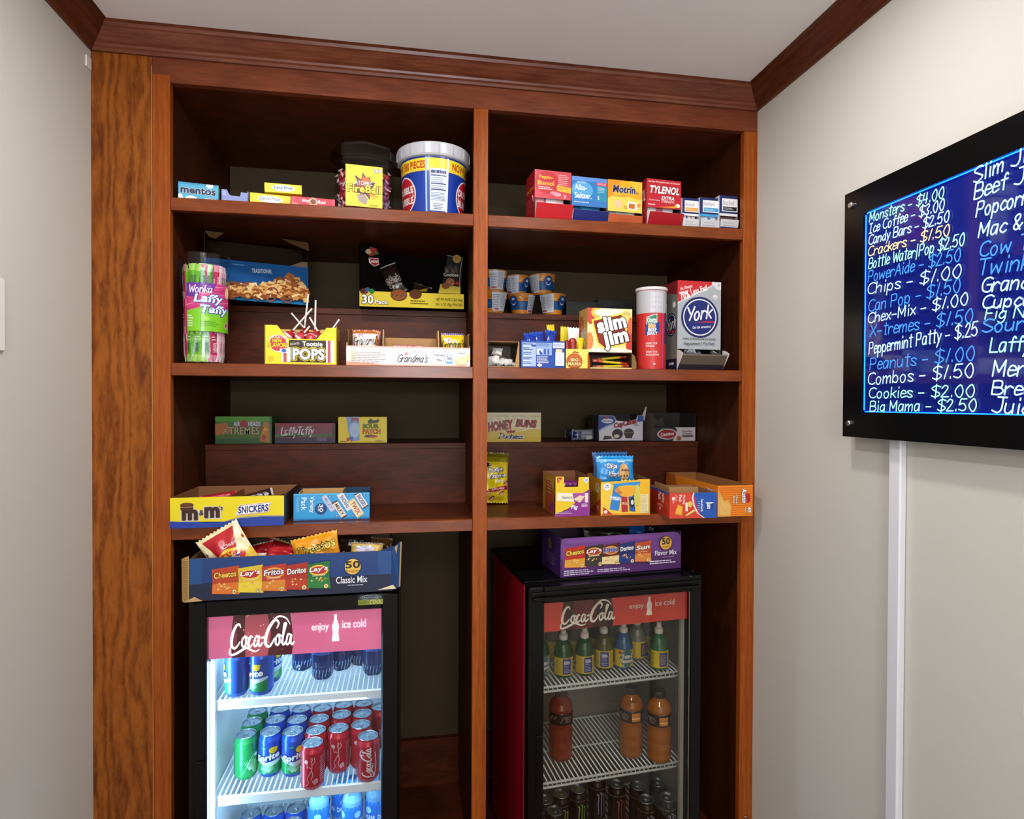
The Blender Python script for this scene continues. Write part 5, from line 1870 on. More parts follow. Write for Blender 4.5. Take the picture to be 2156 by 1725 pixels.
# ================================================================== third shelf, on the step
def fruitbits(p, n, seed, cols, box):
    rd = random.Random(seed)
    for i in range(n):
        p.c(rd.uniform(box[0], box[2]), rd.uniform(box[1], box[3]), rd.uniform(.003, .006), rd.choice(cols), 10)


k = Carton(453, 572, 879, 1.955, R3, .10, '#3c6a22', h=.082)  # print colours dimmed to hold the shade on the step
p = k.front()
p.r(0, .0, 1, .2, '#2c5220'); p.r(0, .82, 1, 1, '#4c8a24'); p.g([(0, .3), (0, .72), (.2, .78), (.3, .4)], '#a8642a'); p.g([(.78, .1), (1, .0), (1, .75), (.86, .8)], '#a86a22'); p.r(.96, 0, 1, 1, '#3a5c46')
p.t('AIR', .32, .64, .44, .82, '#c9c4d0', o='#7a1c2a', b=.06, ow=.07); p.t('HEADS', .58, .64, .80, .82, '#c9c4d0', o='#7a1c2a', b=.06, ow=.07); p.e(.50, .72, .055, .16, '#9c2030')
p.t('XTREMES', .12, .34, .78, .62, '#a89478', o='#5a3a20', b=.03); fruitbits(p, 8, 3, ('#a8702a', '#8c3a24', '#b8942a'), (.83, .1, .95, .7)); p.ln([(.12, .3), (.3, .24), (.6, .3), (.78, .26)], .001, '#8c2a20')
k.done('candy_carton', 'green and orange carton of sour candy strips on the step, beside the dark end panel', 'candy box')
k = Carton(579, 706, 893, 1.955, R3, .10, '#5c2a38', h=.062)
p = k.front()
p.r(0, .78, 1, 1, '#7a2436'); p.g([(0, .72), (.3, .82), (.6, .7), (1, .84), (1, .5), (.6, .42), (.3, .52), (0, .4)], '#702c3c'); p.g([(0, .42), (.3, .52), (.6, .44), (1, .5), (1, .36), (.6, .3), (.3, .38), (0, .28)], '#355c28'); p.r(0, 0, 1, .26, '#2a1a3c'); p.r(.95, 0, 1, 1, '#3a1c28')
p.script('LaffyTaffy', .10, .40, .62, .78, .0026, '#d2ced6', sh=.2, rot=2); p.script('Wonka', .70, .12, .86, .3, .001, '#8a7c98')
k.done('candy_carton', 'low maroon and green taffy carton in the middle of the step', 'candy box')
k = Carton(712, 815, 882, 1.955, R3, .10, '#e2c81e', side='#5a5214', h=.081)
p = k.front()
p.g([(.16, 1), (.42, 1), (.44, .1), (.26, .06), (.2, .5)], '#7a9cc8'); p.e(.33, .5, .1, .3, '#a8bede'); p.t('BLUE', .26, .78, .42, .86, '#2a4080', b=.02); p.r(.27, .86, .42, .95, '#a8382c')
p.g([(.60, .84), (.66, .94), (.72, .86), (.84, .92), (.82, .78), (.62, .74)], '#2a3a1c'); p.t('SOUR', .50, .56, .83, .73, '#6a8c1e', o='#20280e', b=.05); p.t('PATCH', .50, .35, .86, .53, '#d8641e', o='#20280e', b=.05)
p.e(.66, .26, .13, .06, '#3a2a14'); p.e(.71, .25, .09, .05, '#a83a24'); fruitbits(p, 6, 9, ('#c83a2a', '#e0842a', '#3a6ab0'), (.2, .08, .36, .2)); p.fine(.04, .04, .22, .09, 1, '#4c4410'); p.fine(.76, .04, .96, .11, 2, '#4c4410', .4)
k.done('candy_carton', 'bright yellow sour candy carton with a blue patch, on the step', 'candy box')

k = Carton(1005, 1139, 870, 1.950, R3, .12, '#cdbf86', YR=1.950, h=.095, side='#7a6c30')
p = k.front()
p.r(0, 0, 1, 1, '#cfc49a'); p.r(0, 0, 1, .16, '#c8a818'); p.g([(0, .16), (1, .16), (1, .42), (.5, .48), (0, .34)], '#cdb040')
for i in range(9):
    a = math.radians(20+17*i)
    p.g([(.5, .3), (.5+.48*math.cos(a-.06), .3+.62*math.sin(a-.06)), (.5+.48*math.cos(a+.06), .3+.62*math.sin(a+.06))], '#ddd4b2')
p.r(0, .93, 1, 1, '#d2c9a4'); p.t('LABELED FOR INDIVIDUAL RESALE', .30, .865, .75, .90, '#5a5c78', b=0); p.t('12 Packs', .84, .86, .96, .90, '#22243c', b=.02)
p.t('HONEY', .16, .40, .56, .72, '#9c2030', o='#e4dcc0', b=.07, rot=7, sh=.15); p.t('BUNS', .60, .50, .93, .76, '#9c2030', o='#e4dcc0', b=.07, rot=-4, sh=.15)
p.g([(.47, .30), (.44, .40), (.49, .35), (.52, .43), (.55, .35), (.6, .40), (.57, .30)], '#a83040'); p.script('Duchess', .34, .13, .70, .29, .0026, '#2a2c6c', sh=.3, rot=-2, o='#e0d8b8')
k.done('pastry_carton', 'pale yellow pastry carton with red capitals, on the step beside the divider post', 'snack carton')
q = atY(1226, 920, 1.985)
bar('wrapped_pastry', 'silver and blue wrapped pastry lying loose on the step', 'snack pouch', .078, .036, .05, '#8f8e94', (q.x, 1.985, R3+.021), (0, 0, .05), lambda pp: [pp.r(.05, .1, .35, .9, '#2c3c70'), pp.r(.1, .5, .9, .62, '#5a5a68'), pp.g([(.55, .0), (.6, .4), (.8, .4), (.9, 0)], '#b0aca8')], seed=140, seal='#4a5a90')
q = atY(1212, 920, 2.06)
bar('wrapped_pastry', 'dark wrapped pastry behind the silver one on the step', 'snack pouch', .075, .034, .05, '#3a3236', (q.x, 2.06, R3+.020), (0, 0, -.08), None, seed=141, seal='#2c2c3a')

k = Carton(1260, 1355, 872, 1.950, R3, .12, '#c9c4cc', YR=1.950, h=.086, top='open', inner='#2c2420', side='#3a3230',
           notch=[(0, 1), (.34, .985), (.40, .80), (.66, .76), (.84, .86), (.86, 1), (1, 1)])
p = k.front()
p.g([(0, .98), (0, .42), (.14, .58), (.34, .70), (.38, .80), (.33, .97)], '#1d3a80'); p.g([(.86, .74), (1, .78), (1, .99), (.87, .99)], '#2a4a90'); p.g([(0, .36), (0, .44), (.16, .60), (.34, .72), (.34, .67), (.16, .54)], '#7a94c8')
p.e(.2, .79, .13, .09, '#d8d4dc'); p.t('Hostess', .09, .74, .31, .84, '#20408c', b=.04, sh=.2); p.e(.17, .9, .05, .04, '#a02430')
p.t('CupCakes', .34, .55, .85, .80, '#9c2434', o='#d8d0d4', b=.05, rot=12, sh=.2)
p.e(.42, .28, .12, .2, '#2c2220'); p.e(.40, .2, .06, .07, '#c8c0b8'); p.g([(.1, .06), (.13, .22), (.28, .2), (.3, .1)], '#34302c'); p.e(.67, .33, .115, .17, '#3a302c'); p.g([(.56, .33), (.78, .33), (.74, .12), (.60, .12)], '#2e2622'); p.ln([(.57, .36), (.67, .32), (.78, .36)], .0016, '#8c7c70')
p.fine(.78, .58, .9, .68, 2, '#5a5660', .4); p.fine(.72, .09, .96, .12, 1, '#8a8690', .4)
k.done('cupcake_carton', 'white and blue cupcake carton with a torn top edge, on the step', 'snack carton')
tm = M(); tm.poly([(0, .002, 0), (.012, .002, .03), (.016, .002, .028), (.008, .002, -.02)], mt('#b8b0aa', 'matte')); k.part('torn_flap', tm, (k.w-.004, 0, k.h))

k = Carton(1376, 1464, 864, 1.950, R3, .12, '#c8bcbc', YR=1.950, h=.093, top='open', inner='#2c2624', side='#8a7c70', fh=.046)
p = k.front(h=.046)
p.r(0, 0, 1, 1, '#c9bdbf'); p.g([(0, 0), (.45, 0), (.56, .45), (.55, .9), (.5, 1), (0, 1)], '#22222e'); p.e(.33, .5, .24, .40, '#c8bcc0'); p.e(.33, .5, .21, .33, '#8c1c28')
p.t('Combos', .17, .38, .49, .64, '#e2d4d6', b=.05, rot=6, sh=.2); p.g([(.18, .82), (.22, .96), (.28, .92), (.26, .8)], '#5a7a24'); p.e(.61, .2, .06, .17, '#8a5226'); p.e(.62, .23, .045, .1, '#a86a34')
p.t('Cheddar', .68, .64, .94, .80, '#3a2c30', b=.03); p.t('Cheese', .70, .48, .92, .62, '#3a2c30', b=.03); p.r(.68, .29, .95, .42, '#5a4448'); p.fine(.72, .2, .92, .26, 1, '#8a7c80', .4)
k.done('snack_carton', 'white and black carton with an open top and red oval logo, last on the step', 'snack carton')
m = M(); m.poly([(.002, .05, 0), (.06, .05, 0), (.05, .048, .03), (.03, .047, .022), (.012, .049, .035)], mt('#4a443e', 'matte')); k.part('torn_flap', m, (.012, .02, .046))

# ================================================================== third shelf, front row
k = Carton(358, 598, 1054, 1.637, S3, .215, '#e8d412', YR=1.641, top='open', inner='#8a5a34', side='#3a2a20', h=.076)
w, H = k.w, k.h
p = k.front()
p.g([(0, 0), (1, 0), (1, .30), (.8, .32), (.6, .28), (.42, .12), (.2, .16), (0, .22)], '#1c3c9c'); p.ln([(0, .23), (.2, .18), (.42, .14), (.6, .30), (.8, .34), (1, .32)], .0012, '#3c5cb8')
p.t('m', .10, .25, .24, .61, '#3a1c10', o='#f4eee0', b=.09, ow=.06); p.t('&', .25, .40, .295, .58, '#3a1c10', o='#f4eee0', b=.05, ow=.06); p.t('m', .295, .31, .43, .68, '#3a1c10', o='#f4eee0', b=.09, ow=.06); p.t('’s', .425, .56, .455, .72, '#3a1c10', o='#f4eee0', b=.04, ow=.06)
p.e(.145, .76, .058, .07, '#4a2412'); p.r(.09, .62, .2, .76, '#4a2412'); p.e(.145, .62, .055, .06, '#4a2412'); p.e(.145, .79, .05, .045, '#6a3a1c'); p.r(.09, .685, .2, .70, '#c89a6a')
p.g([(.565, .36), (.86, .46), (.885, .80), (.60, .72)], '#f2f0ea'); p.g([(.572, .375), (.857, .472), (.878, .785), (.605, .708)], '#b02430'); p.g([(.576, .39), (.853, .485), (.872, .77), (.61, .695)], '#f4f2ec')
p.t('SNICKERS', .59, .46, .86, .70, '#1c3484', b=.06, rot=4, sh=.15)
k.done('candy_bar_tray', 'yellow open-topped candy bar tray with a blue wave, at the shelf front by the stile', 'candy box')
m = M(); m.box((.03, .045, .004), (w*.93, .048, H*.92), mt('#e2cc20')); k.part('divider', m)
m = M(); m.box((w*.46, .05, .004), (w*.463, .21, H*.9), mt('#8a5a34', 'matte')); k.part('divider', m)
for i, (fx, y, z, c, sl, rz, lab) in enumerate(((.30, .12, .058, '#b8202c', '#d84a4a', .35, 'red wrapped candy bar in the yellow tray'), (.64, .10, .060, '#3a2420', '#e8e0e0', .45, 'dark brown and white candy bar slanting up in the yellow tray'), (.20, .17, .03, '#a01c28', '#c84038', -.2, 'second red bar lying deeper in the yellow tray'), (.90, .06, .056, '#2a1c18', '#c8c4c0', .5, 'dark bar end at the far corner of the yellow tray'))):
    q = k.T(fx*w, y, z)
    bar('candy_bar', lab, 'candy bar', (.09, .105, .09, .05)[i], .02, .026, c, q, (0, (-.10, -.2, 0, -.2)[i], k.rz+rz), (lambda pp: [pp.e(.2+.15*j, .5, .06, .3, '#d8d4d4') for j in range(5)]) if i == 1 else None, seed=150+i, seal=sl)

k = Carton(618, 778, 1043, 1.698, S3, .115, '#2f9fdc', YR=1.700, top='open', inner='#163a5c', side='#1c4a74', h=.071)
w, H = k.w, k.h
p = k.front()
p.r(0, 0, 1, .06, '#1f7cc0'); p.r(0, .95, 1, 1, '#56b8e8')
p.t('Variety', .20, .28, .27, .90, '#f2f8fc', b=.02, rot=-90); p.t('Pack', .10, .38, .17, .86, '#f2f8fc', b=.02, rot=-90); p.fine(.04, .3, .07, .88, 14, '#cfe6f4', .3)
p.c(.355, .42, .0155, '#16407c'); p.t('30', .335, .30, .385, .60, '#f2f6fc', b=.03, rot=-90); p.t('BARS', .315, .34, .33, .52, '#f2f6fc', b=.01, rot=-90)


def minibar(cx, cy, L, Wd, a, c, e, txt, tc):
    a = math.radians(a)

    def q(x, y):
        return ((cx*p.w+x*math.cos(a)-y*math.sin(a))/p.w, (cy*p.h+x*math.sin(a)+y*math.cos(a))/p.h)
    L, Wd = L*p.w, Wd*p.w
    p.g([q(-L/2, -Wd/2), q(L/2, -Wd/2), q(L/2, Wd/2), q(-L/2, Wd/2)], e)
    p.g([q(-L*.42, -Wd/2), q(L*.42, -Wd/2), q(L*.42, Wd/2), q(-L*.42, Wd/2)], c)
    V = L*.7/p.w
    p.t(txt, cx-V/2, cy-Wd*.3/p.h, cx+V/2, cy+Wd*.3/p.h, tc, b=.04, rot=math.degrees(a), sh=.1)


minibar(.455, .62, .25, .07, -58, '#c8d0e4', '#aeb8d0', 'MILKY', '#8a92b8'); minibar(.60, .38, .26, .08, -58, '#e6dccb', '#5a3420', 'MILKY', '#5a3a2a'); minibar(.67, .68, .27, .09, -58, '#e9e9ee', '#d8d8e0', 'SNICKERS', '#2a3c84')
minibar(.815, .42, .27, .11, -58, '#e8dcb8', '#cbb88a', 'TWIX', '#b83424'); minibar(.89, .72, .24, .09, -58, '#dcd8dc', '#5a3020', 'SNICKERS', '#3a3a80')
for i, (x, y) in enumerate(((.475, .88), (.565, .14), (.7, .9), (.78, .14), (.93, .92))):
    p.c(x, y, .0032, '#1c5a9c', 12); p.t(str(6-i % 3), x-.008, y-.03, x+.008, y+.03, '#fff', b=.02)
k.done('candy_bar_carton', 'bright blue open candy bar carton marked with a large 30', 'candy box')
for nm, a, b in (('divider', (.012, .03, .004), (w*.62, .0325, H*.97)), ('divider', (.012, .075, .004), (w*.62, .0775, H*1.05)), ('divider', (w*.62, .02, .004), (w*.633, .11, H*1.02)), ('divider', (.010, .02, .004), (.0125, .1, H*1.02))):
    m = M(); m.box(a, b, mt('#c49a62', 'matte')); k.part(nm, m)

q = atZ(1046, 1064, S3)


def fudge(pp):
    pp.r(0, .80, 1, .9, '#8a7a14'); pp.t('Fudge', .30, .58, .80, .70, '#f4f2ea', o='#3a2418', b=.06, rot=8, ow=.08); pp.t('Stripes', .34, .47, .92, .58, '#f4f2ea', o='#3a2418', b=.06, rot=8, ow=.08); pp.t('minis', .5, .41, .82, .47, '#f7f0d8', b=.04, rot=8, sh=.2)
    pp.g([(.30, .27), (.94, .36), (.97, .28), (.34, .20)], '#a82434'); pp.t('Original', .42, .25, .84, .32, '#f4dcd8', b=.02, rot=7)
    for x, y in ((.75, .2), (.3, .2), (.9, .4), (.45, .1)):
        pp.e(x, y, .10, .06, '#d8a860'); pp.ln([(x-.07, y-.02), (x, y+.03), (x+.08, y+.03)], .003, '#5a2c18')
    pp.e(.2, .74, .2, .04, '#3a3220')


bag('cookie_bag', 'yellow bag of striped cookies standing by the divider post', 'snack bag', .098, .16, .045, '#e0c414', (.258, q.y+.012, S3+.004), (math.radians(-7), math.radians(3), .05), fudge, seed=160, seal='#a08c14', cf=lambda s, t: '#6f6212' if t > .80 else '#e2c818', wr=.3)

k = Carton(1168, 1242, 1003, 1.652, S3, .15, '#e8c41a', YR=1.652, top='open', inner='#7a4a2a', side='#b88a28', h=.111,
           notch=[(0, 1), (.26, 1), (.27, .74), (.66, .74), (.68, .98), (1, .98)])
w, H = k.w, k.h
p = k.front()
p.g([(0, 0), (1, 0), (1, .68), (.78, .56), (.5, .26), (.2, .10), (0, .05)], '#8a2c8c'); p.g([(.06, .98), (.22, .98), (.08, .82)], '#b8202c'); p.ln([(.09, .95), (.13, .92), (.1, .88)], .001, '#f0d8d8')
p.g([(.05, .40), (.06, .60), (.55, .58), (.55, .36)], '#efe6d2'); p.t('Newtons', .20, .44, .50, .52, '#2a5a4a', b=.01, sh=.2); p.g([(.5, .58), (.9, .58), (.9, .36), (.55, .36)], '#a848a0'); p.g([(.52, .42), (.7, .52), (.86, .5), (.72, .34)], '#e6d4b0'); p.ln([(.56, .41), (.6, .38), (.66, .39)], .0014, '#5a2c20'); p.r(.86, .34, .95, .58, '#efe2c2')
p.t('Fig', .46, .155, .66, .28, '#f7f2fa', b=.05, sh=.25); p.c(.885, .9, .0075, '#e4e6f0'); p.t('24', .84, .87, .93, .94, '#6a86b8', b=.03); p.fine(.76, .22, .96, .32, 3, '#e6d0e8', .5); p.fine(.06, .06, .52, .13, 2, '#e0c8e4', .4)
lp = k.left(); lp.g([(.2, 0), (1, 0), (1, .5), (.6, .9), (.3, .8)], '#a8452a'); lp.g([(.5, .1), (.9, .1), (.9, .4)], '#7a2c70'); lp.fine(.4, .5, .8, .9, 5, '#e2c070', .3)
k.done('cookie_carton', 'yellow and purple fig cookie carton with a notched front', 'snack carton')
for i, (z, y) in enumerate(((.055, .02), (.070, .03), (.086, .045))):
    q = k.T(w*(.5+.01*i), .030+.01*i, z)
    bar('fig_cookie_pack', 'purple cookie pack in the notched carton, %s' % ('lowest one showing', 'middle one', 'topmost one')[i], 'snack pouch', w*.86, .014, .045, ('#8c3a84', '#a8489a', '#7a2c6c')[i], q, (.1, .05*(i-1), k.rz), lambda pp: pp.r(.14, .1, .32, .9, '#dccb8a'), seed=170+i, seal='#b86aa8')

k = Carton(1265, 1369, 1012, 1.650, S3, .16, '#eab61e', YR=1.643, top='open', inner='#8a5c34', side='#d89a1e', h=.101,
           notch=[(0, .93), (.3, .95), (.55, .955), (.72, .98), (.78, 1), (1, 1)])
w, H = k.w, k.h
p = k.front()
p.g([(0, 0), (.9, 0), (.75, .9), (0, .9)], '#efc63a'); p.r(0, 0, 1, .05, '#d8901e'); p.c(.13, .80, .0108, '#ecebee'); p.t('24', .09, .76, .17, .86, '#7a86a8', b=.03, rot=90)
p.g([(.05, .02), (.25, .02), (.05, .25)], '#c02a2a'); p.c(.1, .1, .005, '#f0d8d4')
p.g([(.22, .88), (.80, .94), (.78, .80), (.56, .84), (.3, .80)], '#2f8fd0')
p.g([(.18, .17), (.36, .12), (.44, .78), (.26, .84)], '#2f7fcc'); p.t('CHIPS', .24, .34, .31, .62, '#e8f0fa', b=.04, rot=82); p.t('AHOY', .31, .33, .37, .6, '#e8f0fa', b=.04, rot=82)
p.g([(.42, .09), (.55, .10), (.53, .58), (.41, .58)], '#a8262e'); p.t('Nutter', .45, .16, .50, .5, '#e8c8a0', b=.02, rot=84); p.g([(.58, .12), (.70, .09), (.66, .64), (.55, .62)], '#1f4f9c'); p.e(.635, .36, .05, .14, '#1c1c28'); p.e(.635, .36, .03, .07, '#dcdce4'); p.t('O', .60, .52, .64, .6, '#e8ecf4', b=.04)
p.g([(.68, .26), (.76, .26), (.76, .86), (.66, .82)], '#c8c862'); p.e(.52, .66, .18, .15, '#e8a82a'); p.r(.34, .70, .7, .80, '#e8a82a'); p.e(.33, .70, .05, .07, '#c88a4a'); p.e(.38, .64, .04, .05, '#b8763a')
p.r(.80, .06, .96, .58, '#e6dcae'); p.fine(.81, .08, .95, .56, 12, '#b8a468', .4)
lp = k.left(); lp.g([(.3, 0), (1, 0), (1, .5), (.7, .3)], '#c8451e'); lp.e(.78, .72, .14, .14, '#d8d0b0'); lp.t('24', .73, .66, .83, .80, '#6a6a60', b=.03, rot=90); lp.fine(.75, .1, .95, .24, 3, '#f0d0c0', .4)
k.done('cookie_carton', 'yellow variety cookie carton with a big blue pack standing out of it', 'snack carton')
m = M()
for i in range(7):
    x0, x1 = w*(.62+.05*i), w*(.67+.05*i)
    m.poly([(x0, .112+.006*i, .06), (x1, .118+.006*i, .06), (x1, .112+.006*i, H*(1.16+.03*math.sin(i*1.4))), (x0, .107+.006*i, H*(1.16+.03*math.sin(i*1.4-1.4)))], mt('#c8a878', 'matte'))
k.part('torn_flap', m)


def ahoy(pp):
    pp.r(0, .78, 1, .86, '#7fc4ee'); pp.t('Chips', .24, .50, .52, .72, '#f4f6fa', o='#1c2440', b=.06, ow=.08); pp.t('Ahoy!', .28, .22, .56, .46, '#f4f6fa', o='#1c2440', b=.06, ow=.08); pp.e(.72, .42, .14, .30, '#d8a868')
    for i in range(8):
        pp.c(.62+.03*i, .30+.22*abs(math.sin(i*2.1)), .003, '#5a2c18', 8)
    pp.fine(.55, .74, .8, .8, 1, '#e8f4fc', .6)


q = k.T(w*.46, .080, .074)
bag('cookie_pack', 'bright blue cookie pack standing up in the yellow variety carton', 'snack pouch', .115, .088, .026, '#2490dc', q, (math.radians(-10), 0, k.rz-.02), ahoy, seed=180, seal='#3aa4e8', wr=.3)
q = k.T(w*.44, .118, .070)
bag('cookie_pack', 'second blue cookie pack behind the bright one', 'snack pouch', .112, .10, .02, '#15518c', q, (math.radians(-8), 0, k.rz+.08), None, seed=181, seal='#2a6aa8')
q = k.T(w*.66, .028, .045)
bag('cookie_pack', 'yellow snack pack sunk near the torn corner of the variety carton', 'snack pouch', .05, .052, .02, '#e8cc3a', q, (math.radians(-10), 0, k.rz), None, seed=182, seal='#e8d460', nx=8, nz=8)

k = Carton(1410, 1509, 1025, 1.578, S3, .155, '#d2402a', YR=1.572, top='open', inner='#94694a', side='#b8301e', h=.0705)
w, H = k.w, k.h
p = k.front()
p.g([(.5, 1), (1, 1), (1, 0), (.72, 0), (.58, .2), (.50, .5), (.47, .8)], '#eaeaf0'); p.g([(.525, 1), (1, 1), (1, 0), (.75, 0), (.61, .2), (.53, .5), (.50, .8)], '#1f55ae'); p.g([(.50, .8), (.53, .5), (.61, .2), (.68, .08), (.6, .35), (.55, .6), (.54, .85)], '#d0304a')
p.t('Variety', .27, .54, .33, .92, '#f4efec', b=.03, rot=-90); p.t('Pack', .20, .64, .26, .92, '#f4efec', b=.03, rot=-90); p.fine(.12, .66, .17, .92, 6, '#f0c8b8', .3); p.c(.08, .78, .0045, '#f0e4de', 12); p.r(.07, .6, .09, .76, '#f0d8cc')
p.t('Sandwich', .66, .26, .71, .74, '#f2f4fa', b=.03, rot=-90); p.fine(.60, .3, .64, .68, 5, '#c8d4ec', .3); p.g([(.76, .34), (.92, .34), (.93, .58), (.77, .62)], '#1c3c8c'); p.t('Lance', .79, .36, .89, .58, '#f4f6fa', o='#a8b8dc', b=.05, rot=-90); p.r(.76, .58, .93, .615, '#e8ecf4')
p.g([(.10, .18), (.17, .56), (.28, .46), (.26, .10)], '#e0962a'); p.g([(.13, .24), (.18, .5), (.26, .42), (.24, .16)], '#eeb045'); p.r(.33, .28, .38, .62, '#efe8d6'); p.e(.43, .55, .05, .12, '#e8c060'); p.g([(.32, .12), (.36, .08), (.55, .28), (.52, .36)], '#d8a24a'); p.g([(.35, .16), (.37, .13), (.53, .3), (.51, .34)], '#efdca0')
lp = k.left(); lp.t('Variety', .62, .5, .76, .92, '#f4e4dc', b=.03, rot=-90); lp.t('Pack', .46, .58, .6, .9, '#f4e4dc', b=.03, rot=-90); lp.fine(.42, .34, .72, .44, 2, '#f0c8b8', .4); lp.r(.52, .18, .58, .3, '#f0d8cc'); lp.r(0, .9, 1, 1, '#3a4a9c'); lp.g([(.72, .9), (1, .5), (1, 0)], '#c8402a')
k.done('cracker_carton', 'red and blue cracker carton jutting over the shelf edge', 'snack carton')
m = M(); m.box((.012, .035, .004), (.0145, .15, H*1.18), mt('#a87c50', 'matte')); k.part('divider', m)
m = M(); m.box((.0145, .035, .004), (w*.72, .0375, H*1.16), mt('#a87c50', 'matte')); k.part('divider', m)

k = Carton(1511, 1585, 1006, 1.585, S3, .335, '#ee8a1e', YR=1.5865, top='open', inner='#a06a3c', side='#e8861e', h=.0865)
w, H = k.w, k.h
p = k.front()
for i in range(13):
    p.r(0, .04+i*.073, 1, .07+i*.073, '#d96c12')
p.g([(.0, 0), (.36, 0), (.40, .3), (.3, .55), (.2, .5), (.1, .7), (0, .9)], '#dca24e'); p.g([(.0, .06), (.33, .04), (.36, .3), (.27, .5), (.18, .44), (.1, .62), (0, .7)], '#e4b464')
for i in range(12):
    p.c(.04+.26*((i*.37) % 1), .08+.42*((i*.61) % 1), .0009, '#a8702a', 6)
p.g([(.86, .42), (.93, .52), (.90, .72), (.80, .74), (.78, .5)], '#b02028'); p.t('Austin', .68, .42, .82, .90, '#f8f4ee', o='#5a1c10', b=.05, rot=-90, sh=.15); p.t('Peanut', .51, .38, .56, .70, '#f6ead8', o='#5a2c10', b=.04, rot=-90, ow=.06); p.t('Butter', .43, .40, .48, .66, '#f6ead8', o='#5a2c10', b=.04, rot=-90, ow=.06); p.fine(.59, .46, .63, .7, 8, '#8a4010', .3)
p.t('45', .84, .11, .94, .30, '#f8f4ee', o='#3a1c10', b=.06, rot=-90); p.t('PACKS', .76, .12, .80, .28, '#f8f4ee', o='#3a1c10', b=.03, rot=-90)
lp = k.left()
lp.g([(0, 0), (.3, 0), (.2, 1), (0, 1)], '#b05a18'); lp.t('Austin', .80, .5, .93, .86, '#f0e8e0', o='#4a2420', b=.05, rot=-90)
k.done('cracker_carton', 'long orange cracker carton with a large 45, jutting past the end stile', 'snack carton')

# ================================================================== chip cartons on the coolers
FZ = 1.0172


def minibag(p, x0, x1, y0, y1, c1, c2, name, nc, oc, num, seed, sub=None, oval=None):
    s = (y1-y0)*.08
    p.g([(x0, y0+s*.2), (x1+.004, y0-s*.6), (x1-.004, y0+.4*(y1-y0)), (x1, y1), (x0, y1-s*1.3), (x0+.004, y0+.5*(y1-y0))], c1)
    p.g([(x0+.002, y0+s*.3), (x1+.002, y0-s*.3), (x1-.004, y0+.40*(y1-y0)), (x0+.004, y0+.36*(y1-y0))], c2)
    cx, W, Hh = (x0+x1)/2, x1-x0, y1-y0
    if oval:
        p.e(cx, y0+.66*Hh, W*.42, Hh*.20, oval[0]); p.e(cx, y0+.66*Hh, W*.36, Hh*.14, oval[1])
    p.t(name, x0+.08*W, y0+.58*Hh, x1-.10*W, y0+.80*Hh, nc, o=oc, b=.05, rot=5, sh=.15, ow=.07)
    if sub:
        p.t(sub, x0+.22*W, y0+.44*Hh, x1-.22*W, y0+.51*Hh, '#e8dcc0', b=.01, rot=3)
    rd = random.Random(seed)
    for i in range(7):
        x, y = cx+rd.uniform(-.32, .32)*W, y0+rd.uniform(.16, .40)*Hh
        p.g([(x-.06*W, y-.03*Hh), (x+.06*W, y-.01*Hh), (x, y+.05*Hh)], rd.choice(('#e8b860', '#efcf8a', '#d8923a')))
    cxn, cyn = x1-.18*W, y0+.06*Hh
    p.c(cxn, cyn, .0058, '#3a2a10', 18); p.c(cxn, cyn, .0053, '#efd28a', 18)
    p.t(num, cxn-.0030*len(num)*.55/p.w, cyn-.0026/p.h, cxn+.0030*len(num)*.55/p.w, cyn+.0026/p.h, '#2a1c10', b=.05)


A, B = atZ(399, 1267, FZ), atZ(824, 1244, FZ)
k = Carton(0, 0, 0, 0, FZ, .21, '#1b3564', P=(A, B), h=.103, top='open', inner='#6a5038', side='#243a5c', t=.004)
w, H = k.w, k.h
p = k.front()
p.r(0, 0, 1, 1, '#173c78'); p.r(0, 0, 1, .42, '#1c2440'); p.r(0, .40, .06, 1, '#1c4a84'); p.r(.93, .42, 1, 1, '#1f4a86')
minibag(p, .105, .235, .14, .80, '#b8401e', '#d8742a', 'Cheetos', '#f2c64a', '#2a1810', '16', 1)
minibag(p, .23, .35, .15, .80, '#d8b82a', '#e8cc3a', "Lay’s", '#f4f0ec', '#a8202c', '12', 2, 'Classic', ('#e8c43a', '#b8242c'))
minibag(p, .345, .465, .16, .81, '#b8341e', '#d8822a', 'Fritos', '#f0ece8', '#2c3478', '10', 3, 'ORIGINAL', ('#e0a83a', '#b0301e'))
minibag(p, .46, .575, .17, .82, '#a82c1c', '#b83a20', 'Doritos', '#f4f0ee', '#1c1414', '8', 4)
minibag(p, .57, .685, .18, .83, '#1c6c34', '#2a7c3a', "Lay’s", '#f4f0ec', '#a8202c', '4', 5, 'Sour Cream', ('#e8c43a', '#b8242c'))
p.c(.80, .66, .0195, '#e6b84a', 30); p.t('50', .762, .62, .838, .80, '#2a2418', b=.05); p.t('Singles', .766, .51, .836, .59, '#4a3c1c', b=0)
p.t('Classic Mix', .715, .26, .875, .43, '#eef0f6', b=.02); p.fine(.775, .19, .875, .225, 1, '#b8c0d4', .6)
k.done('chip_carton', 'big dark blue chip carton marked Classic Mix, on the lit cooler', 'chip carton')
m = M()                                                     # folded corrugated ends
m.poly([(-.001, 0, 0), (-.014, -.006, .002), (-.016, -.006, .105), (-.001, 0, .110)], mt('#b8925c', 'matte'))
m.poly([(-.002, .0006, 0), (-.014, -.0054, .002), (-.016, -.0054, .105), (-.002, .0006, .110)], mt('#a07c4c', 'matte'))
for i in range(22):
    z = .006+i*.0046
    m.box((-.0155, -.0068, z), (-.002, -.0060, z+.0016), mt('#8c6a3e', 'matte'), T=Matrix.Rotation(0, 4, 'Z'))
m.poly([(-.012, -.0062, .0), (.03, -.0015, .0), (.012, -.004, .012)], mt('#c0a070', 'matte'))
k.part('corner_flap', m)
m = M()
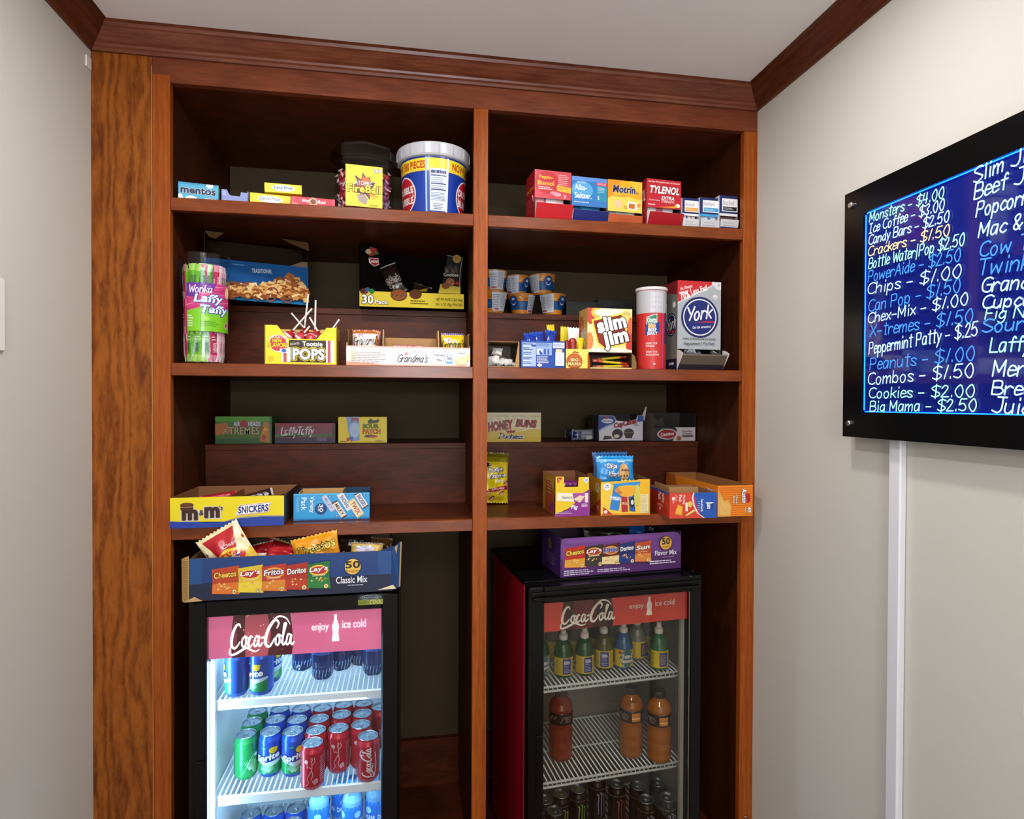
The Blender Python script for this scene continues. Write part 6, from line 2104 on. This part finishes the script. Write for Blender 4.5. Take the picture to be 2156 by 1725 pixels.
m.poly([(w, 0, .0), (w+.018, -.012, .012), (w+.022, -.012, .128), (w+.012, -.004, .118), (w-.03, -.0008, H+.001), (w, 0, H)], mt('#1f4478'))
m.poly([(w+.001, .001, .0), (w+.019, -.011, .012), (w+.023, -.011, .128), (w+.001, .001, H)], mt('#b89a68', 'matte'))
m.poly([(w+.019, -.0125, .012), (w+.0225, -.0125, .128), (w+.026, -.006, .125), (w+.0225, -.006, .012)], mt('#cdb88c', 'matte'))
m.poly([(w-.035, -.0012, .004), (w+.012, -.0085, .007), (w+.004, -.004, .016)], mt('#d8c8a8', 'matte'))
k.part('corner_flap', m)


def lays(pp):
    pp.g([(0, .1), (1, .1), (1, .52), (.5, .65), (0, .52)], '#e8c23a'); pp.e(.45, .46, .40, .13, '#d8352e'); pp.script('Lay', .14, .36, .66, .56, .007, '#f4f2f4', sh=.2, o='#5a5a88', ow=1.5); pp.g([(.0, .94), (.1, .94), (.3, .5), (.0, .45)], '#efe6b8'); pp.g([(1, .94), (.88, .94), (.7, .5), (1, .45)], '#efe6b8')
    pp.t('Classic', .45, .66, .9, .72, '#f2e2dc', b=.02)


def cheetos(pp):
    pp.t('Cheetos', .06, .48, .94, .78, '#f2d85a', o='#2a1c10', b=.03, rot=6, ow=.035); pp.t('Crunchy', .36, .36, .86, .46, '#e8b070', b=.02, sh=.2); pp.g([(.5, .0), (1, .0), (1, .34), (.75, .30)], '#c8342a'); pp.e(.86, .22, .06, .06, '#f0d8c0')


rows = [('chip_bag', 'red and cream chip bag with a blue-edged white script, tallest at the carton end', .262, .029, .034, .11, .15, '#c0242c', '#efe4b4', -1, -31, lays, 200),
        ('chip_bag', 'red chip bag folded low beside the tall one', .29, .075, .050, .09, .07, '#b8202a', '#e8dcc0', -30, -12, lambda pp: pp.g([(.1, .4), (.9, .5), (.8, .2), (.2, .2)], '#f0e8d0'), 201),
        ('chip_bag', 'red chip bag with shiny folded ridge, behind the folded one', .36, .115, .03, .10, .085, '#a81c26', '#d8c070', -15, 20, None, 202),
        ('chip_bag', 'red chip bag lying flat in the middle of the blue carton', .44, .05, .055, .11, .062, '#c02830', '#b8242c', -30, 4, None, 203),
        ('chip_bag', 'orange cheese puff bag with black-edged yellow lettering', .625, .030, .056, .118, .088, '#e89a1e', '#e8a42a', -10, -12, cheetos, 204),
        ('chip_bag', 'small yellow and white chip bag near the torn corner', .86, .05, .06, .085, .055, '#e0c06a', '#f0e8e0', -25, 5, lambda pp: [pp.e(.45, .6, .3, .2, '#d8d4e8'), pp.g([(.1, .3), (.3, .5), (.2, .1)], '#d8902a')], 205),
        ('chip_bag', 'dark brown chip bag in shade at the back of the blue carton', .80, .150, .03, .12, .09, '#3a2418', '#4a3424', -6, -4, None, 206),
        ('chip_bag', 'brown and gold chip bag at the back corner of the blue carton', .93, .10, .03, .06, .085, '#5a3c1c', '#6a5030', -6, 6, None, 207)]
for nm, lab, fx, y, z, w_, h_, c, sl, tx, ty, pr_, sd in rows:
    q = k.T(fx*w, y+.008, z)
    bag(nm, lab, 'chip bag', w_, h_, .034, c, q, (math.radians(tx), math.radians(ty), k.rz), pr_, None, seed=sd, seal=sl, wr=.45)

A, B = atZ(1180, 1217, FZ), atZ(1433, 1196, FZ)
k = Carton(0, 0, 0, 0, FZ, .155, '#6c3f86', P=(A, B), h=.108, top='open', inner='#4a3a48', side='#3c2058', t=.003,
           notch=[(0, .95), (.02, .99), (.05, 1), (.94, 1), (.98, .96), (1, .86)])
w, H = k.w, k.h
p = k.front()
p.r(0, 0, 1, .86, '#6c3f86'); p.r(0, .0, 1, .46, '#552c6a'); p.g([(.035, .86), (.95, .86), (.93, .985), (.05, .985)], '#7a4c92'); p.ln([(.03, .02), (.02, .9), (.05, .97)], .0012, '#8a62a8')
minibag(p, .03, .20, .24, .80, '#b8301e', '#e0a03a', 'Cheetos', '#e8d050', '#2a3a10', '16', 11)
minibag(p, .19, .34, .25, .80, '#34302e', '#3c3834', "Lay’s", '#f0ece8', '#a8202c', '10', 12, 'Barbecue', ('#d8a83a', '#a8242c'))
minibag(p, .325, .475, .26, .81, '#5c2418', '#e8d29a', 'Fritos', '#3a4a9c', '#e8e4f0', '10', 13, None, ('#d8a050', '#b83024'))
minibag(p, .465, .60, .27, .82, '#1c2c68', '#24387c', 'Doritos', '#f0eef2', '#101828', '8', 14)
minibag(p, .595, .735, .27, .82, '#b84a1c', '#d8823a', 'Sun', '#f4f0e8', '#6a2c10', '8', 15, 'Chips')
p.c(.86, .72, .0205, '#1c1418', 30); p.c(.86, .72, .0190, '#e2b04a', 30); p.t('50', .825, .68, .895, .86, '#2a2018', b=.05); p.t('Singles', .83, .59, .89, .65, '#6a4c1c', b=0)
p.t('Flavor Mix', .765, .40, .955, .53, '#eeeaf4', b=.02); p.fine(.83, .335, .955, .36, 1, '#b8a0c8', .6); p.fine(.72, .17, .955, .28, 2, '#e2d8ea', .5); p.fine(.02, .05, .265, .2, 3, '#d8cce2', .45); p.fine(.285, .07, .57, .17, 2, '#d8cce2', .45)
lp = k.left(); lp.c(.45, .72, .016, '#6a5634', 22); lp.t('50', .38, .66, .52, .78, '#2a2018', b=.04); lp.fine(.3, .2, .8, .5, 4, '#6a5a7c', .4)
k.done('chip_carton', 'purple chip carton marked Flavor Mix, on the unlit cooler', 'chip carton')
for nm, lab, fx, y, z, w_, h_, c, sl, tx, ty, sd in (
        ('chip_bag', 'black crinkled chip bag showing over the purple carton', .42, .03, .03, .15, .098, '#1a1614', '#3a3634', -14, 3, 210),
        ('chip_bag', 'shiny bright blue chip bag showing over the purple carton', .66, .07, .03, .13, .097, '#1a5cb8', '#2a78d8', -14, -3, 211),
        ('chip_bag', 'dark purple chip bag at the rounded end of the purple carton', .86, .112, .03, .08, .09, '#2c1c34', '#3a2840', -12, 2, 212)):
    q = k.T(fx*w, y, z)
    bag(nm, lab, 'chip bag', w_, h_, .035, c, q, (math.radians(tx), math.radians(ty), k.rz), None, None, seed=sd, seal=sl, wr=.5)

# ================================================================== cans and bottles in the lit cooler
CR, CH = .0298, .1135


def can(kind, h=CH, r=CR):
    m = M()
    body = {'blue': '#1c4aa8', 'green': '#1e8a48', 'red': '#b01e2e', 'script': '#b01e2e', 'lemon': '#2050b0', 'energy': '#17120f'}[kind.split('_')[0]]
    m.lathe([(0, .004), (r*.70, .003), (r*.78, 0), (r*.84, .002), (r, .011), (r, h-.017), (r*.88, h-.006), (r*.865, h-.002)], mt(body, 'can'), 28)
    p = cyl(m, r, r, .012, h-.030, -PI, 2*PI, kind='can', sub=.008)
    D = lambda d: (d+180)/360
    if kind in ('blue', 'lemon'):
        for d in (0, 180):
            f = lambda x: D(((x+d+180) % 360)-180) if -180 <= x+d < 180 else D(x+d-360)
            if d == 0:
                p.g([(D(-85), 0), (D(85), 0), (D(85), .34), (D(30), .30), (D(0), .2), (D(-30), .32), (D(-85), .42)], '#1a8a4c')
                p.g([(D(-85), .42), (D(-30), .32), (D(0), .2), (D(85), .38), (D(85), .46), (D(0), .30), (D(-85), .50)], '#cfe4ee')
                for i in range(15):
                    a = math.radians(30+8.5*i)
                    p.ln([(D(0)+.02*math.cos(a), .02+.06*math.sin(a)), (D(0)+.105*math.cos(a), .02+.30*math.sin(a))], .0011, '#a8e6c0', False)
                p.t('Sprite', D(-62), .38, D(62), .64, '#eef4f6', o='#173c88', b=.07, rot=10, sh=.2, ow=.07)
                p.e(D(28), .76, .055, .10, '#d8b81e'); p.g([(D(10), .68), (D(30), .66), (D(52), .84), (D(40), .86)], '#dcc02a'); p.g([(D(-30), .86), (D(-10), .82), (D(0), .88)], '#2f9a4c')
            else:
                p.fine(D(-178), .3, D(-120), .85, 10, '#b8c8e4', .35)
    elif kind == 'green':
        p.r(D(-140), 0, D(-60), .9, '#2a9a5c'); p.fine(D(-136), .1, D(-70), .8, 12, '#d0e8d8', .35)
        for i in range(16):
            a = math.radians(-10+9*i)
            p.ln([(D(30)+.03*math.cos(a), .1+.1*math.sin(a)), (D(30)+.14*math.cos(a), .1+.42*math.sin(a))], .0012, '#a8e4bc', False)
        p.ln([(D(-10), .08), (D(10), .3), (D(40), .62), (D(70), .7)], .002, '#7fd0a0'); p.e(D(60), .62, .03, .05, '#c8ecd8')
    elif kind == 'red':
        p.r(D(-120), 0, D(-70), 1, '#9c1626'); p.t('Coke', D(-62), .22, D(-44), .58, '#efd8dc', b=.03, rot=90)
        p.c(D(-8), .78, .0052, '#e9ccd0', 16)
        S = [[(-4, .72), (-2, .60), (6, .62), (16, .58)], [(14, .82), (20, .70), (18, .52), (8, .40), (-2, .26), (4, .14), (-8, .04)], [(18, .52), (24, .36), (18, .24), (28, .10)], [(14, .86), (20, .9), (22, .84), (18, .78)], [(20, .70), (34, .78), (30, .9)]]
        for s_ in S:
            p.ln([(D(x), y) for x, y in s_], .0011, '#efc8ce')
        p.g([(D(30), .06), (D(48), .10), (D(46), .24), (D(28), .2)], '#e2b4ba'); p.fine(D(31), .08, D(46), .2, 3, '#8c1420', .4)
        p.fine(D(60), .1, D(110), .9, 12, '#d89aa2', .3)
        p.ln([(D(96), .1), (D(110), .5), (D(104), .9)], .003, '#f0dcde')
    elif kind == 'script':
        q = Pn(m, lambda a, b, z: Vector(((r+z+.0004)*math.sin((b-.0)/r-.62), -(r+z+.0004)*math.cos((b-.0)/r-.62), .016+a)), h-.036, r*1.25, .006, 'can')
        # lettering climbs the can
        q.fn = lambda a, b, z: Vector(((r+z+.0004)*math.sin(.66-b/r), -(r+z+.0004)*math.cos(.66-b/r), .016+a))
        cola_script(q, 0, .004, h-.036, r*1.15, '#f2e2e4', 1.05)
        p.ln([(D(38), .05), (D(50), .4), (D(44), .8)], .0022, '#f0dcde'); p.fine(D(70), .1, D(120), .9, 12, '#d89aa2', .3); p.fine(D(-120), .1, D(-75), .9, 12, '#d89aa2', .3)
    elif kind.startswith('energy'):
        c = {'energy_green': '#7a9c3a', 'energy_blue': '#8a92a8', 'energy_pale': '#b8a89c', 'energy_red': '#9c4a40'}[kind]
        for dx, top, bot in ((-20, .82, .30), (0, .86, .22), (20, .80, .28)):
            p.ln([(D(dx-5), top), (D(dx+4), top-.03), (D(dx), .55), (D(dx+3), bot+.06), (D(dx-2), bot)], .0042, c, True, lambda t: 1-.6*t)
        p.t('MONSTER', D(-45), .10, D(45), .18, '#b8aca4', b=.03); p.fine(D(-30), .04, D(30), .08, 1, c, .6); p.fine(D(80), .1, D(150), .9, 14, '#6a5c54', .3); p.fine(D(-160), .93, D(160), .97, 1, '#7a6c62', .5)
    o = m.build('soda_can' if not kind.startswith('energy') else 'energy_drink_can')
    m = M()
    al = mt('#b4bcc4', 'metal')
    m.lathe([(r*.865, h-.002), (r*.885, h-.0005), (r*.87, h), (r*.83, h-.0005), (r*.80, h-.0045), (r*.76, h-.0035), (0, h-.0035)], al, 28)
    l = m.build('lid', o)
    m = M()
    tabc = mt('#c8d0d6' if kind != 'energy_green' else '#a8b83a', 'metal')
    m.lathe([(.0, h-.0018), (.0062, h-.0018), (.0066, h-.0026), (.0062, h-.0034), (0, h-.0034)], tabc, 14, c=(0, .0055))
    m.lathe([(.0, h-.0014), (.003, h-.0014), (.003, h-.0034)], tabc, 10)
    m.lathe([(.0075, h-.0032), (.0070, h-.0029), (.0066, h-.0032)], mt('#8a949c', 'metal'), 14, c=(0, -.009))
    m.build('pull_tab', l)
    return o


CANP = {}


def put_can(kind, x, y, z, rz, label, group, **kw):
    if kind not in CANP:
        o = can(kind, **kw)
        CANP[kind] = o
        o.location = (x, y, z)
        o.rotation_euler = (0, 0, rz)
        return tag(o, label, 'drink can', group)
    return dup(CANP[kind], (x, y, z), (0, 0, rz), label, group)


Z1, Z2, Z3 = (z+.0008 for z in F1Z)
RZC = -.2
ORD = ['front', 'second', 'third', 'fourth']
CG = 'cans on the middle shelf of the lit cooler'
cols = [('green', 'green', -.431, (1.747, 1.811, 1.875), 'file against the cooler wall', .1),
        ('blue', 'blue and green', -.369, (1.750, 1.814, 1.876), 'file beside the all-green cans', -.05),
        ('blue', 'blue and green', -.3075, (1.741, 1.803, 1.867), 'file beside the red cans', .25)]
for kd, cname, x, ys, fl, rr in cols:
    for i, y in enumerate(ys):
        put_can(kd, x+.0003*i, y, Z2, rr+.12*i, '%s lemon-lime can, %s one of the %s' % (cname, ORD[i], fl), CG)
reds = [(-.2470, (1.674, 1.736, 1.798, 1.862), 'file beside the lemon-lime cans', ('red', 'red', 'red', 'red')), (-.1870, (1.737, 1.812, 1.874), 'middle red file', ('red', 'red', 'script')), (-.1278, (1.747, 1.808, 1.873), 'red file behind the script-lettered can', ('red', 'script', 'script'))]
for x, ys, fl, kds in reds:
    for i, y in enumerate(ys):
        put_can(kds[i], x, y, Z2, RZC+(-.15+.5*(i % 2) if i else -.05), 'red cola can, %s one of the %s' % (ORD[i], fl), CG)
put_can('script', -.1045, 1.685, Z2, -.05, 'red cola can with big white script climbing its side', CG)
for i, (x, y) in enumerate(((-.0795, 1.842), (-.084, 1.905))):
    put_can('red', min(x, -.078), y, Z2, .9, 'red cola can, %s at the far wall of the middle shelf' % ('nearest', 'second'), CG) if False else put_can('red', -.0780, y-.02*i*0, Z2, .9, 'red cola can, %s in the half-hidden file by the door edge' % ('nearest', 'rear one')[i], CG) if i == 0 else None
for i, (x, y, rr, lab) in enumerate(((-.441, 1.697, -1.7, 'blue and green can on the top shelf turned to show its small print'), (-.379, 1.696, -.75, 'blue and green can on the top shelf with its lettering half turned'), (-.372, 1.765, .5, 'blue and green can standing second deep on the top shelf'), (-.436, 1.765, .3, 'blue and green can hidden second deep by the cooler wall'))):
    put_can('blue', x, y, Z1, rr, lab, 'cans on the top shelf of the lit cooler')
for i, (x, y) in enumerate(((-.432, 1.806), (-.371, 1.806), (-.311, 1.808), (-.432, 1.745), (-.371, 1.743), (-.311, 1.745))):
    put_can('lemon', x, y, Z3, .35-.1*(i % 3), 'blue lemon-lime can on the lowest shelf, %s row, %s from the cooler wall' % ('rear' if i < 3 else 'front', ('first', 'second', 'third')[i % 3]), 'cans on the lowest shelf of the lit cooler')

BT = {}


def bottle(kind):
    m = M()
    lobes = lambda t: 1+.05*math.cos(5*t)
    if kind == 'blue':
        c = mt('#123a78', 'tint')
        pr = [(0, .006), (.012, .003), (.022, 0), (.027, .006), (.029, .02), (.0285, .034), (.0295, .05), (.0295, .12), (.026, .14), (.014, .172), (.0125, .184)]
        for i in range(4):
            m.lathe(pr[i:i+2], c, 40, sq=lobes)
        m.lathe(pr[4:], c, 32)
        p = cyl(m, .0297, .0297, .07, .045, -PI, 2*PI, kind='film'); p.r(0, 0, 1, 1, '#2458a8'); p.fine(.1, .2, .9, .8, 4, '#8ab4e0', .4)
        for i in range(20):
            a = 2*PI*i/20
            m.tube([(.0232*math.sin(a), -.0232*math.cos(a), .002), (.0285*math.sin(a), -.0285*math.cos(a), .012), (.0288*math.sin(a+.12), -.0288*math.cos(a+.12), .03)], .0011, mt('#a8d4f0', 'tint'), 5)
        cap, top = '#dfe6ee', .184
    elif kind == 'water':
        c = mt('#c8e4f6', 'clear')
        pr = [(0, .005), (.022, .001), (.0275, .008)]
        for j in range(6):
            z = .014+j*.009
            pr += [(.0285, z), (.0272, z+.0045)]
        pr += [(.0285, .07), (.0285, .165), (.027, .176), (.013, .205), (.0115, .215)]
        m.lathe(pr, c, 28)
        m.lathe([(0, .007), (.0262, .01), (.0268, .06), (.0270, .17), (.02, .186), (0, .187)], mt('#d4ecfa', 'tint'), 20)
        p = cyl(m, .0288, .0288, .094, .066, -PI, 2*PI, kind='film'); p.r(0, 0, 1, 1, '#1f66c0'); p.r(0, .88, 1, 1, '#58a4e4'); p.r(0, 0, 1, .1, '#58a4e4')
        for x in (.25, .5, .75):
            p.t('DASANI', x-.1, .26, x+.1, .46, '#d8ecfa', b=.03); p.e(x, .66, .05, .14, '#8cc4ee')
        cap, top = '#3a80d0', .215
    o = m.build('drink_bottle')
    m = M(); m.lathe([(.0135, top-.004), (.0138, top-.002), (.0138, top+.011), (.012, top+.013), (0, top+.013)], mt(cap, 'plastic'), 20)
    m.build('cap', o)
    return o


def put_bottle(kind, x, y, z, rz, label, group):
    if kind not in BT:
        o = BT[kind] = bottle(kind)
        o.location = (x, y, z)
        o.rotation_euler = (0, 0, rz)
        return tag(o, label, 'bottle', group)
    return dup(BT[kind], (x, y, z), (0, 0, rz), label, group)


for i, (u, v, lab) in enumerate(((634, 1413, 'dark blue bottle beside the cans, set back'), (677, 1432, 'dark blue bottle standing closest to the glass'), (716, 1413, 'dark blue bottle just beyond the closest one, set back'), (758, 1402, 'dark blue bottle deep on the shelf, last but one'), (785, 1423, 'dark blue bottle against the door edge'))):
    q = atZ(u, v, Z1)
    put_bottle('blue', min(q.x, -.088), q.y+.022, Z1, .4*i, lab+', top shelf of the lit cooler', 'dark blue bottles in the lit cooler')
for i, (x, y, lab) in enumerate(((-.240, 1.745, 'clear water bottle with blue label beside the lemon-lime cans'), (-.185, 1.80, 'clear water bottle with blue label set back from the first'), (-.150, 1.737, 'clear water bottle with blue label in front of the set-back one'), (-.088, 1.75, 'clear water bottle with blue label at the door edge'))):
    put_bottle('water', x, y, Z3, .3*i, lab, 'water bottles in the lit cooler')

# ================================================================== bottles and cans in the dark cooler
Y1, Y2, Y3 = (z+.0008 for z in F2Z)
TU = {}


def tum(c, back):
    m = M()
    m.lathe([(0, .002), (.022, .001), (.0265, .005), (.0277, .012), (.0277, .062), (.0255, .078), (.0187, .094), (.0115, .103), (.0095, .109)], mt(c, 'tint'), 28)
    p = cyl(m, .0279, .0279, .010, .050, -PI, 2*PI, kind='film')
    D = lambda d: (d+180)/360
    p.r(0, 0, 1, 1, '#c8b024')
    p.e(D(0), .52, .13, .52, '#2a6478'); p.r(D(-48), .08, D(48), .2, '#d8c03a'); p.t('Tum-E', D(-36), .52, D(40), .78, '#e6e2d4', o='#1c4858', b=.05, ow=.05); p.t('Yummies', D(-44), .26, D(44), .48, '#e6e2d4', o='#1c4858', b=.05, ow=.05); p.c(D(-46), .86, .0045, '#a83228', 12)
    p.r(D(100), .08, D(150), .95, '#24307c'); p.fine(D(106), .14, D(144), .88, 8, '#a8b0d8', .35); p.t('100%', D(108), .66, D(142), .8, '#e8e8f0', b=.02); p.fine(D(60), .1, D(95), .9, 10, '#8a7818', .35); p.fine(D(155), .1, D(178), .9, 10, '#8a7818', .35)
    p.r(D(-150), .1, D(-100), .9, '#2c4a80'); p.fine(D(-145), .2, D(-106), .8, 5, '#c88a5a', .4)
    o = m.build('juice_bottle')
    m = M()
    m.lathe([(.0115, .105), (.0125, .107), (.0125, .119), (.0085, .122), (.0075, .134), (.0085, .136), (.007, .1385), (0, .1385)], mt('#cfc9c0', 'plastic'), 20)
    m.build('sport_cap', o)
    return o


TL = [(1140, 1427, 'g', .2, 'green squeeze bottle cut off by the door frame, top shelf of the dark cooler'), (1190, 1429, 'g', -2.15, 'green squeeze bottle with bright yellow label, first whole one from the frame'),
      (1235, 1425, 'g', -2.15, 'green squeeze bottle with bright yellow label, second whole one'), (1276, 1413, 'y', -2.5, 'olive squeeze bottle with its label turned away'),
      (1318, 1411, 'b', .0, 'blue squeeze bottle with logo facing out'), (1393, 1413, 'h', 2.2, 'green squeeze bottle alone at the shelf end')]
BKR = [(1170, 1392, 'c', 'clear squeeze bottle in the back row, nearest the red side'), (1218, 1392, 'c', 'clear squeeze bottle in the back row, second'), (1262, 1386, 'd', 'dark squeeze bottle in the back row, third'), (1301, 1384, 'c', 'pale squeeze bottle behind the olive one'), (1346, 1392, 'c', 'clear squeeze bottle between the blue and the last green one'), (1371, 1380, 'c', 'clear squeeze bottle directly behind the last green one')]
TC = {'g': '#1e5a20', 'y': '#5a5a14', 'b': '#2a6a9c', 'h': '#3a7a4a', 'c': '#8a8c7c', 'd': '#2c2c20'}
for u, v, c, rr, lab in TL+[(u, v, c, 2.6, lab) for u, v, c, lab in BKR]:
    q = atZ(u, v, Y1)
    loc = (q.x, q.y+.022, Y1)
    if c not in TU:
        o = TU[c] = tum(TC[c], 0)
        o.location = loc
        o.rotation_euler = (0, 0, rr+RZ2)
        tag(o, lab, 'bottle', 'squeeze bottles in the dark cooler')
    else:
        dup(TU[c], loc, (0, 0, rr+RZ2), lab)


def sport(c):
    m = M()
    m.lathe([(0, .003), (0.0220, .001), (0.0317, .006), (0.0348, .016), (0.0335, .03), (0.0351, .045), (0.0335, .06), (0.0351, .075), (0.0335, .10), (0.0351, .112)], mt(c, 'tint'), 28)
    m.lathe([(0.0351, .112), (0.0354, .114), (0.0354, .144), (0.0348, .147)], mt('#231812', 'film'), 28)
    m.lathe([(0.0348, .147), (0.0354, .155), (0.0311, .170), (0.0207, .180), (0.0165, .186), (0.0165, .192)], mt(c, 'tint'), 28)
    p = cyl(m, .0356, .0356, .115, .028, -PI, 2*PI, kind='film')
    p.r(.44, .06, .56, .94, '#b8701e'); p.r(.44, .3, .56, .42, '#e0b87a')
    for x in (.28, .66, .84, .12):
        p.ln([(x-.04, .2), (x, .8), (x+.03, .5), (x+.06, .85)], .0016, '#8a8078')
    p.fine(.3, .15, .41, .85, 5, '#8a8078', .4); p.fine(.6, .15, .64, .85, 5, '#8a8078', .4)
    o = m.build('sports_drink_bottle')
    m = M(); m.lathe([(.0175, .188), (.0192, .19), (.0192, .203), (.017, .206), (0, .206)], mt('#2a2420', 'plastic'), 20)
    m.build('cap', o)
    return o


for u, v, c, rr, lab in ((1185, 1606, '#9a4026', 1.3, 'reddish sports drink bottle standing apart on the middle shelf'), (1335, 1600, '#ac620c', .0, 'orange sports drink bottle, the inner one of the pair'), (1395, 1610, '#b46a0c', -.1, 'orange sports drink bottle, the one nearest the cooler wall')):
    q = atZ(u, v, Y2)
    o = sport(c)
    o.location = (q.x, q.y+.026, Y2)
    o.rotation_euler = (0, 0, rr+RZ2)
    tag(o, lab, 'bottle', 'sports drinks in the dark cooler')

CANP.clear()
EC = [(1148, 1683, 'energy_pale', 'cut off by the door frame in the second row'), (1164, 1702, 'energy_green', 'with a green claw mark closest to the glass'), (1175, 1673, 'energy_green', 'with a green tab, second from the glass'), (1217, 1660, 'energy_green', 'with a green tab, set back next to the first pair'),
      (1257, 1636, 'energy_blue', 'with a pale blue claw mark, deep under the shelf'), (1299, 1650, 'energy_red', 'with red lettering in the middle'), (1343, 1654, 'energy_pale', 'with plain grey top behind the blue pair'), (1386, 1647, 'energy_pale', 'with plain grey top by the cooler wall'),
      (1361, 1682, 'energy_blue', 'with a blue claw mark, inner one of the front pair'), (1405, 1678, 'energy_blue', 'with a blue claw mark, by the wall in the front pair')]
placed = []
for u, v, kd, lab in EC:
    q = atZ(u, v, Y3+.148)
    x, y = q.x, q.y
    for _ in range(30):
        for (a, b) in placed:
            d = math.hypot(x-a, y-b)
            if d < .0545:
                e = .0548/max(d, 1e-4)
                x, y = a+(x-a)*e, b+(y-b)*e
    placed.append((x, y))
    put_can(kd, x, y, Y3, .1+RZ2, 'dark energy drink can '+lab, 'energy drinks in the dark cooler', h=.148, r=.0268)
